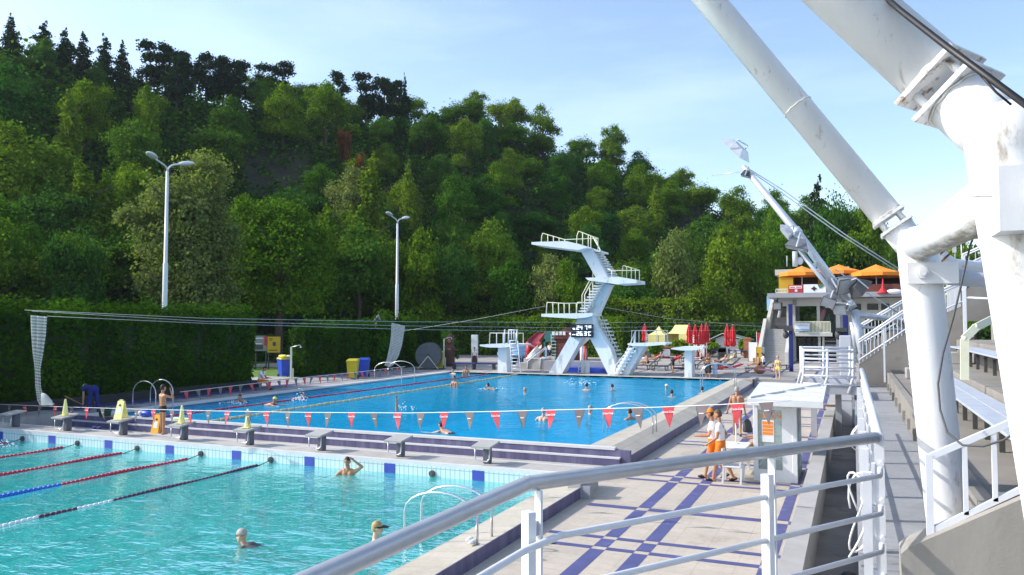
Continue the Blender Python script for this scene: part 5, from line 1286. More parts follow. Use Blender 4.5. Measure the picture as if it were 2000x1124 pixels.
# outer stair of the building
st = thing('outer_stair', 'long pale concrete stair in two flights left of the poolside building', 'stair', (X(1510), 76, .494)); O = Vector((X(1510), 76, .494))
def flight(y0, z0, y1, z1, xa, xb, n):
    b = MB()
    for i in range(n): yy = y0+(y1-y0)*i/n; zz = z0+(z1-z0)*(i+1)/n; b.box(xa, xb, yy, y1+.3, zz-(z1-z0)/n-.002*i, zz)
    b.build('flight', M['concrete_pale'], st, O)
xa, xb = at(1487, 700, Y=74).x, at(1533, 700, Y=74).x
zm = at(1510, 643, Y=79.).z; zu = at(1510, 603, Y=84).z
flight(74, .494, 79, zm, xa, xb, 15); flight(80.2, zm, 84.5, zu, xa+.3, at(1519, 643, Y=80).x, 11)
b = MB(); b.box(xa, xb+.2, 79.31, 80.19, .494, zm-.01); b.box(xa, xb, 84.81, 90, .494, zu); b.build('landing', M['concrete_pale'], st, O)
for x in (xa-.32, xb+.02):
    b = MB(); b.prism([(x, 73.6, .494), (x, 79.6, .494), (x, 79.6, zm+1.0), (x, 73.6, 1.5)], (.3, 0, 0)); b.build('side_wall', M['building_wall'], st, O)
b = MB(); b.prism([(xa-.02, 79.6, zm), (xa-.02, 84.6, zm), (xa-.02, 84.6, zu+1.1), (xa-.02, 79.6, zm+1.1)], (.3, 0, 0)); b.build('side_wall', M['building_wall'], st, O)
b = MB(); a = at(1519, 640, Y=80); 
for k in range(8): yy = 80.3+.55*k; zz = zm+(zu-zm)*k/8; b.box(a.x, a.x+.05, yy, yy+.05, zz, zz+1.1)
b.tube([(a.x, 80.3, zm+1.1), (a.x, 84.5, zu+1.1)], .04, 6); b.build('handrail', M['white_rail'], st, O)
b = MB(); a = at(1499, 604, Y=83.8); b.box(a.x-.1, a.x+1.3, 84.3, 84.35, zu-.2, zu+1.3); single('stair_banner', b, M['pale_blue_cloth'], 'pale blue banner at the head of the outer stair', 'banner')
b = MB(); a = at(1526, 640, Y=79.8); b.box(a.x-.5, a.x+.6, 79.7, 80.1, zm, zm+1.1, bev=.04); b.box(a.x-.4, a.x+.5, 79.66, 79.7, zm+.1, zm+1.0); single('dark_box', b, M['dark_grey'], 'dark square box on the landing of the outer stair', 'box')
# blue posts with equipment
def bluepost(px, pyb, pyt, Yp, label):
    a = at(px, pyb, Y=Yp); c = at(px, pyt, Y=Yp); b = MB(); b.box(a.x-.14, a.x+.14, Yp-.14, Yp+.14, .0, c.z, 0, bev=.02); b.box(a.x-.5, a.x+.1, Yp-.25, Yp+.25, c.z-(c.z-a.z)*.35, c.z-(c.z-a.z)*.28, 1); b.ell((a.x-.35, Yp, c.z-(c.z-a.z)*.4), (.22, .2, .3), 8, 6, 1); single('blue_post', b, [M['navy_cloth'], M['dark_grey']], label, 'post', Vector((a.x, Yp, 0)), 'dark blue equipment posts')
bluepost(1546, 745, 594, 62, 'tall dark blue post with a lamp in front of the poolside building')
bluepost(1653, 720, 610, 48, 'dark blue post behind the grey cabinet column')
# ---- tents, hut, parasols, beach bar
def tent(px0, px1, pyp, pye, pyb, y, label, flat=False):
    a = B(px0, pyb, y); c = B(px1, pyb, y); ze = B(px0, pye, y).z; zp = B(px0, pyp, y).z; t = thing('party_tent', label, 'tent', ((a.x+c.x)/2, y+1.5, .494), group='pale yellow party tents'); Ot = t.location.copy(); dy = 3.
    x0, x1 = a.x, c.x; xm, ym = (x0+x1)/2, y+dy/2; b = MB()
    cs = [(x0, y, ze), (x1, y, ze), (x1, y+dy, ze), (x0, y+dy, ze)]
    if flat: p1, p2 = Vector((xm-.6, ym, zp)), Vector((x1-.2, ym, zp))
    else: p1 = p2 = Vector((xm, ym, zp))
    k = 5; pk = [p1, p2, p2, p1]
    for i in range(4):
        A, Bq = Vector(cs[i]), Vector(cs[(i+1) % 4]); PA, PB = pk[i], pk[(i+1) % 4]
        def fn(u, v, A=A, Bq=Bq, PA=PA, PB=PB):
            lo = A.lerp(Bq, u); hi = PA.lerp(PB, u); p = lo.lerp(hi, v); p.z -= .28*sin(pi*v)*.8; return p
        b.grid(fn, 6, k)
    b.build('roof', M['tent'], t, Ot)
    b = MB(); b.box(x0, x1, y+dy-.03, y+dy, .5, ze); b.box(x0, x0+.03, y, y+dy, .5, ze); b.box(x1-(x1-x0)*(.0 if flat else .35), x1, y-.02, y, .5, ze) if not flat else b.box(x0+(x1-x0)*.55, x1, y-.02, y, .5, ze)
    b.box(x0, x0+(x1-x0)*.62, y-.02, y, .5, ze) if not flat else None
    b.build('side_wall', M['tent'], t, Ot)
    for x, yy in ((x0, y), (x1, y), (x1, y+dy), (x0, y+dy)): b = MB(); b.box(x-.04, x+.04, yy-.04, yy+.04, .494, ze); b.build('pole', M['white_rail'], t, Ot)
tent(1264, 1299, 637, 654, 690, 86, 'pale yellow party tent with a pointed roof left of the larger tent')
tent(1302, 1346, 635, 652, 690, 87, 'larger pale yellow party tent behind the group of folded red parasols', True)
def folded(px, pyt, pyb, y, label, h0=1.0):
    c = at(px, pyt, Y=y); ht = c.z-.494; t = thing('folded_parasol', label, 'parasol', (c.x, y, .494), rz=px*.37, group='folded red parasols')
    b = MB(); seg = 14
    zb = at(px, pyb, Y=y).z-.494; vs = []
    prof = [(.02, ht), (.1, ht-.2), (.24, ht-(ht-zb)*.35), (.27, ht-(ht-zb)*.55), (.2, ht-(ht-zb)*.66), (.3, ht-(ht-zb)*.9), (.22, zb)]
    for r, z in prof:
        for k in range(seg): a = 2*pi*k/seg; rr = r*(1.15 if k % 2 else .72); vs.append((rr*cos(a), rr*sin(a), z+(.12 if k % 2 and z == zb else 0)))
    fs = [(i*seg+k, i*seg+(k+1) % seg, (i+1)*seg+(k+1) % seg, (i+1)*seg+k) for i in range(len(prof)-1) for k in range(seg)]
    b.add(vs, fs); b.build('canopy', M['red_cloth'], t)
    b = MB(); b.tube([(0, 0, 0), (0, 0, ht)], .035, 8); b.tube([(0, 0, 0), (0, 0, .12)], .3, 12); b.build('pole', M['white_rail'], t)
    b = MB()
    for k in range(4): zz = zb+(ht-zb)*(.12+.1*k); b.box(-.1+.03*k, .08, -.325, -.3, zz, zz+.1)
    b.build('print', M['white'], t)
folded(1259.5, 633, 668, 79, 'folded red parasol standing alone left of the yellow tents')
folded(1346, 632, 672, 77, 'leftmost of the four folded red parasols beside the larger tent')
folded(1357.5, 634, 674, 78.5, 'second of the four folded red parasols beside the larger tent')
folded(1370.5, 633, 674, 77.5, 'third of the four folded red parasols beside the larger tent')
folded(1379.5, 631, 670, 78, 'rightmost of the four folded red parasols beside the larger tent')
folded(1420, 633, 678, 80, 'left of the two folded red parasols in front of the white hut')
folded(1431, 634, 678, 79, 'right of the two folded red parasols in front of the white hut')
hy = 90.; h0, h1 = at(1398, 690, Y=hy), at(1427, 690, Y=hy); zE = at(1398, 662, Y=hy).z; zP_ = at(1405, 653, Y=hy).z; x2 = at(1452, 690, Y=hy).x
ht = thing('garden_hut', 'small white hut with a green gable roof on the far deck', 'hut', (h0.x, hy, .494)); O = ht.location.copy()
b = MB(); b.box(h0.x, x2-.3, hy, hy+4, .494, zE); b.prism([(h0.x, hy, zE), (h1.x, hy, zE), ((h0.x+h1.x)/2, hy, zP_-.15)], (0, .1, 0)); b.build('wall', M['white_paint'], ht, O)
b = MB(); xm = (h0.x+h1.x)/2
b.prism([(h0.x-.75, hy-.5, zE-.25), (xm, hy-.5, zP_), (xm, hy-.5, zP_+.14), (h0.x-.75, hy-.5, zE-.1)], (0, 5, 0)); b.prism([(x2+.7, hy-.5, zE-.25), (xm, hy-.5, zP_), (xm, hy-.5, zP_+.14), (x2+.7, hy-.5, zE-.1)], (0, 5, 0)); b.build('roof', M['roof_green'], ht, O)
b = MB(); b.beam((h0.x-.8, hy-.53, zE-.16), (xm, hy-.53, zP_+.08), .06, .2, up=(0, 1, 0)); b.beam((x2+.7, hy-.53, zE-.16), (xm, hy-.53, zP_+.08), .06, .2, up=(0, 1, 0)); b.build('fascia', M['white_paint'], ht, O)
b = MB(); b.box(at(1393, 680, Y=88).x, at(1400, 680, Y=88).x, 88, 88.1, .494, at(1398, 674, Y=88).z); single('white_screen', b, M['white_paint'], 'low white screen wall left of the white hut', 'screen')
# red and white fridges / bar counters
def cooler(px0, px1, pyt, pyb, y, mat, label):
    a, c = at(px0, pyb, Y=y), at(px1, pyt, Y=y); t = thing('drinks_cooler', label, 'cooler', (a.x, y, .494), group='red drinks coolers and counters'); Ot = t.location.copy()
    b = MB(); b.box(a.x, c.x, y, y+.8, .494, c.z, bev=.03); b.build('cabinet', M[mat], t, Ot); b = MB(); b.box(a.x+.08, c.x-.08, y-.02, y-.002, .7, c.z-.15); b.build('front', M['white'], t, Ot)
cooler(1353, 1363, 651, 690, 82, 'red', 'red and white upright cooler left of the brick pillared bar')
cooler(1366, 1377, 655, 690, 81.5, 'red', 'red and white upright cooler right of the other cooler')
b = MB(); a, c = at(1284, 694, Y=80), at(1304, 680, Y=80); b.box(a.x, c.x, 80, 81, .494, c.z, 0); b.box(a.x-.3, c.x+1.2, 79.8, 81.2, c.z, c.z+.12, 1); b.box(a.x+.3, a.x+1.3, 79.96, 79.99, .7, c.z-.1, 2)
single('bar_counter', b, [M['red'], M['terracotta'], M['white']], 'red bar counter with a terracotta top in front of the yellow tents', 'counter')
def leafy(name, label, c, rad, n, s, mat, group=None, seed=1):
    rg = np.random.default_rng(seed); d = rg.normal(size=(n, 3)); d /= np.linalg.norm(d, axis=1)[:, None]
    P = d*(rg.uniform(.35, 1, n)**.5)[:, None]*np.array(rad); V, F, rnd = leaf_quads(P, d, s, rg)
    me = np_mesh('foliage', V, F, [M[mat]], rnd=rnd); t = thing(name, label, 'plant', c, group=group); o = bpy.data.objects.new('foliage', me); link(o, t); o.location = (0, 0, rad[2]*1.05+.35)
    b = MB(); b.lathe([(.2, 0), (.28, .4), (.26, .42)], (0, 0, 0), 10); b.build('pot', M['terracotta'], t); b = MB(); b.tube([(0, 0, .3), (.05, 0, rad[2]*.9+.3)], .04, 6); b.build('stem', M['bark'], t)
def leaf_quads(P, Nn, s, rg, aspect=.75, wild=.8, up=.25):
    n = len(P); nr = Nn*1.0+rg.normal(size=(n, 3))*wild; nr[:, 2] += up; nr /= np.linalg.norm(nr, axis=1)[:, None]
    t = rg.normal(size=(n, 3)); u = np.cross(nr, t); u /= np.linalg.norm(u, axis=1)[:, None]+1e-9; v = np.cross(nr, u)
    sz = (s*rg.uniform(.6, 1.35, n))[:, None]; u = u*sz*.5; v = v*sz*.5*aspect
    V = np.empty((n, 4, 3)); V[:, 0] = P-u; V[:, 1] = P-v*1.1+nr*sz*.06; V[:, 2] = P+u; V[:, 3] = P+v*1.1+nr*sz*.06
    F = np.arange(n*4).reshape(n, 4); return V.reshape(-1, 3), F, np.repeat(rg.uniform(0, 1, n), 4)
for k, (px, py, r, h, m, l) in enumerate(((1308, 692, .75, 1.8, 'leaf', 'tall leafy shrub in front of the larger yellow tent'), (1325, 700, 1.1, .8, 'leaf', 'broad leafy plant behind the person in red'), (1389, 697, 1.0, .6, 'leaf_light', 'low pale green plant right of the plain white pillar'), (1363, 698, .8, .55, 'leaf_light', 'low plant just behind the plain white pillar'), (1282, 700, .9, .6, 'leaf', 'dark shrub beside the red bar counter'), (1445, 690, .8, .7, 'leaf', 'shrub at the right corner of the white hut'), (1455, 664, .7, .8, 'leaf', 'dark leafy shrub between the white hut and the outer stair'))):
    q = at(px, py, z=.494)
    if q.y > 100 or q.y < 0: q = at(px, 690, Y=88); q.z = .494
    leafy('potted_shrub', l, q, (r, r, h), 420, .3, m, 'potted shrubs on the far deck', 30+k)
# wooden signs by the stair
b = MB(); a = at(1462, 700, Y=76); b.box(a.x, a.x+.8, 76, 76.08, .55, 2.3, 0); b.box(a.x-.05, a.x, 75.98, 76.1, .494, 2.35, 1); b.box(a.x+.8, a.x+.85, 75.98, 76.1, .494, 2.35, 1); single('white_board', b, [M['white'], M['wood']], 'tall white notice board near the foot of the outer stair', 'board')
b = MB(); a = at(1471, 702, Y=75); b.box(a.x, a.x+1.0, 75, 75.08, .9, 1.9, 0); b.box(a.x-.02, a.x+1.02, 74.96, 75.1, .494, .9, 1); single('white_board', b, [M['white'], M['wood']], 'lower white board on a wooden frame next to the taller notice board', 'board')
b = MB(); a = at(1458, 677, Y=84); b.box(a.x-.3, a.x+.4, 84, 84.5, .494, 2.6, 0); b.box(a.x-.35, a.x+.45, 83.95, 84.55, 2.4, 2.5, 0); single('terracotta_stack', b, M['terracotta'], 'narrow terracotta coloured cupboard right of the white hut', 'cupboard')
for k, (px, py, m, h, l) in enumerate(((1484, 700, 'red', 2.6, 'narrow red flag standing at the left side of the outer stair'), (1483, 712, 'mustard', 1.5, 'mustard yellow banner stand at the foot of the outer stair'))):
    q = at(px, py, z=.494); b = MB(); b.box(q.x-.25, q.x+.25, q.y, q.y+.06, .55, .5+h, 0); b.tube([(q.x-.28, q.y, .494), (q.x-.28, q.y, .6+h)], .03, 6, 1); single('banner_stand', b, [M[m], M['white_rail']], l, 'banner')
# fence behind the tower
t = thing('grey_fence', 'long low grey mesh fence on the far deck right of the diving tower', 'fence', (at(1195, 685, Y=84).x, 84, .494)); O = t.location.copy(); a, c = at(1195, 688, Y=84), at(1262, 688, Y=84); zt = at(1195, 669, Y=84).z
b = MB(); b.box(a.x, c.x, 83.97, 84.03, zt-.06, zt); b.box(a.x, c.x, 83.97, 84.03, zt-1.1, zt-1.04)
for k in range(int((c.x-a.x)/.12)): b.box(a.x+.12*k, a.x+.12*k+.03, 83.98, 84.02, zt-1.04, zt-.06)
b.build('mesh_panel', M['mid_grey'], t, O)
b = MB()
for k in range(5): x = a.x+(c.x-a.x)*k/4; b.box(x-.04, x+.04, 84.04, 84.1, .494, zt+.05)
b.build('post', M['mid_grey'], t, O)
b = MB(); b.box(a.x-.5, c.x+1, 81.5, 82.2, .494, 1.1); b.box(a.x-.6, c.x+1.1, 81.4, 82.3, 1.1, 1.2); single('stone_wall', b, M['concrete_pale'], 'low pale stone wall in front of the grey mesh fence', 'wall')
# ---- sunbeds
def sunbed(label):
    t = thing('sunbed', label, 'sunbed', (0, 0, 0), group='dark sunbeds on the far deck')
    b = MB(); b.box(-.32, .32, -1.0, .25, .3, .35, bev=.01); b.build('seat', M['dark_grey'], t)
    b = MB(); Mx = Matrix.Translation((0, .25, .33)) @ Matrix.Rotation(radians(42), 4, 'X'); b.box(-.32, .32, 0, .75, -.025, .025, 0, Mx); b.build('backrest', M['dark_grey'], t)
    for y in (-.85, .15):
        for x in (-.28, .28): b = MB(); b.tube([(x, y-.1, .3), (x, y-.08, .02), (x, y+.08, .02), (x, y+.1, .3)], .025, 6); b.build('leg', M['dark_grey'], t)
    return t
SB = [(1263, 722, 70, 'sunbed with a sunbathing person near the stepped diving stand'), (1278, 714, 70, 'sunbed just behind the one nearest to the stepped diving stand'), (1298, 724, 65, 'empty sunbed left of the person in red'), (1335, 722, 75, 'sunbed with dark towels between the person in red and the white pillar'), (1357, 720, 70, 'sunbed right behind the plain white pillar'), (1374, 712, 75, 'sunbed in the second row right of the plain white pillar'), (1404, 722, 65, 'sunbed under the person lying on a crimson towel'), (1425, 720, 65, 'sunbed under the pile of crimson towels'), (1483, 728, 75, 'sunbed with a seated couple at the foot of the outer stair'), (1503, 726, 75, 'sunbed with pink towels right of the seated couple'), (1535, 722, 80, 'sunbed half hidden behind the white railing of the landing'), (1401, 703, 70, 'sunbed in the back row before the white hut'), (1330, 706, 72, 'sunbed in the back row behind the person in red')]
s0 = None
for px, py, rz, l in SB:
    q = at(px, py, z=.498); q.z = .498
    if s0 is None: s0 = sunbed(l); s0.location = q; s0.rotation_euler.z = radians(-rz)
    else: dup(s0, q, radians(-rz+random.uniform(-8, 8)), l)
def towel(px, py, z, mat, rz, label, s=1.):
    q = at(px, py, z=z); b = MB()
    def fn(u, v): return Vector(((u-.5)*.8*s, (v-.5)*1.5*s, .1*s*sin(u*9+v*5)*.4+(.5*(v-.55) if v > .55 else 0)+.03))
    b.grid(fn, 8, 10); ob = single('towel', b, M[mat], label, 'towel', Vector((0, 0, 0)), 'towels on the sunbeds'); ob.location = (q.x, q.y, z); ob.rotation_euler.z = radians(-rz); md = ob.modifiers.new('t', 'SOLIDIFY'); md.thickness = .03
towel(1427, 719, .86, 'red_cloth', 65, 'crimson towel spread over a sunbed beside the blond sunbather', 1.1)
towel(1403, 722, .86, 'red_cloth', 65, 'crimson towel under the left sunbather of the pair')
towel(1337, 721, .86, 'black_cloth', 75, 'black towel on the sunbed between the person in red and the white pillar')
towel(1503, 724, .86, 'pink_cloth', 75, 'pink towel on the sunbed near the woman in a bikini')
b = MB(); q = at(1484, 730, z=.5); b.ell((q.x, q.y, .78), (.42, .3, .3), 12, 8); b.tube([(q.x-.2, q.y, 1.0), (q.x, q.y, 1.3), (q.x+.2, q.y, 1.0)], .02, 6); single('beach_bag', b, M['terracotta'], 'big orange beach bag on the deck in front of the seated couple', 'bag')
# tables and dark chairs in front of the hut
def table(px, py, y, label):
    a = at(px, 690, Y=y); t = thing('cafe_table', label, 'table', (a.x, y, .494), group='dark cafe tables before the white hut')
    b = MB(); b.box(-.6, .6, -.5, .5, .72, .77); b.build('tabletop', M['navy_cloth'], t)
    for sx in (-.5, .5):
        for sy in (-.4, .4): b = MB(); b.box(sx-.03, sx+.03, sy-.03, sy+.03, 0, .72); b.build('leg', M['dark_grey'], t)
    for s in (-1, 1):
        b = MB(); b.box(s*.95-.22, s*.95+.22, -.22, .22, .42, .46); b.build('seat', M['dark_grey'], t); b = MB(); b.box(s*1.15-.02, s*1.15+.02, -.22, .22, .46, .95); b.build('backrest', M['dark_grey'], t)
table(1400, 690, 84, 'dark cafe table left of the two folded parasols'); table(1425, 690, 84.5, 'dark cafe table behind the two folded parasols'); table(1447, 690, 84, 'dark cafe table right of the two folded parasols')
b = MB(); q = at(1410, 706, z=.494)
for k in range(5): b.box(q.x-.35, q.x+.35, q.y-.3, q.y+.3, .85+.1*k, .9+.1*k); b.box(q.x-.35, q.x+.35, q.y+.26, q.y+.3, .9+.1*k, 1.4+.1*k)
for x in (-.3, .3):
    for yy in (-.25, .25): b.box(q.x+x-.03, q.x+x+.03, q.y+yy-.03, q.y+yy+.03, .494, .85)
single('stacked_chairs', b, M['dark_grey'], 'stack of dark plastic chairs behind the sunbathing pair', 'chairs')
# ---- playground and slides left of the tower
pg = thing('play_house', 'maroon wooden playhouse with white windows and a ladder behind the tower', 'playhouse', (at(1090, 690, Y=72).x, 72, .494)); O = pg.location.copy()
P_ = lambda px, py, y=72: at(px, py, Y=y)
b = MB(); a, c = P_(1087, 705), P_(1122, 662); b.box(a.x, c.x, 72, 74.5, .494, c.z); b.build('wall', M['maroon_wood'], pg, O)
b = MB(); b.prism([(a.x-.3, 71.8, c.z), (c.x+.3, 71.8, c.z), ((a.x+c.x)/2, 71.8, P_(1100, 641).z)], (0, 3, 0)); b.build('roof', M['maroon_wood'], pg, O)
for k in range(4): b = MB(); x0 = P_(1080+7*k, 655); x1 = P_(1085+7*k, 648); b.box(x0.x, x1.x, 71.72, 71.79, x0.z, x1.z); b.build('window', M['white'], pg, O)
b = MB()
for k in range(7): z = .7+.32*k; b.box(a.x-.5, a.x-.02, 71.9, 72.0, z, z+.06)
b.box(a.x-.55, a.x-.5, 71.9, 72, .494, 3.0); b.build('ladder', M['white_rail'], pg, O)
sl = thing('red_slide', 'curling dark red playground slide', 'slide', P_(1045, 700, 70.)); O = sl.location.copy()
def chute(path, w, mat, parent, O, name='chute'):
    b = MB(); V = []; n = len(path)
    for i, p in enumerate(path):
        d = (path[min(i+1, n-1)]-path[max(i-1, 0)]).normalized(); s = d.cross(Vector((0, 0, 1))).normalized()
        for t_, h in ((-1, .3), (-.9, .05), (0, 0), (.9, .05), (1, .3)): V.append(p+s*w*t_+Vector((0, 0, h)))
    F = [(i*5+k, i*5+k+1, (i+1)*5+k+1, (i+1)*5+k) for i in range(n-1) for k in range(4)]
    b.add(V, F, 0, True); ob = b.build(name, M[mat], parent, O, False); md = ob.modifiers.new('t', 'SOLIDIFY'); md.thickness = .05; return ob
pth = [P_(1058, 652, 71), P_(1054, 658, 70.8), P_(1047, 665, 70.2), P_(1042, 670, 69.6), P_(1043, 677, 69.2), P_(1050, 682, 69), P_(1060, 686, 69)]
chute(pth, .55, 'dark_red', sl, O)
b = MB(); b.tube([P_(1034, 668, 69.8), P_(1033, 704, 69.8)], .32, 12); b.tube([P_(1056, 660, 71), P_(1056, 700, 71)], .1, 8); b.build('tower_tube', M['red'], sl, O)
b = MB(); a = P_(1062, 662, 73); c = P_(1086, 648, 73); b.box(a.x, c.x, 73, 73.2, a.z-.3, c.z); b.box(a.x, a.x+.15, 73, 73.2, .494, a.z); b.box(c.x-.15, c.x, 73, 73.2, .494, a.z); single('teal_board', b, M['teal'], 'dark teal board between the red slide and the playhouse', 'board')
ws = thing('white_slide', 'small white water slide with blue base left of the tower', 'slide', P_(1035, 715, 60)); O = ws.location.copy()
chute([P_(1054, 681, 60), P_(1045, 690, 60), P_(1034, 702, 60)], .42, 'slide_white', ws, O); chute([P_(1050, 695, 59.6), P_(1040, 702, 59.6), P_(1031, 706, 59.6)], .42, 'slide_white', ws, O)
b = MB(); a, c = P_(1030, 717, 59.4), P_(1038, 707, 59.4); b.box(a.x, c.x, 59.4, 60.4, .494, c.z, bev=.03); b.build('base', M['blue_bin'], ws, O)
b = MB(); b.tube([P_(1038, 706, 59.9), P_(1067, 680, 60.4)], .05, 8); b.tube([P_(1067, 680, 60.4), P_(1067, 712, 60.4)], .06, 8); b.build('handrail', M['white_rail'], ws, O)
sh = thing('water_mushroom', 'round white mushroom shower behind the tower', 'fountain', P_(1138, 706, 60)); O = sh.location.copy()
b = MB(); ax_ = P_(1136, 663, 60); b.lathe([(.12, .0), (.15, .05), (.9, .75), (1.0, .95), (.98, 1.02)], (ax_.x, 60, ax_.z-.5), 20); b.build('bowl', M['slide_white'], sh, O); b = MB(); b.tube([(ax_.x, 60, .494), (ax_.x, 60, ax_.z-.45)], .14, 12); b.build('stem', M['slide_white'], sh, O)
b = MB(); q = P_(1143, 676, 61); b.tube([q, q+Vector((0, 0, -1.6))], [.16, .22], 10); b.tube([q+Vector((0, 0, -1.6)), (q.x, q.y, .494)], .05, 6); single('red_float', b, M['red'], 'red cylinder hanging beside the mushroom shower', 'float')
# pale blue stacked mats / covers and blue loungers behind the left stand
b = MB()
for k in range(3): a, c = P_(970+1.5*k, 695-7*k, 62), P_(1016, 683-6.5*k, 62); b.box(a.x, c.x, 62, 63.4, a.z-.05, a.z+.4, bev=.12)
single('rolled_covers', b, M['pale_blue_cloth'], 'pale blue rolled pool covers stacked behind the low diving stand', 'covers')
b = MB(); a, c = P_(1000, 706, 63), P_(1014, 694, 63); b.box(a.x, c.x, 63, 64, 1.0, c.z); b.box(a.x, a.x+.1, 63, 64, .494, 1.0); b.box(c.x-.1, c.x, 63, 64, .494, 1.0); single('blue_cart', b, M['navy_cloth'], 'dark blue trolley behind the ladder of the low diving stand', 'trolley')
for k, (px, py, l) in enumerate(((1024, 709, 'dark bench behind the white slide'), (945, 722, 'dark flat bench by the white totem left of the tower'), (906, 722, 'dark flat bench by the shower at the far left corner'))):
    q = at(px, py, z=.494); t = thing('flat_bench', l, 'bench', q, group='dark flat benches near the diving tower'); b = MB(); b.box(-1.0, 1.0, -.3, .3, .42, .5); b.build('seat', M['navy_cloth'], t)
    for x in (-.85, .85): b = MB(); b.box(x-.05, x+.05, -.25, .25, 0, .42); b.build('leg', M['dark_grey'], t)
# totems at the left back
b = MB(); q = at(926, 716, z=.494); q.z = .494; b.box(q.x-.28, q.x+.28, q.y, q.y+.2, .494, 3.1, 0, bev=.02); single('white_totem', b, M['white_paint'], 'tall narrow white board standing near the low diving stand', 'board')
t = thing('carved_totem', 'dark carved wooden figure of a totem beside the shower', 'totem', at(879, 716, z=.494)); b = MB(); b.lathe([(.35, 0), (.4, .3), (.38, .9), (.46, 1.3), (.4, 1.6), (.3, 1.75), (.34, 2.0), (.3, 2.4), (.12, 2.7)], (0, 0, 0), 14); b.ell((.45, -.1, 1.35), (.4, .12, .12), 8, 6); b.build('body', M['brown_cloth'], t); b = MB(); b.ell((.05, -.26, 2.1), (.16, .12, .2), 10, 6); b.ell((.05, -.3, 1.4), (.22, .14, .18), 10, 6); b.build('carving', M['terracotta'], t)
# ---- lawn objects behind the gap in the hedge
def billboard(px0, px1, pyt, pyb, d, parts, label):
    a, c = at(px0, pyb, d=d), at(px1, pyb, d=d); zt = at(px0, pyt, d=d).z; t = thing('billboard', label, 'billboard', a, group='boards on the lawn behind the hedge'); Ob = a.copy(); e = (c-a); e.z = 0; nrm = e.cross(Vector((0, 0, 1))).normalized()
    b = MB(); zb = a.z; b.prism([a, a+e, Vector((c.x, c.y, zt)), Vector((a.x, a.y, zt))], -nrm*.08); b.build('board', M[parts[0]], t, Ob)
    for f in (.08, .92): b = MB(); p = a+e*f-nrm*.1; b.beam((p.x, p.y, .4), (p.x, p.y, zt-.1), .08, .08); b.build('post', M['dark_grey'], t, Ob)
    for nm, mat, f0, f1, g0, g1 in parts[1]:
        b = MB(); hz = zt-zb; b.prism([a+e*f0+nrm*.012+Vector((0, 0, hz*g0)), a+e*f1+nrm*.012+Vector((0, 0, hz*g0)), a+e*f1+nrm*.012+Vector((0, 0, hz*g1)), a+e*f0+nrm*.012+Vector((0, 0, hz*g1))], -nrm*.006); b.build(nm, M[mat], t, Ob)
billboard(497, 521, 656, 686, 62, ('mid_grey', [('red_strip', 'red', .78, 1., .35, 1.), ('stripe', 'white', .02, .7, .8, .86), ('stripe', 'white', .1, .6, .45, .5), ('stripe', 'dark_grey', .0, .7, .1, .4)]), 'grey and red striped board on the lawn, left of the yellow one')
billboard(522, 547, 658, 689, 62, ('mustard', [('emblem', 'dark_grey', .42, .66, .42, .66), ('lettering', 'dark_grey', .14, .42, .84, .89), ('lettering', 'dark_grey', .14, .36, .76, .8), ('lettering', 'brown_cloth', .1, .8, .12, .17)]), 'yellow board with a dark emblem on the lawn behind the hedge gap')
for k, (px, py, rz, l) in enumerate(((500, 703, 60, 'dark lounger on the lawn below the grey and red board'), (518, 702, 75, 'dark lounger with raised back on the lawn below the yellow board'), (545, 700, 70, 'dark lounger on the lawn right of the yellow board'))):
    q = at(px, py, z=.46); q.z = .46; dup(s0, q, radians(-rz), l, 'dark loungers on the lawn', 1.25)
# ---- lamp posts
def lamp(foot, H1, arms, label, s=1.):
    t = thing('street_lamp', label, 'street lamp', foot, group='two armed lamp posts'); O = foot
    b = MB(); b.tube([foot, foot+Vector((0, 0, H1*.55)), foot+Vector((0, 0, H1*.553)), foot+Vector((0, 0, H1))], [.15*s, .135*s, .105*s, .08*s], 12); b.tube([foot+Vector((-.45*s, -.3*s, H1*.17)), foot+Vector((.45*s, .3*s, H1*.17))], .05*s, 6); b.build('pole', M['white_rail'], t, O)
    for e in arms:
        base = foot+Vector((0, 0, H1)); e = Vector(e); L = e.length; dirh = Vector((e.x, e.y, 0)).normalized()
        pts = [base, base+Vector((0, 0, .35*s))+dirh*.08*s, base+dirh*hypot(e.x, e.y)*.35+Vector((0, 0, e.z*.75)), base+e]
        fine = []
        for i in range(13):
            u = i/12; a0 = pts[0]*(1-u)**3+pts[1]*3*u*(1-u)**2+pts[2]*3*u*u*(1-u)+pts[3]*u**3; fine.append(a0)
        b = MB(); b.tube(fine, .048*s, 8); b.build('arm', M['white_rail'], t, O)
        d = (fine[-1]-fine[-3]).normalized(); c = base+e+d*.5*s; side = d.cross(Vector((0, 0, 1))).normalized(); up = side.cross(d)
        Mx = Matrix((d, side, up)).transposed()
        b = MB(); b.ell(c, (.72*s, .23*s, .16*s), 14, 8, 0, Mx, 0., 1.); hd = b.build('lamp_head', M['white_rail'], t, O)
        b = MB(); b.ell(c-up*.01, (.62*s, .19*s, .12*s), 14, 6, 0, Mx, -1., 0.); b.build('lens', M['lamp_glass'], hd, O)
f1 = at(321, 632, d=54); f1.z = .4; top1 = at(329, 333, d=54)
def armv(base, px, py, d): return at(px, py, d=d)-base
b1_ = Vector((f1.x, f1.y, top1.z)); 
lamp(f1, top1.z-f1.z, [armv(b1_, 302, 309, 51.5), armv(b1_, 354, 321, 56)], 'tall two armed white lamp post in front of the big pale tree', 1.25)
f2 = at(775, 640, d=80); f2.z = .4; top2 = at(776, 436, d=80); b2_ = Vector((f2.x, f2.y, top2.z))
lamp(f2, top2.z-f2.z, [armv(b2_, 763, 421, 77.5), armv(b2_, 788, 427, 82)], 'two armed white lamp post farther away behind the hedges', 1.25)
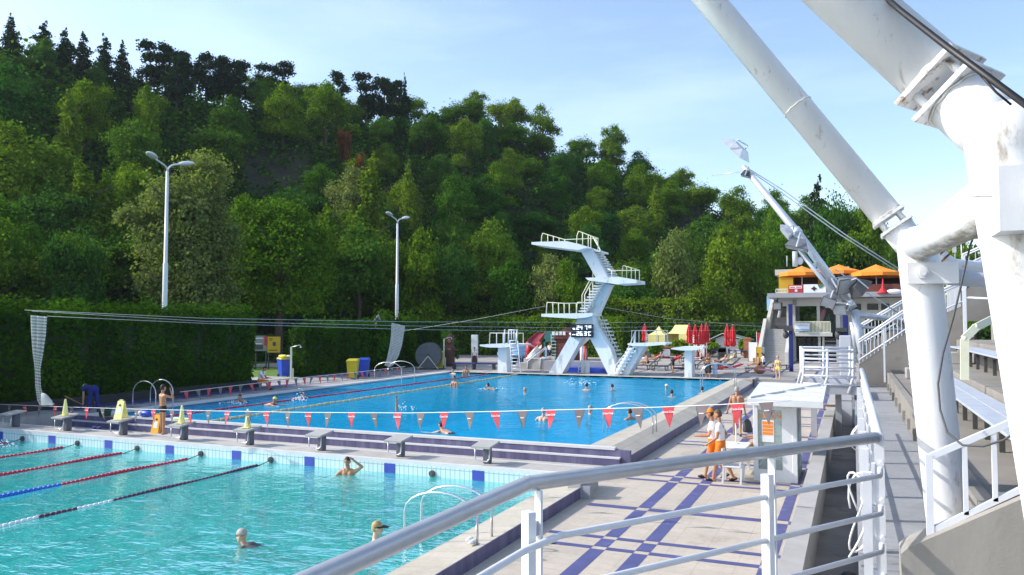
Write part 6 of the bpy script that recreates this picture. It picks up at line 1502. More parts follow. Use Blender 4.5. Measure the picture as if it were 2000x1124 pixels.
# small things by the pool
def thin(label, cat, name, mb, mat): single(name, mb, mat, label, cat)
b = MB(); q = at(205, 813, z=.49); b.lathe([(.2, 0), (.25, .3), (.27, .32)], (q.x, q.y, .49), 12); single('bucket', b, M['green_plastic'], 'grey green bucket beside the bending cleaner', 'bucket')
b = MB(); q = at(283, 814, Y=22.1); b.ell((q.x, 22.12, .62), (.3, .12, .13), 10, 6, 0); b.ell((q.x-.22, 22.1, .64), (.1, .12, .1), 8, 6, 1); single('swim_bag', b, [M['blue_bin'], M['white']], 'blue and white swim bag on the rim of the far pool', 'bag')
b = MB(); q = at(355, 822, Y=22.1); b.box(q.x-.4, q.x+.35, 22.05, 22.2, .505, .56, bev=.02); single('kickboard', b, M['pale_yellow'], 'pale yellow kickboard on the rim of the far pool', 'kickboard')
b = MB(); q = at(190, 838, z=ZS)
for dx in (-.12, .1): b.ell((q.x+dx, q.y, ZS+.04), (.14, .06, .05), 8, 5)
single('sandals', b, M['navy_cloth'], 'pair of dark sandals lying on the start platform', 'sandals')
b = MB(); q = at(922, 1070, X=-6.1); 
for dx, dy in ((0, 0), (-.12, .14)): b.ell((q.x+dx, q.y+dy, .28), (.05, .13, .035), 8, 5)
single('sandals', b, M['white'], 'pair of white sandals on the near coping beside the ladder', 'sandals')
b = MB(); q = at(1052, 1064, z=0)
b.ell((q.x, q.y, .03), (.15, .06, .03), 8, 5); b.ell((q.x+.12, q.y+.15, .03), (.14, .06, .03), 8, 5); single('flip_flops', b, M['teal'], 'pair of teal flip flops on the tiled deck behind the white post', 'sandals')
# ================================================================== PEOPLE
def remesh_from(mb, vox, smooth=3):
    me = bpy.data.meshes.new('tmp'); me.from_pydata([tuple(v) for v in mb.v], [], mb.f)
    bm = bmesh.new(); bm.from_mesh(me); bmesh.ops.recalc_face_normals(bm, faces=bm.faces); bm.to_mesh(me); bm.free()
    ob = bpy.data.objects.new('tmp', me); COL.objects.link(ob)
    md = ob.modifiers.new('r', 'REMESH'); md.mode = 'VOXEL'; md.voxel_size = vox; md.use_smooth_shade = True
    if smooth: ms = ob.modifiers.new('s', 'SMOOTH'); ms.iterations = smooth; ms.factor = .5
    dg = bpy.context.evaluated_depsgraph_get(); dg.update(); out = bpy.data.meshes.new_from_object(ob.evaluated_get(dg))
    bpy.data.objects.remove(ob); bpy.data.meshes.remove(me); out.materials.clear(); return out
def cap(b, a, c, ra, rc, seg=10):
    """tapered limb with round ends"""
    a = Vector(a); c = Vector(c); d = c-a
    if d.length < 1e-5: return
    d.normalize(); pts = []; rr = []
    for k in range(4): t = -pi/2+k*pi/8; pts.append(a+d*ra*sin(t)); rr.append(max(.002, ra*cos(t)))
    pts.append(a); rr.append(ra); pts.append(c); rr.append(rc)
    for k in range(1, 5): t = k*pi/8; pts.append(c+d*rc*sin(t)); rr.append(max(.002, rc*cos(t)))
    b.tube(pts, rr, seg)
def rot(v, axis, deg): return Matrix.Rotation(radians(deg), 3, axis) @ v
def person(label, base, yaw=0., hgt=1.75, lean=0., legs=((0, 0, 0), (0, 0, 0)), arms=((0, 8, 8), (0, 8, 8)), head=(0, 0), skin='skin_mid', hair='hair_dark', hairlen=0, cap_=None, shirt=None, shorts=None, skirt=None, swim=None, shoes=None, sex='m', root=None, pelvis_z=None, vox=.016, fat=1., group=None, fb=(None, None), goggles=False, twist=0., visor=None, sidebend=0.):
    """legs: (thigh forward, outward, knee bend); arms: (forward, outward, elbow bend). yaw 0 faces +Y. pelvis_z lowers the hips. root = extra whole body rotation matrix"""
    k = hgt/1.75; UP = Vector((0, 0, 1)); FW = Vector((0, 1, 0)); RT = Vector((1, 0, 0))
    sw = .19 if sex == 'm' else .165; hw = .095 if sex == 'm' else .1
    pel = Vector((0, 0, .93))
    tu = rot(rot(UP, 'X', -lean), 'Y', sidebend); tf = rot(FW, 'X', -lean); tr_ = RT.copy()
    if twist: q = Matrix.Rotation(radians(twist), 3, tu); tf = q @ tf; tr_ = q @ tr_
    chest = pel+tu*.32; neck = pel+tu*.53; hd = rot(tu, 'X', -head[0]+lean*.0); hf = tf.copy()
    if head[0]: q = Matrix.Rotation(radians(-head[0]), 3, tr_); hd = q @ tu; hf = q @ tf
    if head[1]: q = Matrix.Rotation(radians(head[1]), 3, hd); hf = q @ hf
    hr = hf.cross(hd)
    J = {}
    body = MB(); f = fat
    # trunk (elliptical: two side by side columns)
    for s in (-1, 1):
        cap(body, pel+tr_*.055*s, chest-tu*.12+tr_*.045*s, .1*f, .092*f); cap(body, chest-tu*.12+tr_*.045*s, chest+tu*.08+tr_*.075*s, .092*f, .1*f); cap(body, chest+tu*.1+tr_*.08*s, neck-tu*.05+tr_*.09*s, .095, .06)
    if f > 1.1: body.ell(chest-tu*.14+tf*.06, (.15*f, .13*f, .17), 12, 8)
    if sex == 'f':
        for s in (-1, 1): body.ell(chest+tu*.06+tf*.1+tr_*.075*s, .065, 10, 6)
    cap(body, neck-tu*.06, neck+hd*.09, .058, .052)
    hc = neck+hd*.19+hf*.02
    Mh = Matrix((hr, hf, hd)).transposed()
    body.ell(hc+hd*.02, (.075, .095, .108), 14, 10, 0, Mh); cap(body, hc-hd*.04+hf*.03, hc-hd*.075+hf*.05, .058, .045)
    cap(body, hc+hf*.09-hd*.0, hc+hf*.108-hd*.025, .011, .016); 
    for s in (-1, 1): body.ell(hc+hr*.078*s-hd*.005, (.012, .026, .034), 8, 6, 0, Mh)
    limbs = {}
    for i, s in ((0, -1), (1, 1)):
        pf, po, kb = legs[i]; hip = pel+RT*hw*s-UP*.02
        td = rot(Vector((0, 0, -1)), 'X', pf); td = (td*cos(radians(po))+RT*s*sin(radians(po))).normalized()
        kn = hip+td*.43; ax = RT
        sd = Matrix.Rotation(radians(-kb), 3, ax) @ td; an = kn+sd*.42
        fdir = Matrix.Rotation(radians(-kb+pf*.0), 3, ax) @ (FW if abs(pf) < 1 else (Matrix.Rotation(radians(pf), 3, 'X') @ FW))
        limbs['leg', i] = (hip, kn, an)
        cap(body, hip, kn, .082*f**.5, .055); cap(body, kn, kn+(an-kn)*.35, .052, .055); cap(body, kn+(an-kn)*.35, an, .055, .036)
        toe = an+fdir*.15+sd*.045; heel = an-fdir*.045+sd*.045
        cap(body, heel, an+fdir*.07+sd*.03, .034, .036); cap(body, an+fdir*.05+sd*.035, toe, .036, .024); cap(body, an, an+sd*.03, .036, .036)
        limbs['foot', i] = (heel, toe, sd)
    for i, s in ((0, -1), (1, 1)):
        pf, po, eb = arms[i]; sh = neck-tu*.075+tr_*sw*s
        ad = (-tu*cos(radians(pf))+tf*sin(radians(pf))); ad = (ad*cos(radians(po))+tr_*s*sin(radians(po))).normalized()
        bend = Vector(fb[i]) if fb[i] is not None else (tf*cos(radians(pf))+tu*sin(radians(pf)))
        if fb[i] is not None: bend = tr_*s*bend.x+tf*bend.y+tu*bend.z
        bend = (bend-ad*bend.dot(ad)).normalized()
        el = sh+ad*.29; fd = ad*cos(radians(eb))+bend*sin(radians(eb)); wr = el+fd*.25
        limbs['arm', i] = (sh, el, wr)
        cap(body, sh-tr_*s*.03, sh+ad*.05, .062, .056); cap(body, sh, el, .055, .04); cap(body, el, wr, .042, .028)
        side = fd.cross(bend).normalized(); palm = wr+fd*.085
        # palm, four unequal bent fingers and a thumb
        pn = bend
        for t_ in (-.024, 0, .024): cap(body, wr+fd*.01, palm+side*t_, .02, .016)
        for n_, (t_, L) in enumerate(((-.033, .062), (-.011, .075), (.011, .08), (.033, .07))):
            p0 = palm+side*t_; p1 = p0+(fd*.9+pn*.35).normalized()*L*.55; p2 = p1+(fd*.6+pn*.8).normalized()*L*.45; cap(body, p0, p1, .0095, .009, 6); cap(body, p1, p2, .009, .008, 6)
        th = wr+fd*.03+side*.03*(-s); cap(body, th, th+(fd*.6-side*s*.7+pn*.3).normalized()*.05, .012, .01, 6); 
        limbs['hand', i] = palm+fd*.04
    # ---- place
    zoff = 0 if pelvis_z is None else pelvis_z/k-.93
    Mx = Matrix.Scale(k, 4) @ Matrix.Translation((0, 0, zoff))
    if root is not None: Mx = Matrix.Scale(k, 4) @ Matrix.Translation((0, 0, zoff+.93)) @ root.to_4x4() @ Matrix.Translation((0, 0, -.93))
    t = thing('person', label, 'person', base, radians(yaw), group)
    def out(name, me, mats, parent=t):
        me.transform(Mx); me.name = name
        for m in mats: me.materials.append(M[m])
        o = bpy.data.objects.new(name, me); link(o, parent); return o
    me = remesh_from(body, vox, 2)
    # eyes, brows and mouth joined to the head
    fx = MB()
    for s in (-1, 1): fx.ell(hc+hr*.031*s+hf*.094+hd*.022, (.012, .008, .008), 8, 5, 1, Mh); fx.ell(hc+hr*.032*s+hf*.096+hd*.04, (.017, .006, .004), 8, 4, 1, Mh)
    fx.ell(hc+hf*.097-hd*.05, (.024, .009, .008), 8, 5, 2, Mh)
    bm = bmesh.new(); bm.from_mesh(me)
    vs = [bm.verts.new(v) for v in fx.v]
    for fc, mi in zip(fx.f, fx.m):
        try: nf = bm.faces.new([vs[i] for i in fc]); nf.material_index = mi; nf.smooth = True
        except ValueError: pass
    bm.to_mesh(me); bm.free()
    bo = out('body', me, [skin, 'hair_dark', 'lip'])
    def cloth(name, fill, mat, v=.018):
        b = MB(); fill(b); m_ = remesh_from(b, v, 2); return out(name, m_, [mat])
    g = 1.16
    if shirt:
        def fs(b):
            for s in (-1, 1):
                cap(b, pel+tu*.03+tr_*.06*s, chest+tr_*.065*s, .112*f, .115*f); cap(b, chest+tr_*.07*s, neck-tu*.075+tr_*.1*s, .116*f, .085); cap(b, neck-tu*.075+tr_*.1*s, limbs['arm', 0 if s < 0 else 1][0], .085, .08)
                if sex == 'f': b.ell(chest+tu*.06+tf*.1+tr_*.075*s, .073, 10, 6)
            for i, s in ((0, -1), (1, 1)): sh, el, wr = limbs['arm', i]; cap(b, sh-tr_*s*.04, sh+(el-sh)*.34, .084, .07)
        cloth('shirt', fs, shirt)
    if shorts:
        def fs(b):
            for i in (0, 1): hip, kn, an = limbs['leg', i]; cap(b, hip, hip+(kn-hip)*.78, .108*f**.5, .086)
            for s in (-1, 1): cap(b, pel+tu*.06+tr_*.058*s, pel-tu*.04+tr_*.055*s, .124*f, .124*f)
        cloth('shorts', fs, shorts)
    if skirt:
        def fs(b):
            for i in (0, 1): hip, kn, an = limbs['leg', i]; cap(b, hip, kn+(an-kn)*.15, .12, .13)
            cap(b, limbs['leg', 0][0]*.5+limbs['leg', 1][0]*.5, limbs['leg', 0][1]*.5+limbs['leg', 1][1]*.5, .12, .12)
            for s in (-1, 1): cap(b, pel+tu*.1+tr_*.05*s, pel+tr_*.05*s, .112, .12)
        cloth('skirt', fs, skirt)
    if swim:
        def fs(b):
            for i in (0, 1): hip, kn, an = limbs['leg', i]; cap(b, hip, hip+(kn-hip)*.16, .094*f**.5, .09)
            for s in (-1, 1): cap(b, pel+tu*.04+tr_*.055*s, pel-tu*.03+tr_*.05*s, .108*f, .108*f)
        cloth('trunks', fs, swim)
        if sex == 'f':
            def ft(b):
                for s in (-1, 1): b.ell(chest+tu*.05+tf*.1+tr_*.075*s, .073, 10, 6); cap(b, chest+tr_*.065*s+tu*.03, chest+tr_*.065*s+tu*.06, .108, .108)
            cloth('bikini_top', ft, swim)
    if shoes:
        for i in (0, 1):
            heel, toe, sd = limbs['foot', i]; b = MB(); cap(b, heel+sd*.025, toe+sd*.018, .032, .034); cap(b, (heel+toe)*.5, (heel+toe)*.5+(toe-heel)*.25, .043, .04)
            me2 = bpy.data.meshes.new('shoe'); me2.from_pydata([tuple(v) for v in b.v], [], b.f); out('shoe', me2, [shoes])
    if hair:
        b = MB(); b.ell(hc+hd*.028-hf*.012, (.084, .1, .112), 14, 8, 0, Mh, .12, 1.); b.ell(hc+hd*.0-hf*.03, (.082, .08, .1), 14, 8, 0, Mh, -.55, .9)
        if hairlen: cap(b, hc-hf*.07, hc-hf*.09-hd*.2*hairlen, .06, .045)
        me2 = remesh_from(b, .016, 1); out('hair', me2, [hair])
    if cap_:
        b = MB(); b.ell(hc+hd*.03-hf*.003, (.09, .108, .118), 14, 8, 0, Mh, .1, 1.)
        me2 = bpy.data.meshes.new('cap'); me2.from_pydata([tuple(v) for v in b.v], [], b.f); me2.polygons.foreach_set('use_smooth', [True]*len(b.f)); out('cap', me2, [cap_])
    if visor:
        b = MB(); b.ell(hc+hd*.035+hf*.11, (.085, .11, .018), 12, 6, 0, Mh); b.ell(hc+hd*.025, (.088, .107, .03), 14, 6, 0, Mh)
        me2 = bpy.data.meshes.new('visor'); me2.from_pydata([tuple(v) for v in b.v], [], b.f); out('visor', me2, [visor])
    if goggles:
        b = MB(); b.ell(hc+hd*.02+hf*.005, (.083, .1, .014), 14, 5, 0, Mh); me2 = bpy.data.meshes.new('goggles'); me2.from_pydata([tuple(v) for v in b.v], [], b.f); out('goggles', me2, ['black'])
    def W(v): return Matrix.Translation(base) @ Matrix.Rotation(radians(yaw), 4, 'Z') @ (Mx @ Vector(v))
    return t, limbs, W
def ft(px, py, z, dz=0.): q = at(px, py, z=z); q.z = z+dz; return q
# --- two lifeguards in white shirts and orange shorts
person('person in white shirt, orange shorts and orange cap walking beside a bareheaded companion', ft(1393, 934, 0), 98, 1.78, 2, ((16, 0, 6), (-14, 0, 14)), ((18, 8, 70), (4, 10, 80)), (6, 0), 'skin_tan', 'hair_dark', 0, 'orange_cloth', 'white_cloth', 'orange_short', None, None, 'black', 'm', vox=.014)
t, L, W = person('bareheaded person in sleeveless white shirt and orange shorts walking on the tiled deck', ft(1408, 940, 0), 92, 1.8, 2, ((14, 0, 5), (-14, 0, 12)), ((10, 14, 45), (-25, 18, 55)), (4, 0), 'skin_tan', 'hair_brown', 0, None, 'white_cloth', 'orange_short', None, None, 'black', 'm', vox=.014)
# --- man walking away with a bag
t, L, W = person('person in small black trunks walking away along the pool with a dark bag', ft(1440, 851, 0), 5, 1.74, 2, ((14, 2, 4), (-12, 2, 14)), ((4, 16, 12), (6, 10, 8)), (0, 0), 'skin_tan', 'hair_grey', 0, None, None, None, None, 'black_cloth', 'black', 'm', fat=1.12)
hp_ = W(L['hand', 1]); b = MB(); b.lathe([(.12, -.62), (.17, -.6), (.16, -.4), (.13, -.25), (.05, -.14)], hp_+Vector((.05, .02, 0)), 10); b.tube([hp_+Vector((.0, 0, -.12)), hp_+Vector((.0, 0, .0)), hp_+Vector((.09, 0, -.12))], .012, 6)
single('carrier_bag', b, M['dark_grey'], 'dark plastic carrier bag in the hand of the man walking away', 'bag')
# --- seated person behind the kiosk
person('person with bare arms seated behind the white table and booth', Vector((-2.5, 24.3, 0)), 100, 1.7, 8, ((85, 6, 85), (85, 6, 85)), ((30, 8, 60), (30, 8, 60)), (10, 0), 'skin_tan', 'hair_brown', 0, None, 'white_cloth', None, None, 'black_cloth', None, 'f', pelvis_z=.55)
b = MB(); b.box(-2.73, -2.27, 24.07, 24.53, .4, .44); b.box(-2.31, -2.27, 24.07, 24.53, .44, .86)
for x in (-2.7, -2.3):
    for y in (24.1, 24.5): b.box(x-.02, x+.02, y-.02, y+.02, 0, .4)
single('plastic_chair', b, M['white_paint'], 'white plastic chair under the person seated at the white table', 'chair')
# --- man on the start platform shading his eyes
person('person in tiny black trunks on the start platform, hand raised to the face', ft(317, 848, ZS), -20, 1.56, -2, ((3, 5, 2), (-2, 6, 2)), ((20, 14, 20), (70, 30, 125)), (2, 10), 'skin_tan', 'hair_dark', 0, None, None, None, None, 'black_cloth', None, 'm')
# --- cleaner bending over
t, L, W = person('person in blue overalls and white cap bending over with a broom', Vector((at(182, 806, z=.49).x, at(182, 806, z=.49).y, .49)), 75, 1.78, 88, ((8, 6, 14), (2, 6, 10)), ((75, 4, 10), (60, 4, 30)), (-10, 0), 'skin_mid', 'hair_dark', 0, 'white_cloth', 'navy_cloth', None, None, None, 'black', 'm')
sh_ = t
def trousers(L, W, mat, parent, base, yaw):
    b = MB()
    for i in (0, 1): hip, kn, an = L['leg', i]; cap(b, hip, kn, .105, .08); cap(b, kn, kn+(an-kn)*.95, .08, .065)
    b.ell((L['leg', 0][0]+L['leg', 1][0])/2+Vector((0, 0, .04)), (.19, .15, .15), 12, 8)
    me = remesh_from(b, .02, 2); me.materials.append(M[mat]); o = bpy.data.objects.new('trousers', me); link(o, parent)
trousers(L, W, 'navy_cloth', t, None, None)
h0_ = W(L['hand', 0]); a = at(127, 774, d=26.0); b = MB(); b.tube([h0_+Vector((.25, .0, -.25)), h0_, a], .016, 6); single('broom', b, M['wood'], 'long wooden broom handle held by the bending cleaner', 'broom')
# --- man sitting on the kerb at the end of the hedge
person('person in white vest and orange shorts sitting on the hedge kerb', Vector((at(508, 748, z=.86).x, at(508, 748, z=.86).y, .49)), -75, 1.75, 14, ((88, 6, 75), (85, 10, 55)), ((35, 4, 60), (35, 4, 60)), (25, 0), 'skin_tan', 'hair_dark', 0, None, 'white_cloth', 'orange_short', None, None, 'black', 'm', pelvis_z=.48)
# --- people around the white totem, the deck and the far bank
person('person in white top and dark trousers, standing before the white totem', ft(927, 717, .494), 200, 1.6, 2, ((2, 3, 2), (-2, 3, 2)), ((10, 6, 70), (10, 6, 70)), (5, 0), 'skin_mid', 'hair_dark', .8, None, 'white_cloth', None, 'brown_cloth', None, None, 'f')
person('person in a red shirt and black shorts, bending over a sunbed', ft(1315, 728, .498), -70, 1.7, 62, ((6, 4, 8), (-4, 4, 4)), ((70, 4, 15), (60, 4, 20)), (-10, 0), 'skin_mid', 'hair_dark', 0, None, 'red_cloth', 'black_cloth', None, None, None, 'm')
person('person with a dark wrap round the hips walking along the far pool edge', ft(1383, 738, .498), 185, 1.66, 3, ((10, 2, 4), (-8, 2, 10)), ((35, 10, 100), (35, 10, 100)), (8, 0), 'skin_tan', 'hair_brown', .3, None, None, None, 'black_cloth', 'brown_cloth', None, 'f', fat=1.15)
person('child in a pale blue towel dress beside the adult with the dark wrap', ft(1397, 738, .498), 175, 1.15, 2, ((6, 2, 2), (-6, 2, 6)), ((10, 8, 20), (10, 8, 20)), (5, 0), 'skin_mid', 'hair_brown', .4, None, 'pale_blue_cloth', None, 'pale_blue_cloth', None, None, 'f')
person('person in a pale bikini standing alone on the deck steps', ft(1520, 746, .33), 170, 1.66, 0, ((4, 2, 2), (-4, 2, 4)), ((40, 10, 90), (5, 8, 15)), (5, 0), 'skin_pale', 'hair_blond', .8, None, None, None, None, 'yellow', None, 'f')
# sunbathers lying or sitting on sunbeds
def bather(px, py, rz, label, **kw):
    q = at(px, py, z=.5); q.z = .5
    kw.setdefault('legs', ((95, 3, 25), (100, 5, 35))); kw.setdefault('arms', ((10, 12, 20), (10, 12, 20)))
    person(label, q, 180-rz, 1.7, kw.pop('lean', -48), head=kw.pop('head', (15, 0)), pelvis_z=.5, **kw)
bather(1266, 720, 70, 'person with bare back sitting up on the sunbed near the stepped diving stand', skin='skin_tan', hair='hair_brown', swim='black_cloth', lean=15)
bather(1281, 713, 70, 'person lying on the second sunbed near the stepped diving stand', skin='skin_mid', hair='hair_dark', swim='red_cloth', sex='f')
bather(1407, 720, 65, 'person lying on the left crimson towel, knees bent', skin='skin_mid', hair='hair_brown', swim='black_cloth', legs=((110, 3, 70), (105, 5, 60)))
bather(1424, 716, 65, 'blond person lying on the sunbed with the pile of crimson towels', skin='skin_pale', hair='hair_blond', swim='yellow', sex='f', hairlen=.7)
bather(1483, 724, 75, 'person with dark swimwear sitting on the sunbed behind the orange bag', skin='skin_tan', hair='hair_dark', swim='black_cloth', lean=5)
bather(1492, 722, 75, 'person in a white top sitting beside the companion behind the orange bag', skin='skin_mid', hair='hair_dark', shirt='white_cloth', shorts='navy_cloth', lean=5, sex='f')
bather(1370, 711, 75, 'person sitting on the back row sunbed right of the white pillar', skin='skin_pale', hair='hair_grey', swim='black_cloth', lean=10)
person('person in pale yellow clothes standing near the white slide', ft(1016, 712, .494), 180, 1.7, 2, ((3, 3, 2), (-3, 3, 2)), ((15, 8, 40), (15, 8, 40)), (5, 0), 'skin_mid', 'hair_dark', 0, None, 'pale_yellow', 'white_cloth', None, None, None, 'm')
person('person in a white shirt near the playhouse ladder', ft(1074, 704, .494), 160, 1.7, 2, ((3, 3, 2), (-3, 3, 2)), ((15, 8, 40), (15, 8, 40)), (5, 0), 'skin_mid', 'hair_dark', 0, None, 'white_cloth', 'navy_cloth', None, None, None, 'm')
# --- swimmers
SWIM = Matrix.Rotation(radians(-62), 3, 'X')
def swimmer(label, px, py, z, yaw, **kw):
    """head and shoulders above the water; body upright below it"""
    q = at(px, py, z=z); dz = kw.pop('sink', 1.42); q.z = z-dz
    kw.setdefault('legs', ((20, 5, 30), (10, 5, 20))); kw.setdefault('arms', ((60, 35, 30), (60, 35, 30)))
    kw.setdefault('group', 'swimmers in the pools')
    return person(label, q, yaw, kw.pop('hgt', 1.75), kw.pop('lean', 6), **kw)
swimmer('person wading in the near pool at the tiled wall, hand on wet dark hair', 681, 927, ZN, 195, skin='skin_tan', hair='hair_dark', arms=((150, 50, 95), (40, 40, 40)), fb=((-1, .2, .6), None), sink=1.3, swim='black_cloth', head=(5, 0))
swimmer('person with blond bun and black sun visor standing in the near pool', 729, 1062, ZN, -62, skin='skin_pale', hair='hair_blond', hairlen=.0, visor='black', sink=1.38, sex='f', swim='black_cloth', arms=((80, 10, 20), (80, 10, 20)), lean=4)
def prone(label, px, py, z, yaw, up=.0, **kw):
    """swimming breaststroke: trunk slanting to the surface, head raised"""
    q = at(px, py, z=z); kk = 1.75/1.75
    kw.setdefault('arms', ((150, 25, 20), (150, 25, 20))); kw.setdefault('legs', ((-2, 8, 20), (5, 8, 25))); kw.setdefault('group', 'swimmers in the pools')
    d = Vector((-sin(radians(yaw)), cos(radians(yaw)), 0)); q = q-d*.62; q.z = z-.93+.0-.1+up
    return person(label, q, yaw, 1.7, 0, root=SWIM_P, head=(-70, 0), **kw)
SWIM_P = Matrix.Rotation(radians(-76), 3, 'X')
prone('person with grey swim cap and dark swimsuit swimming breaststroke in the near pool', 464, 1064, ZN, 100, -.03, skin='skin_mid', hair=None, cap_='hair_grey', goggles=True, shirt='dark_grey', swim='dark_grey', sex='f')
ZFW = .4
HS = dict(swim='black_cloth')
prone('person with dark hair swimming in the shaded lane behind the standing man', 466, 786, ZFW, 190, .05, skin='skin_mid', hair='hair_dark', **HS)
prone('person with a yellow cap swimming freestyle along the dark red rope', 540, 792, ZFW, -75, .06, skin='skin_tan', hair=None, cap_='yellow', **HS)
prone('person with dark hair swimming near the splash beside the dark red rope', 595, 778, ZFW, -70, .02, skin='skin_mid', hair='hair_dark', **HS)
swimmer('person doing a handstand with one straight leg rising from the far pool', 780, 803, ZFW, 20, root=Matrix.Rotation(radians(180), 3, 'X'), sink=1.22, legs=((0, 2, 0), (-100, 5, 60)), skin='skin_tan', hair='hair_dark', **HS)
prone('person swimming left of the two folded red flags at the front of the far pool', 858, 844, ZFW, 70, .06, skin='skin_mid', hair='hair_dark', **HS)
swimmer('person with pale back wading in the far pool behind a red pennant', 1060, 823, ZFW, 5, sink=1.28, skin='skin_pale', hair='hair_grey', **HS)
swimmer('person turning right in the far pool behind a grey pennant', 1149, 809, ZFW, -60, sink=1.42, skin='skin_mid', hair='hair_grey', **HS)
swimmer('person with dark hair wading in the far pool beside the right coping ladder', 1233, 820, ZFW, 60, sink=1.36, skin='skin_tan', hair='hair_dark', **HS)
swimmer('person with a grey head in the middle of the far pool', 1023, 769, ZFW, -30, sink=1.45, skin='skin_mid', hair='hair_grey', **HS)
swimmer('person with dark hair below the splash at the centre of the far pool', 1145, 763, ZFW, 0, sink=1.38, skin='skin_mid', hair='hair_dark', **HS)
swimmer('person with dark hair and white collar right of the splash in the far pool', 1197, 763, ZFW, 40, sink=1.42, skin='skin_mid', hair='hair_dark', **HS)
swimmer('person with a white cap at the far side of the pool', 1299, 762, ZFW, -50, sink=1.46, skin='skin_mid', hair=None, cap_='white', **HS)
swimmer('person with dark hair just below the white capped swimmer', 1312, 776, ZFW, 10, sink=1.42, skin='skin_mid', hair='hair_dark', **HS)
swimmer('person with dark hair near the small pennants on the right side of the far pool', 1372, 769, ZFW, 20, sink=1.42, skin='skin_mid', hair='hair_dark', **HS)
swimmer('person wading in the far left corner of the pool, nearer to the ladder', 887, 731, ZFW, 160, sink=1.35, skin='skin_pale', hair='hair_dark', **HS)
swimmer('person standing by the tiled end wall in the far left corner of the pool', 911, 734, ZFW, 190, sink=1.05, skin='skin_tan', hair='hair_dark', arms=((20, 10, 20), (20, 10, 20)), **HS)
swimmer('person standing in the lane close to the cream rope at the far left', 889, 757, ZFW, 170, sink=1.1, skin='skin_tan', hair='hair_dark', arms=((20, 10, 20), (20, 10, 20)), **HS)
prone('person swimming on the back leaving a wake near the low diving stand', 950, 761, ZFW, 90, .05, skin='skin_mid', hair='hair_dark', **HS)
# splashes: clusters of droplets and foam
def splash(px, py, z, w, h, n, label, seed):
    rg = random.Random(seed); q = at(px, py, z=z); b = MB()
    for i in range(n):
        a = rg.uniform(0, 2*pi); r = w*rg.random()**.7; zz = abs(rg.gauss(0, .5))*h*(1-r/w*.6); s = rg.uniform(.012, .04)
        b.ell((q.x+r*cos(a), q.y+r*sin(a)*.7, z+zz), (s, s, s*.8), 6, 4)
    single('splash', b, M['foam_white'], label, 'splash', Vector((q.x, q.y, z)), 'white splashes on the pools', 'stuff')
splash(1135, 752, ZFW, 1.1, .6, 90, 'white splash in the middle of the far end of the pool', 3)
splash(585, 784, ZFW, .4, .8, 60, 'tall white splash beside the dark red rope', 4)
splash(455, 788, ZFW, .8, .12, 40, 'low white splash around the swimmer in the shaded lane', 5)
splash(795, 800, ZFW, .5, .4, 24, 'thin splash right of the raised leg', 6)
splash(965, 760, ZFW, .9, .06, 34, 'flat white wake near the low diving stand', 7)
splash(4, 872, ZN, .5, .3, 40, 'small white splash at the left edge between the red ropes', 8)
# ================================================================== HEDGES AND TREES
def hedge_leaves(x0, x1, y0, y1, z0, z1, s, dens, seed, bulge=.12):
    rg = np.random.default_rng(seed); P = []; Nn = []
    def face(n, f, nr):
        u = rg.uniform(0, 1, n); v = rg.uniform(0, 1, n); p = f(u, v); d = rg.normal(0, 1, n)*.07
        off = bulge*(np.sin(p[:, 0]*1.7+p[:, 2]*2.3)+np.sin(p[:, 1]*1.9+p[:, 2]*1.1))*.5+bulge*1.5*(np.abs(np.sin((p[:, 1]+p[:, 0])*1.45+.25*np.sin(p[:, 2]*1.3)))-.6)
        P.append(p+np.array(nr)*(d+off)[:, None]); Nn.append(np.tile(nr, (n, 1)))
    lx, ly, lz = x1-x0, y1-y0, z1-z0
    face(int(ly*lz*dens), lambda u, v: np.stack([np.full_like(u, x1), y0+ly*u, z0+lz*v], 1), (1, 0, 0))
    face(int(lx*lz*dens), lambda u, v: np.stack([x0+lx*u, np.full_like(u, y0), z0+lz*v], 1), (0, -1, 0))
    face(int(lx*lz*dens*.6), lambda u, v: np.stack([x0+lx*u, np.full_like(u, y1), z0+lz*v], 1), (0, 1, 0))
    face(int(lx*ly*dens*1.3), lambda u, v: np.stack([x0+lx*u, y0+ly*v, np.full_like(u, z1)+.05+.24*rg.normal(size=len(u))], 1), (0, 0, 1))
    face(int(ly*lz*dens*.3), lambda u, v: np.stack([np.full_like(u, x0), y0+ly*u, z0+lz*v], 1), (-1, 0, 0))
    P = np.concatenate(P); Nn = np.concatenate(Nn).astype(float); V, F, r = leaf_quads(P, Nn, s, rg, .55, .75, .5)
    q = (P[:, 0]+P[:, 1])*1.45; c = .5+.25*np.sin(np.floor(q/pi)*2.7)+.2*np.sin(P[:, 2]*2.1+P[:, 1]*.7)
    return V, F, np.clip(.45*r+.55*np.repeat(c, 4), 0, 1)
def hedge(label, x0, x1, y0, y1, z0, z1, s, dens, seed, mat='leaf_hedge'):
    o = Vector(((x0+x1)/2, (y0+y1)/2, z0)); t = thing('hedge', label, 'hedge', o, group='clipped green hedges')
    V, F, r = hedge_leaves(x0, x1, y0, y1, z0, z1, s, dens, seed); me = np_mesh('foliage', V-np.array(o), F, [M[mat]], rnd=r); f = bpy.data.objects.new('foliage', me); link(f, t)
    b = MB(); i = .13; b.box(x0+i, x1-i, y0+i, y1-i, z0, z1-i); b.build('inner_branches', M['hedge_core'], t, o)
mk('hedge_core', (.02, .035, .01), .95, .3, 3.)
hedge('tall dark green hedge running along the left side behind the standing man', -33.0, -31.0, 8, 35.2, .6, 4.5, .2, 150, 1)
hedge('tall dark hedge behind the wheeled bins, its near end sunlit', -34.5, -33.2, 42.6, 63, .45, 3.75, .24, 120, 2)
hedge('long dark hedge at the back left, crossing behind the diving stands', -46, -22, 80, 82.5, .45, 4.3, .3, 60, 3, 'leaf')
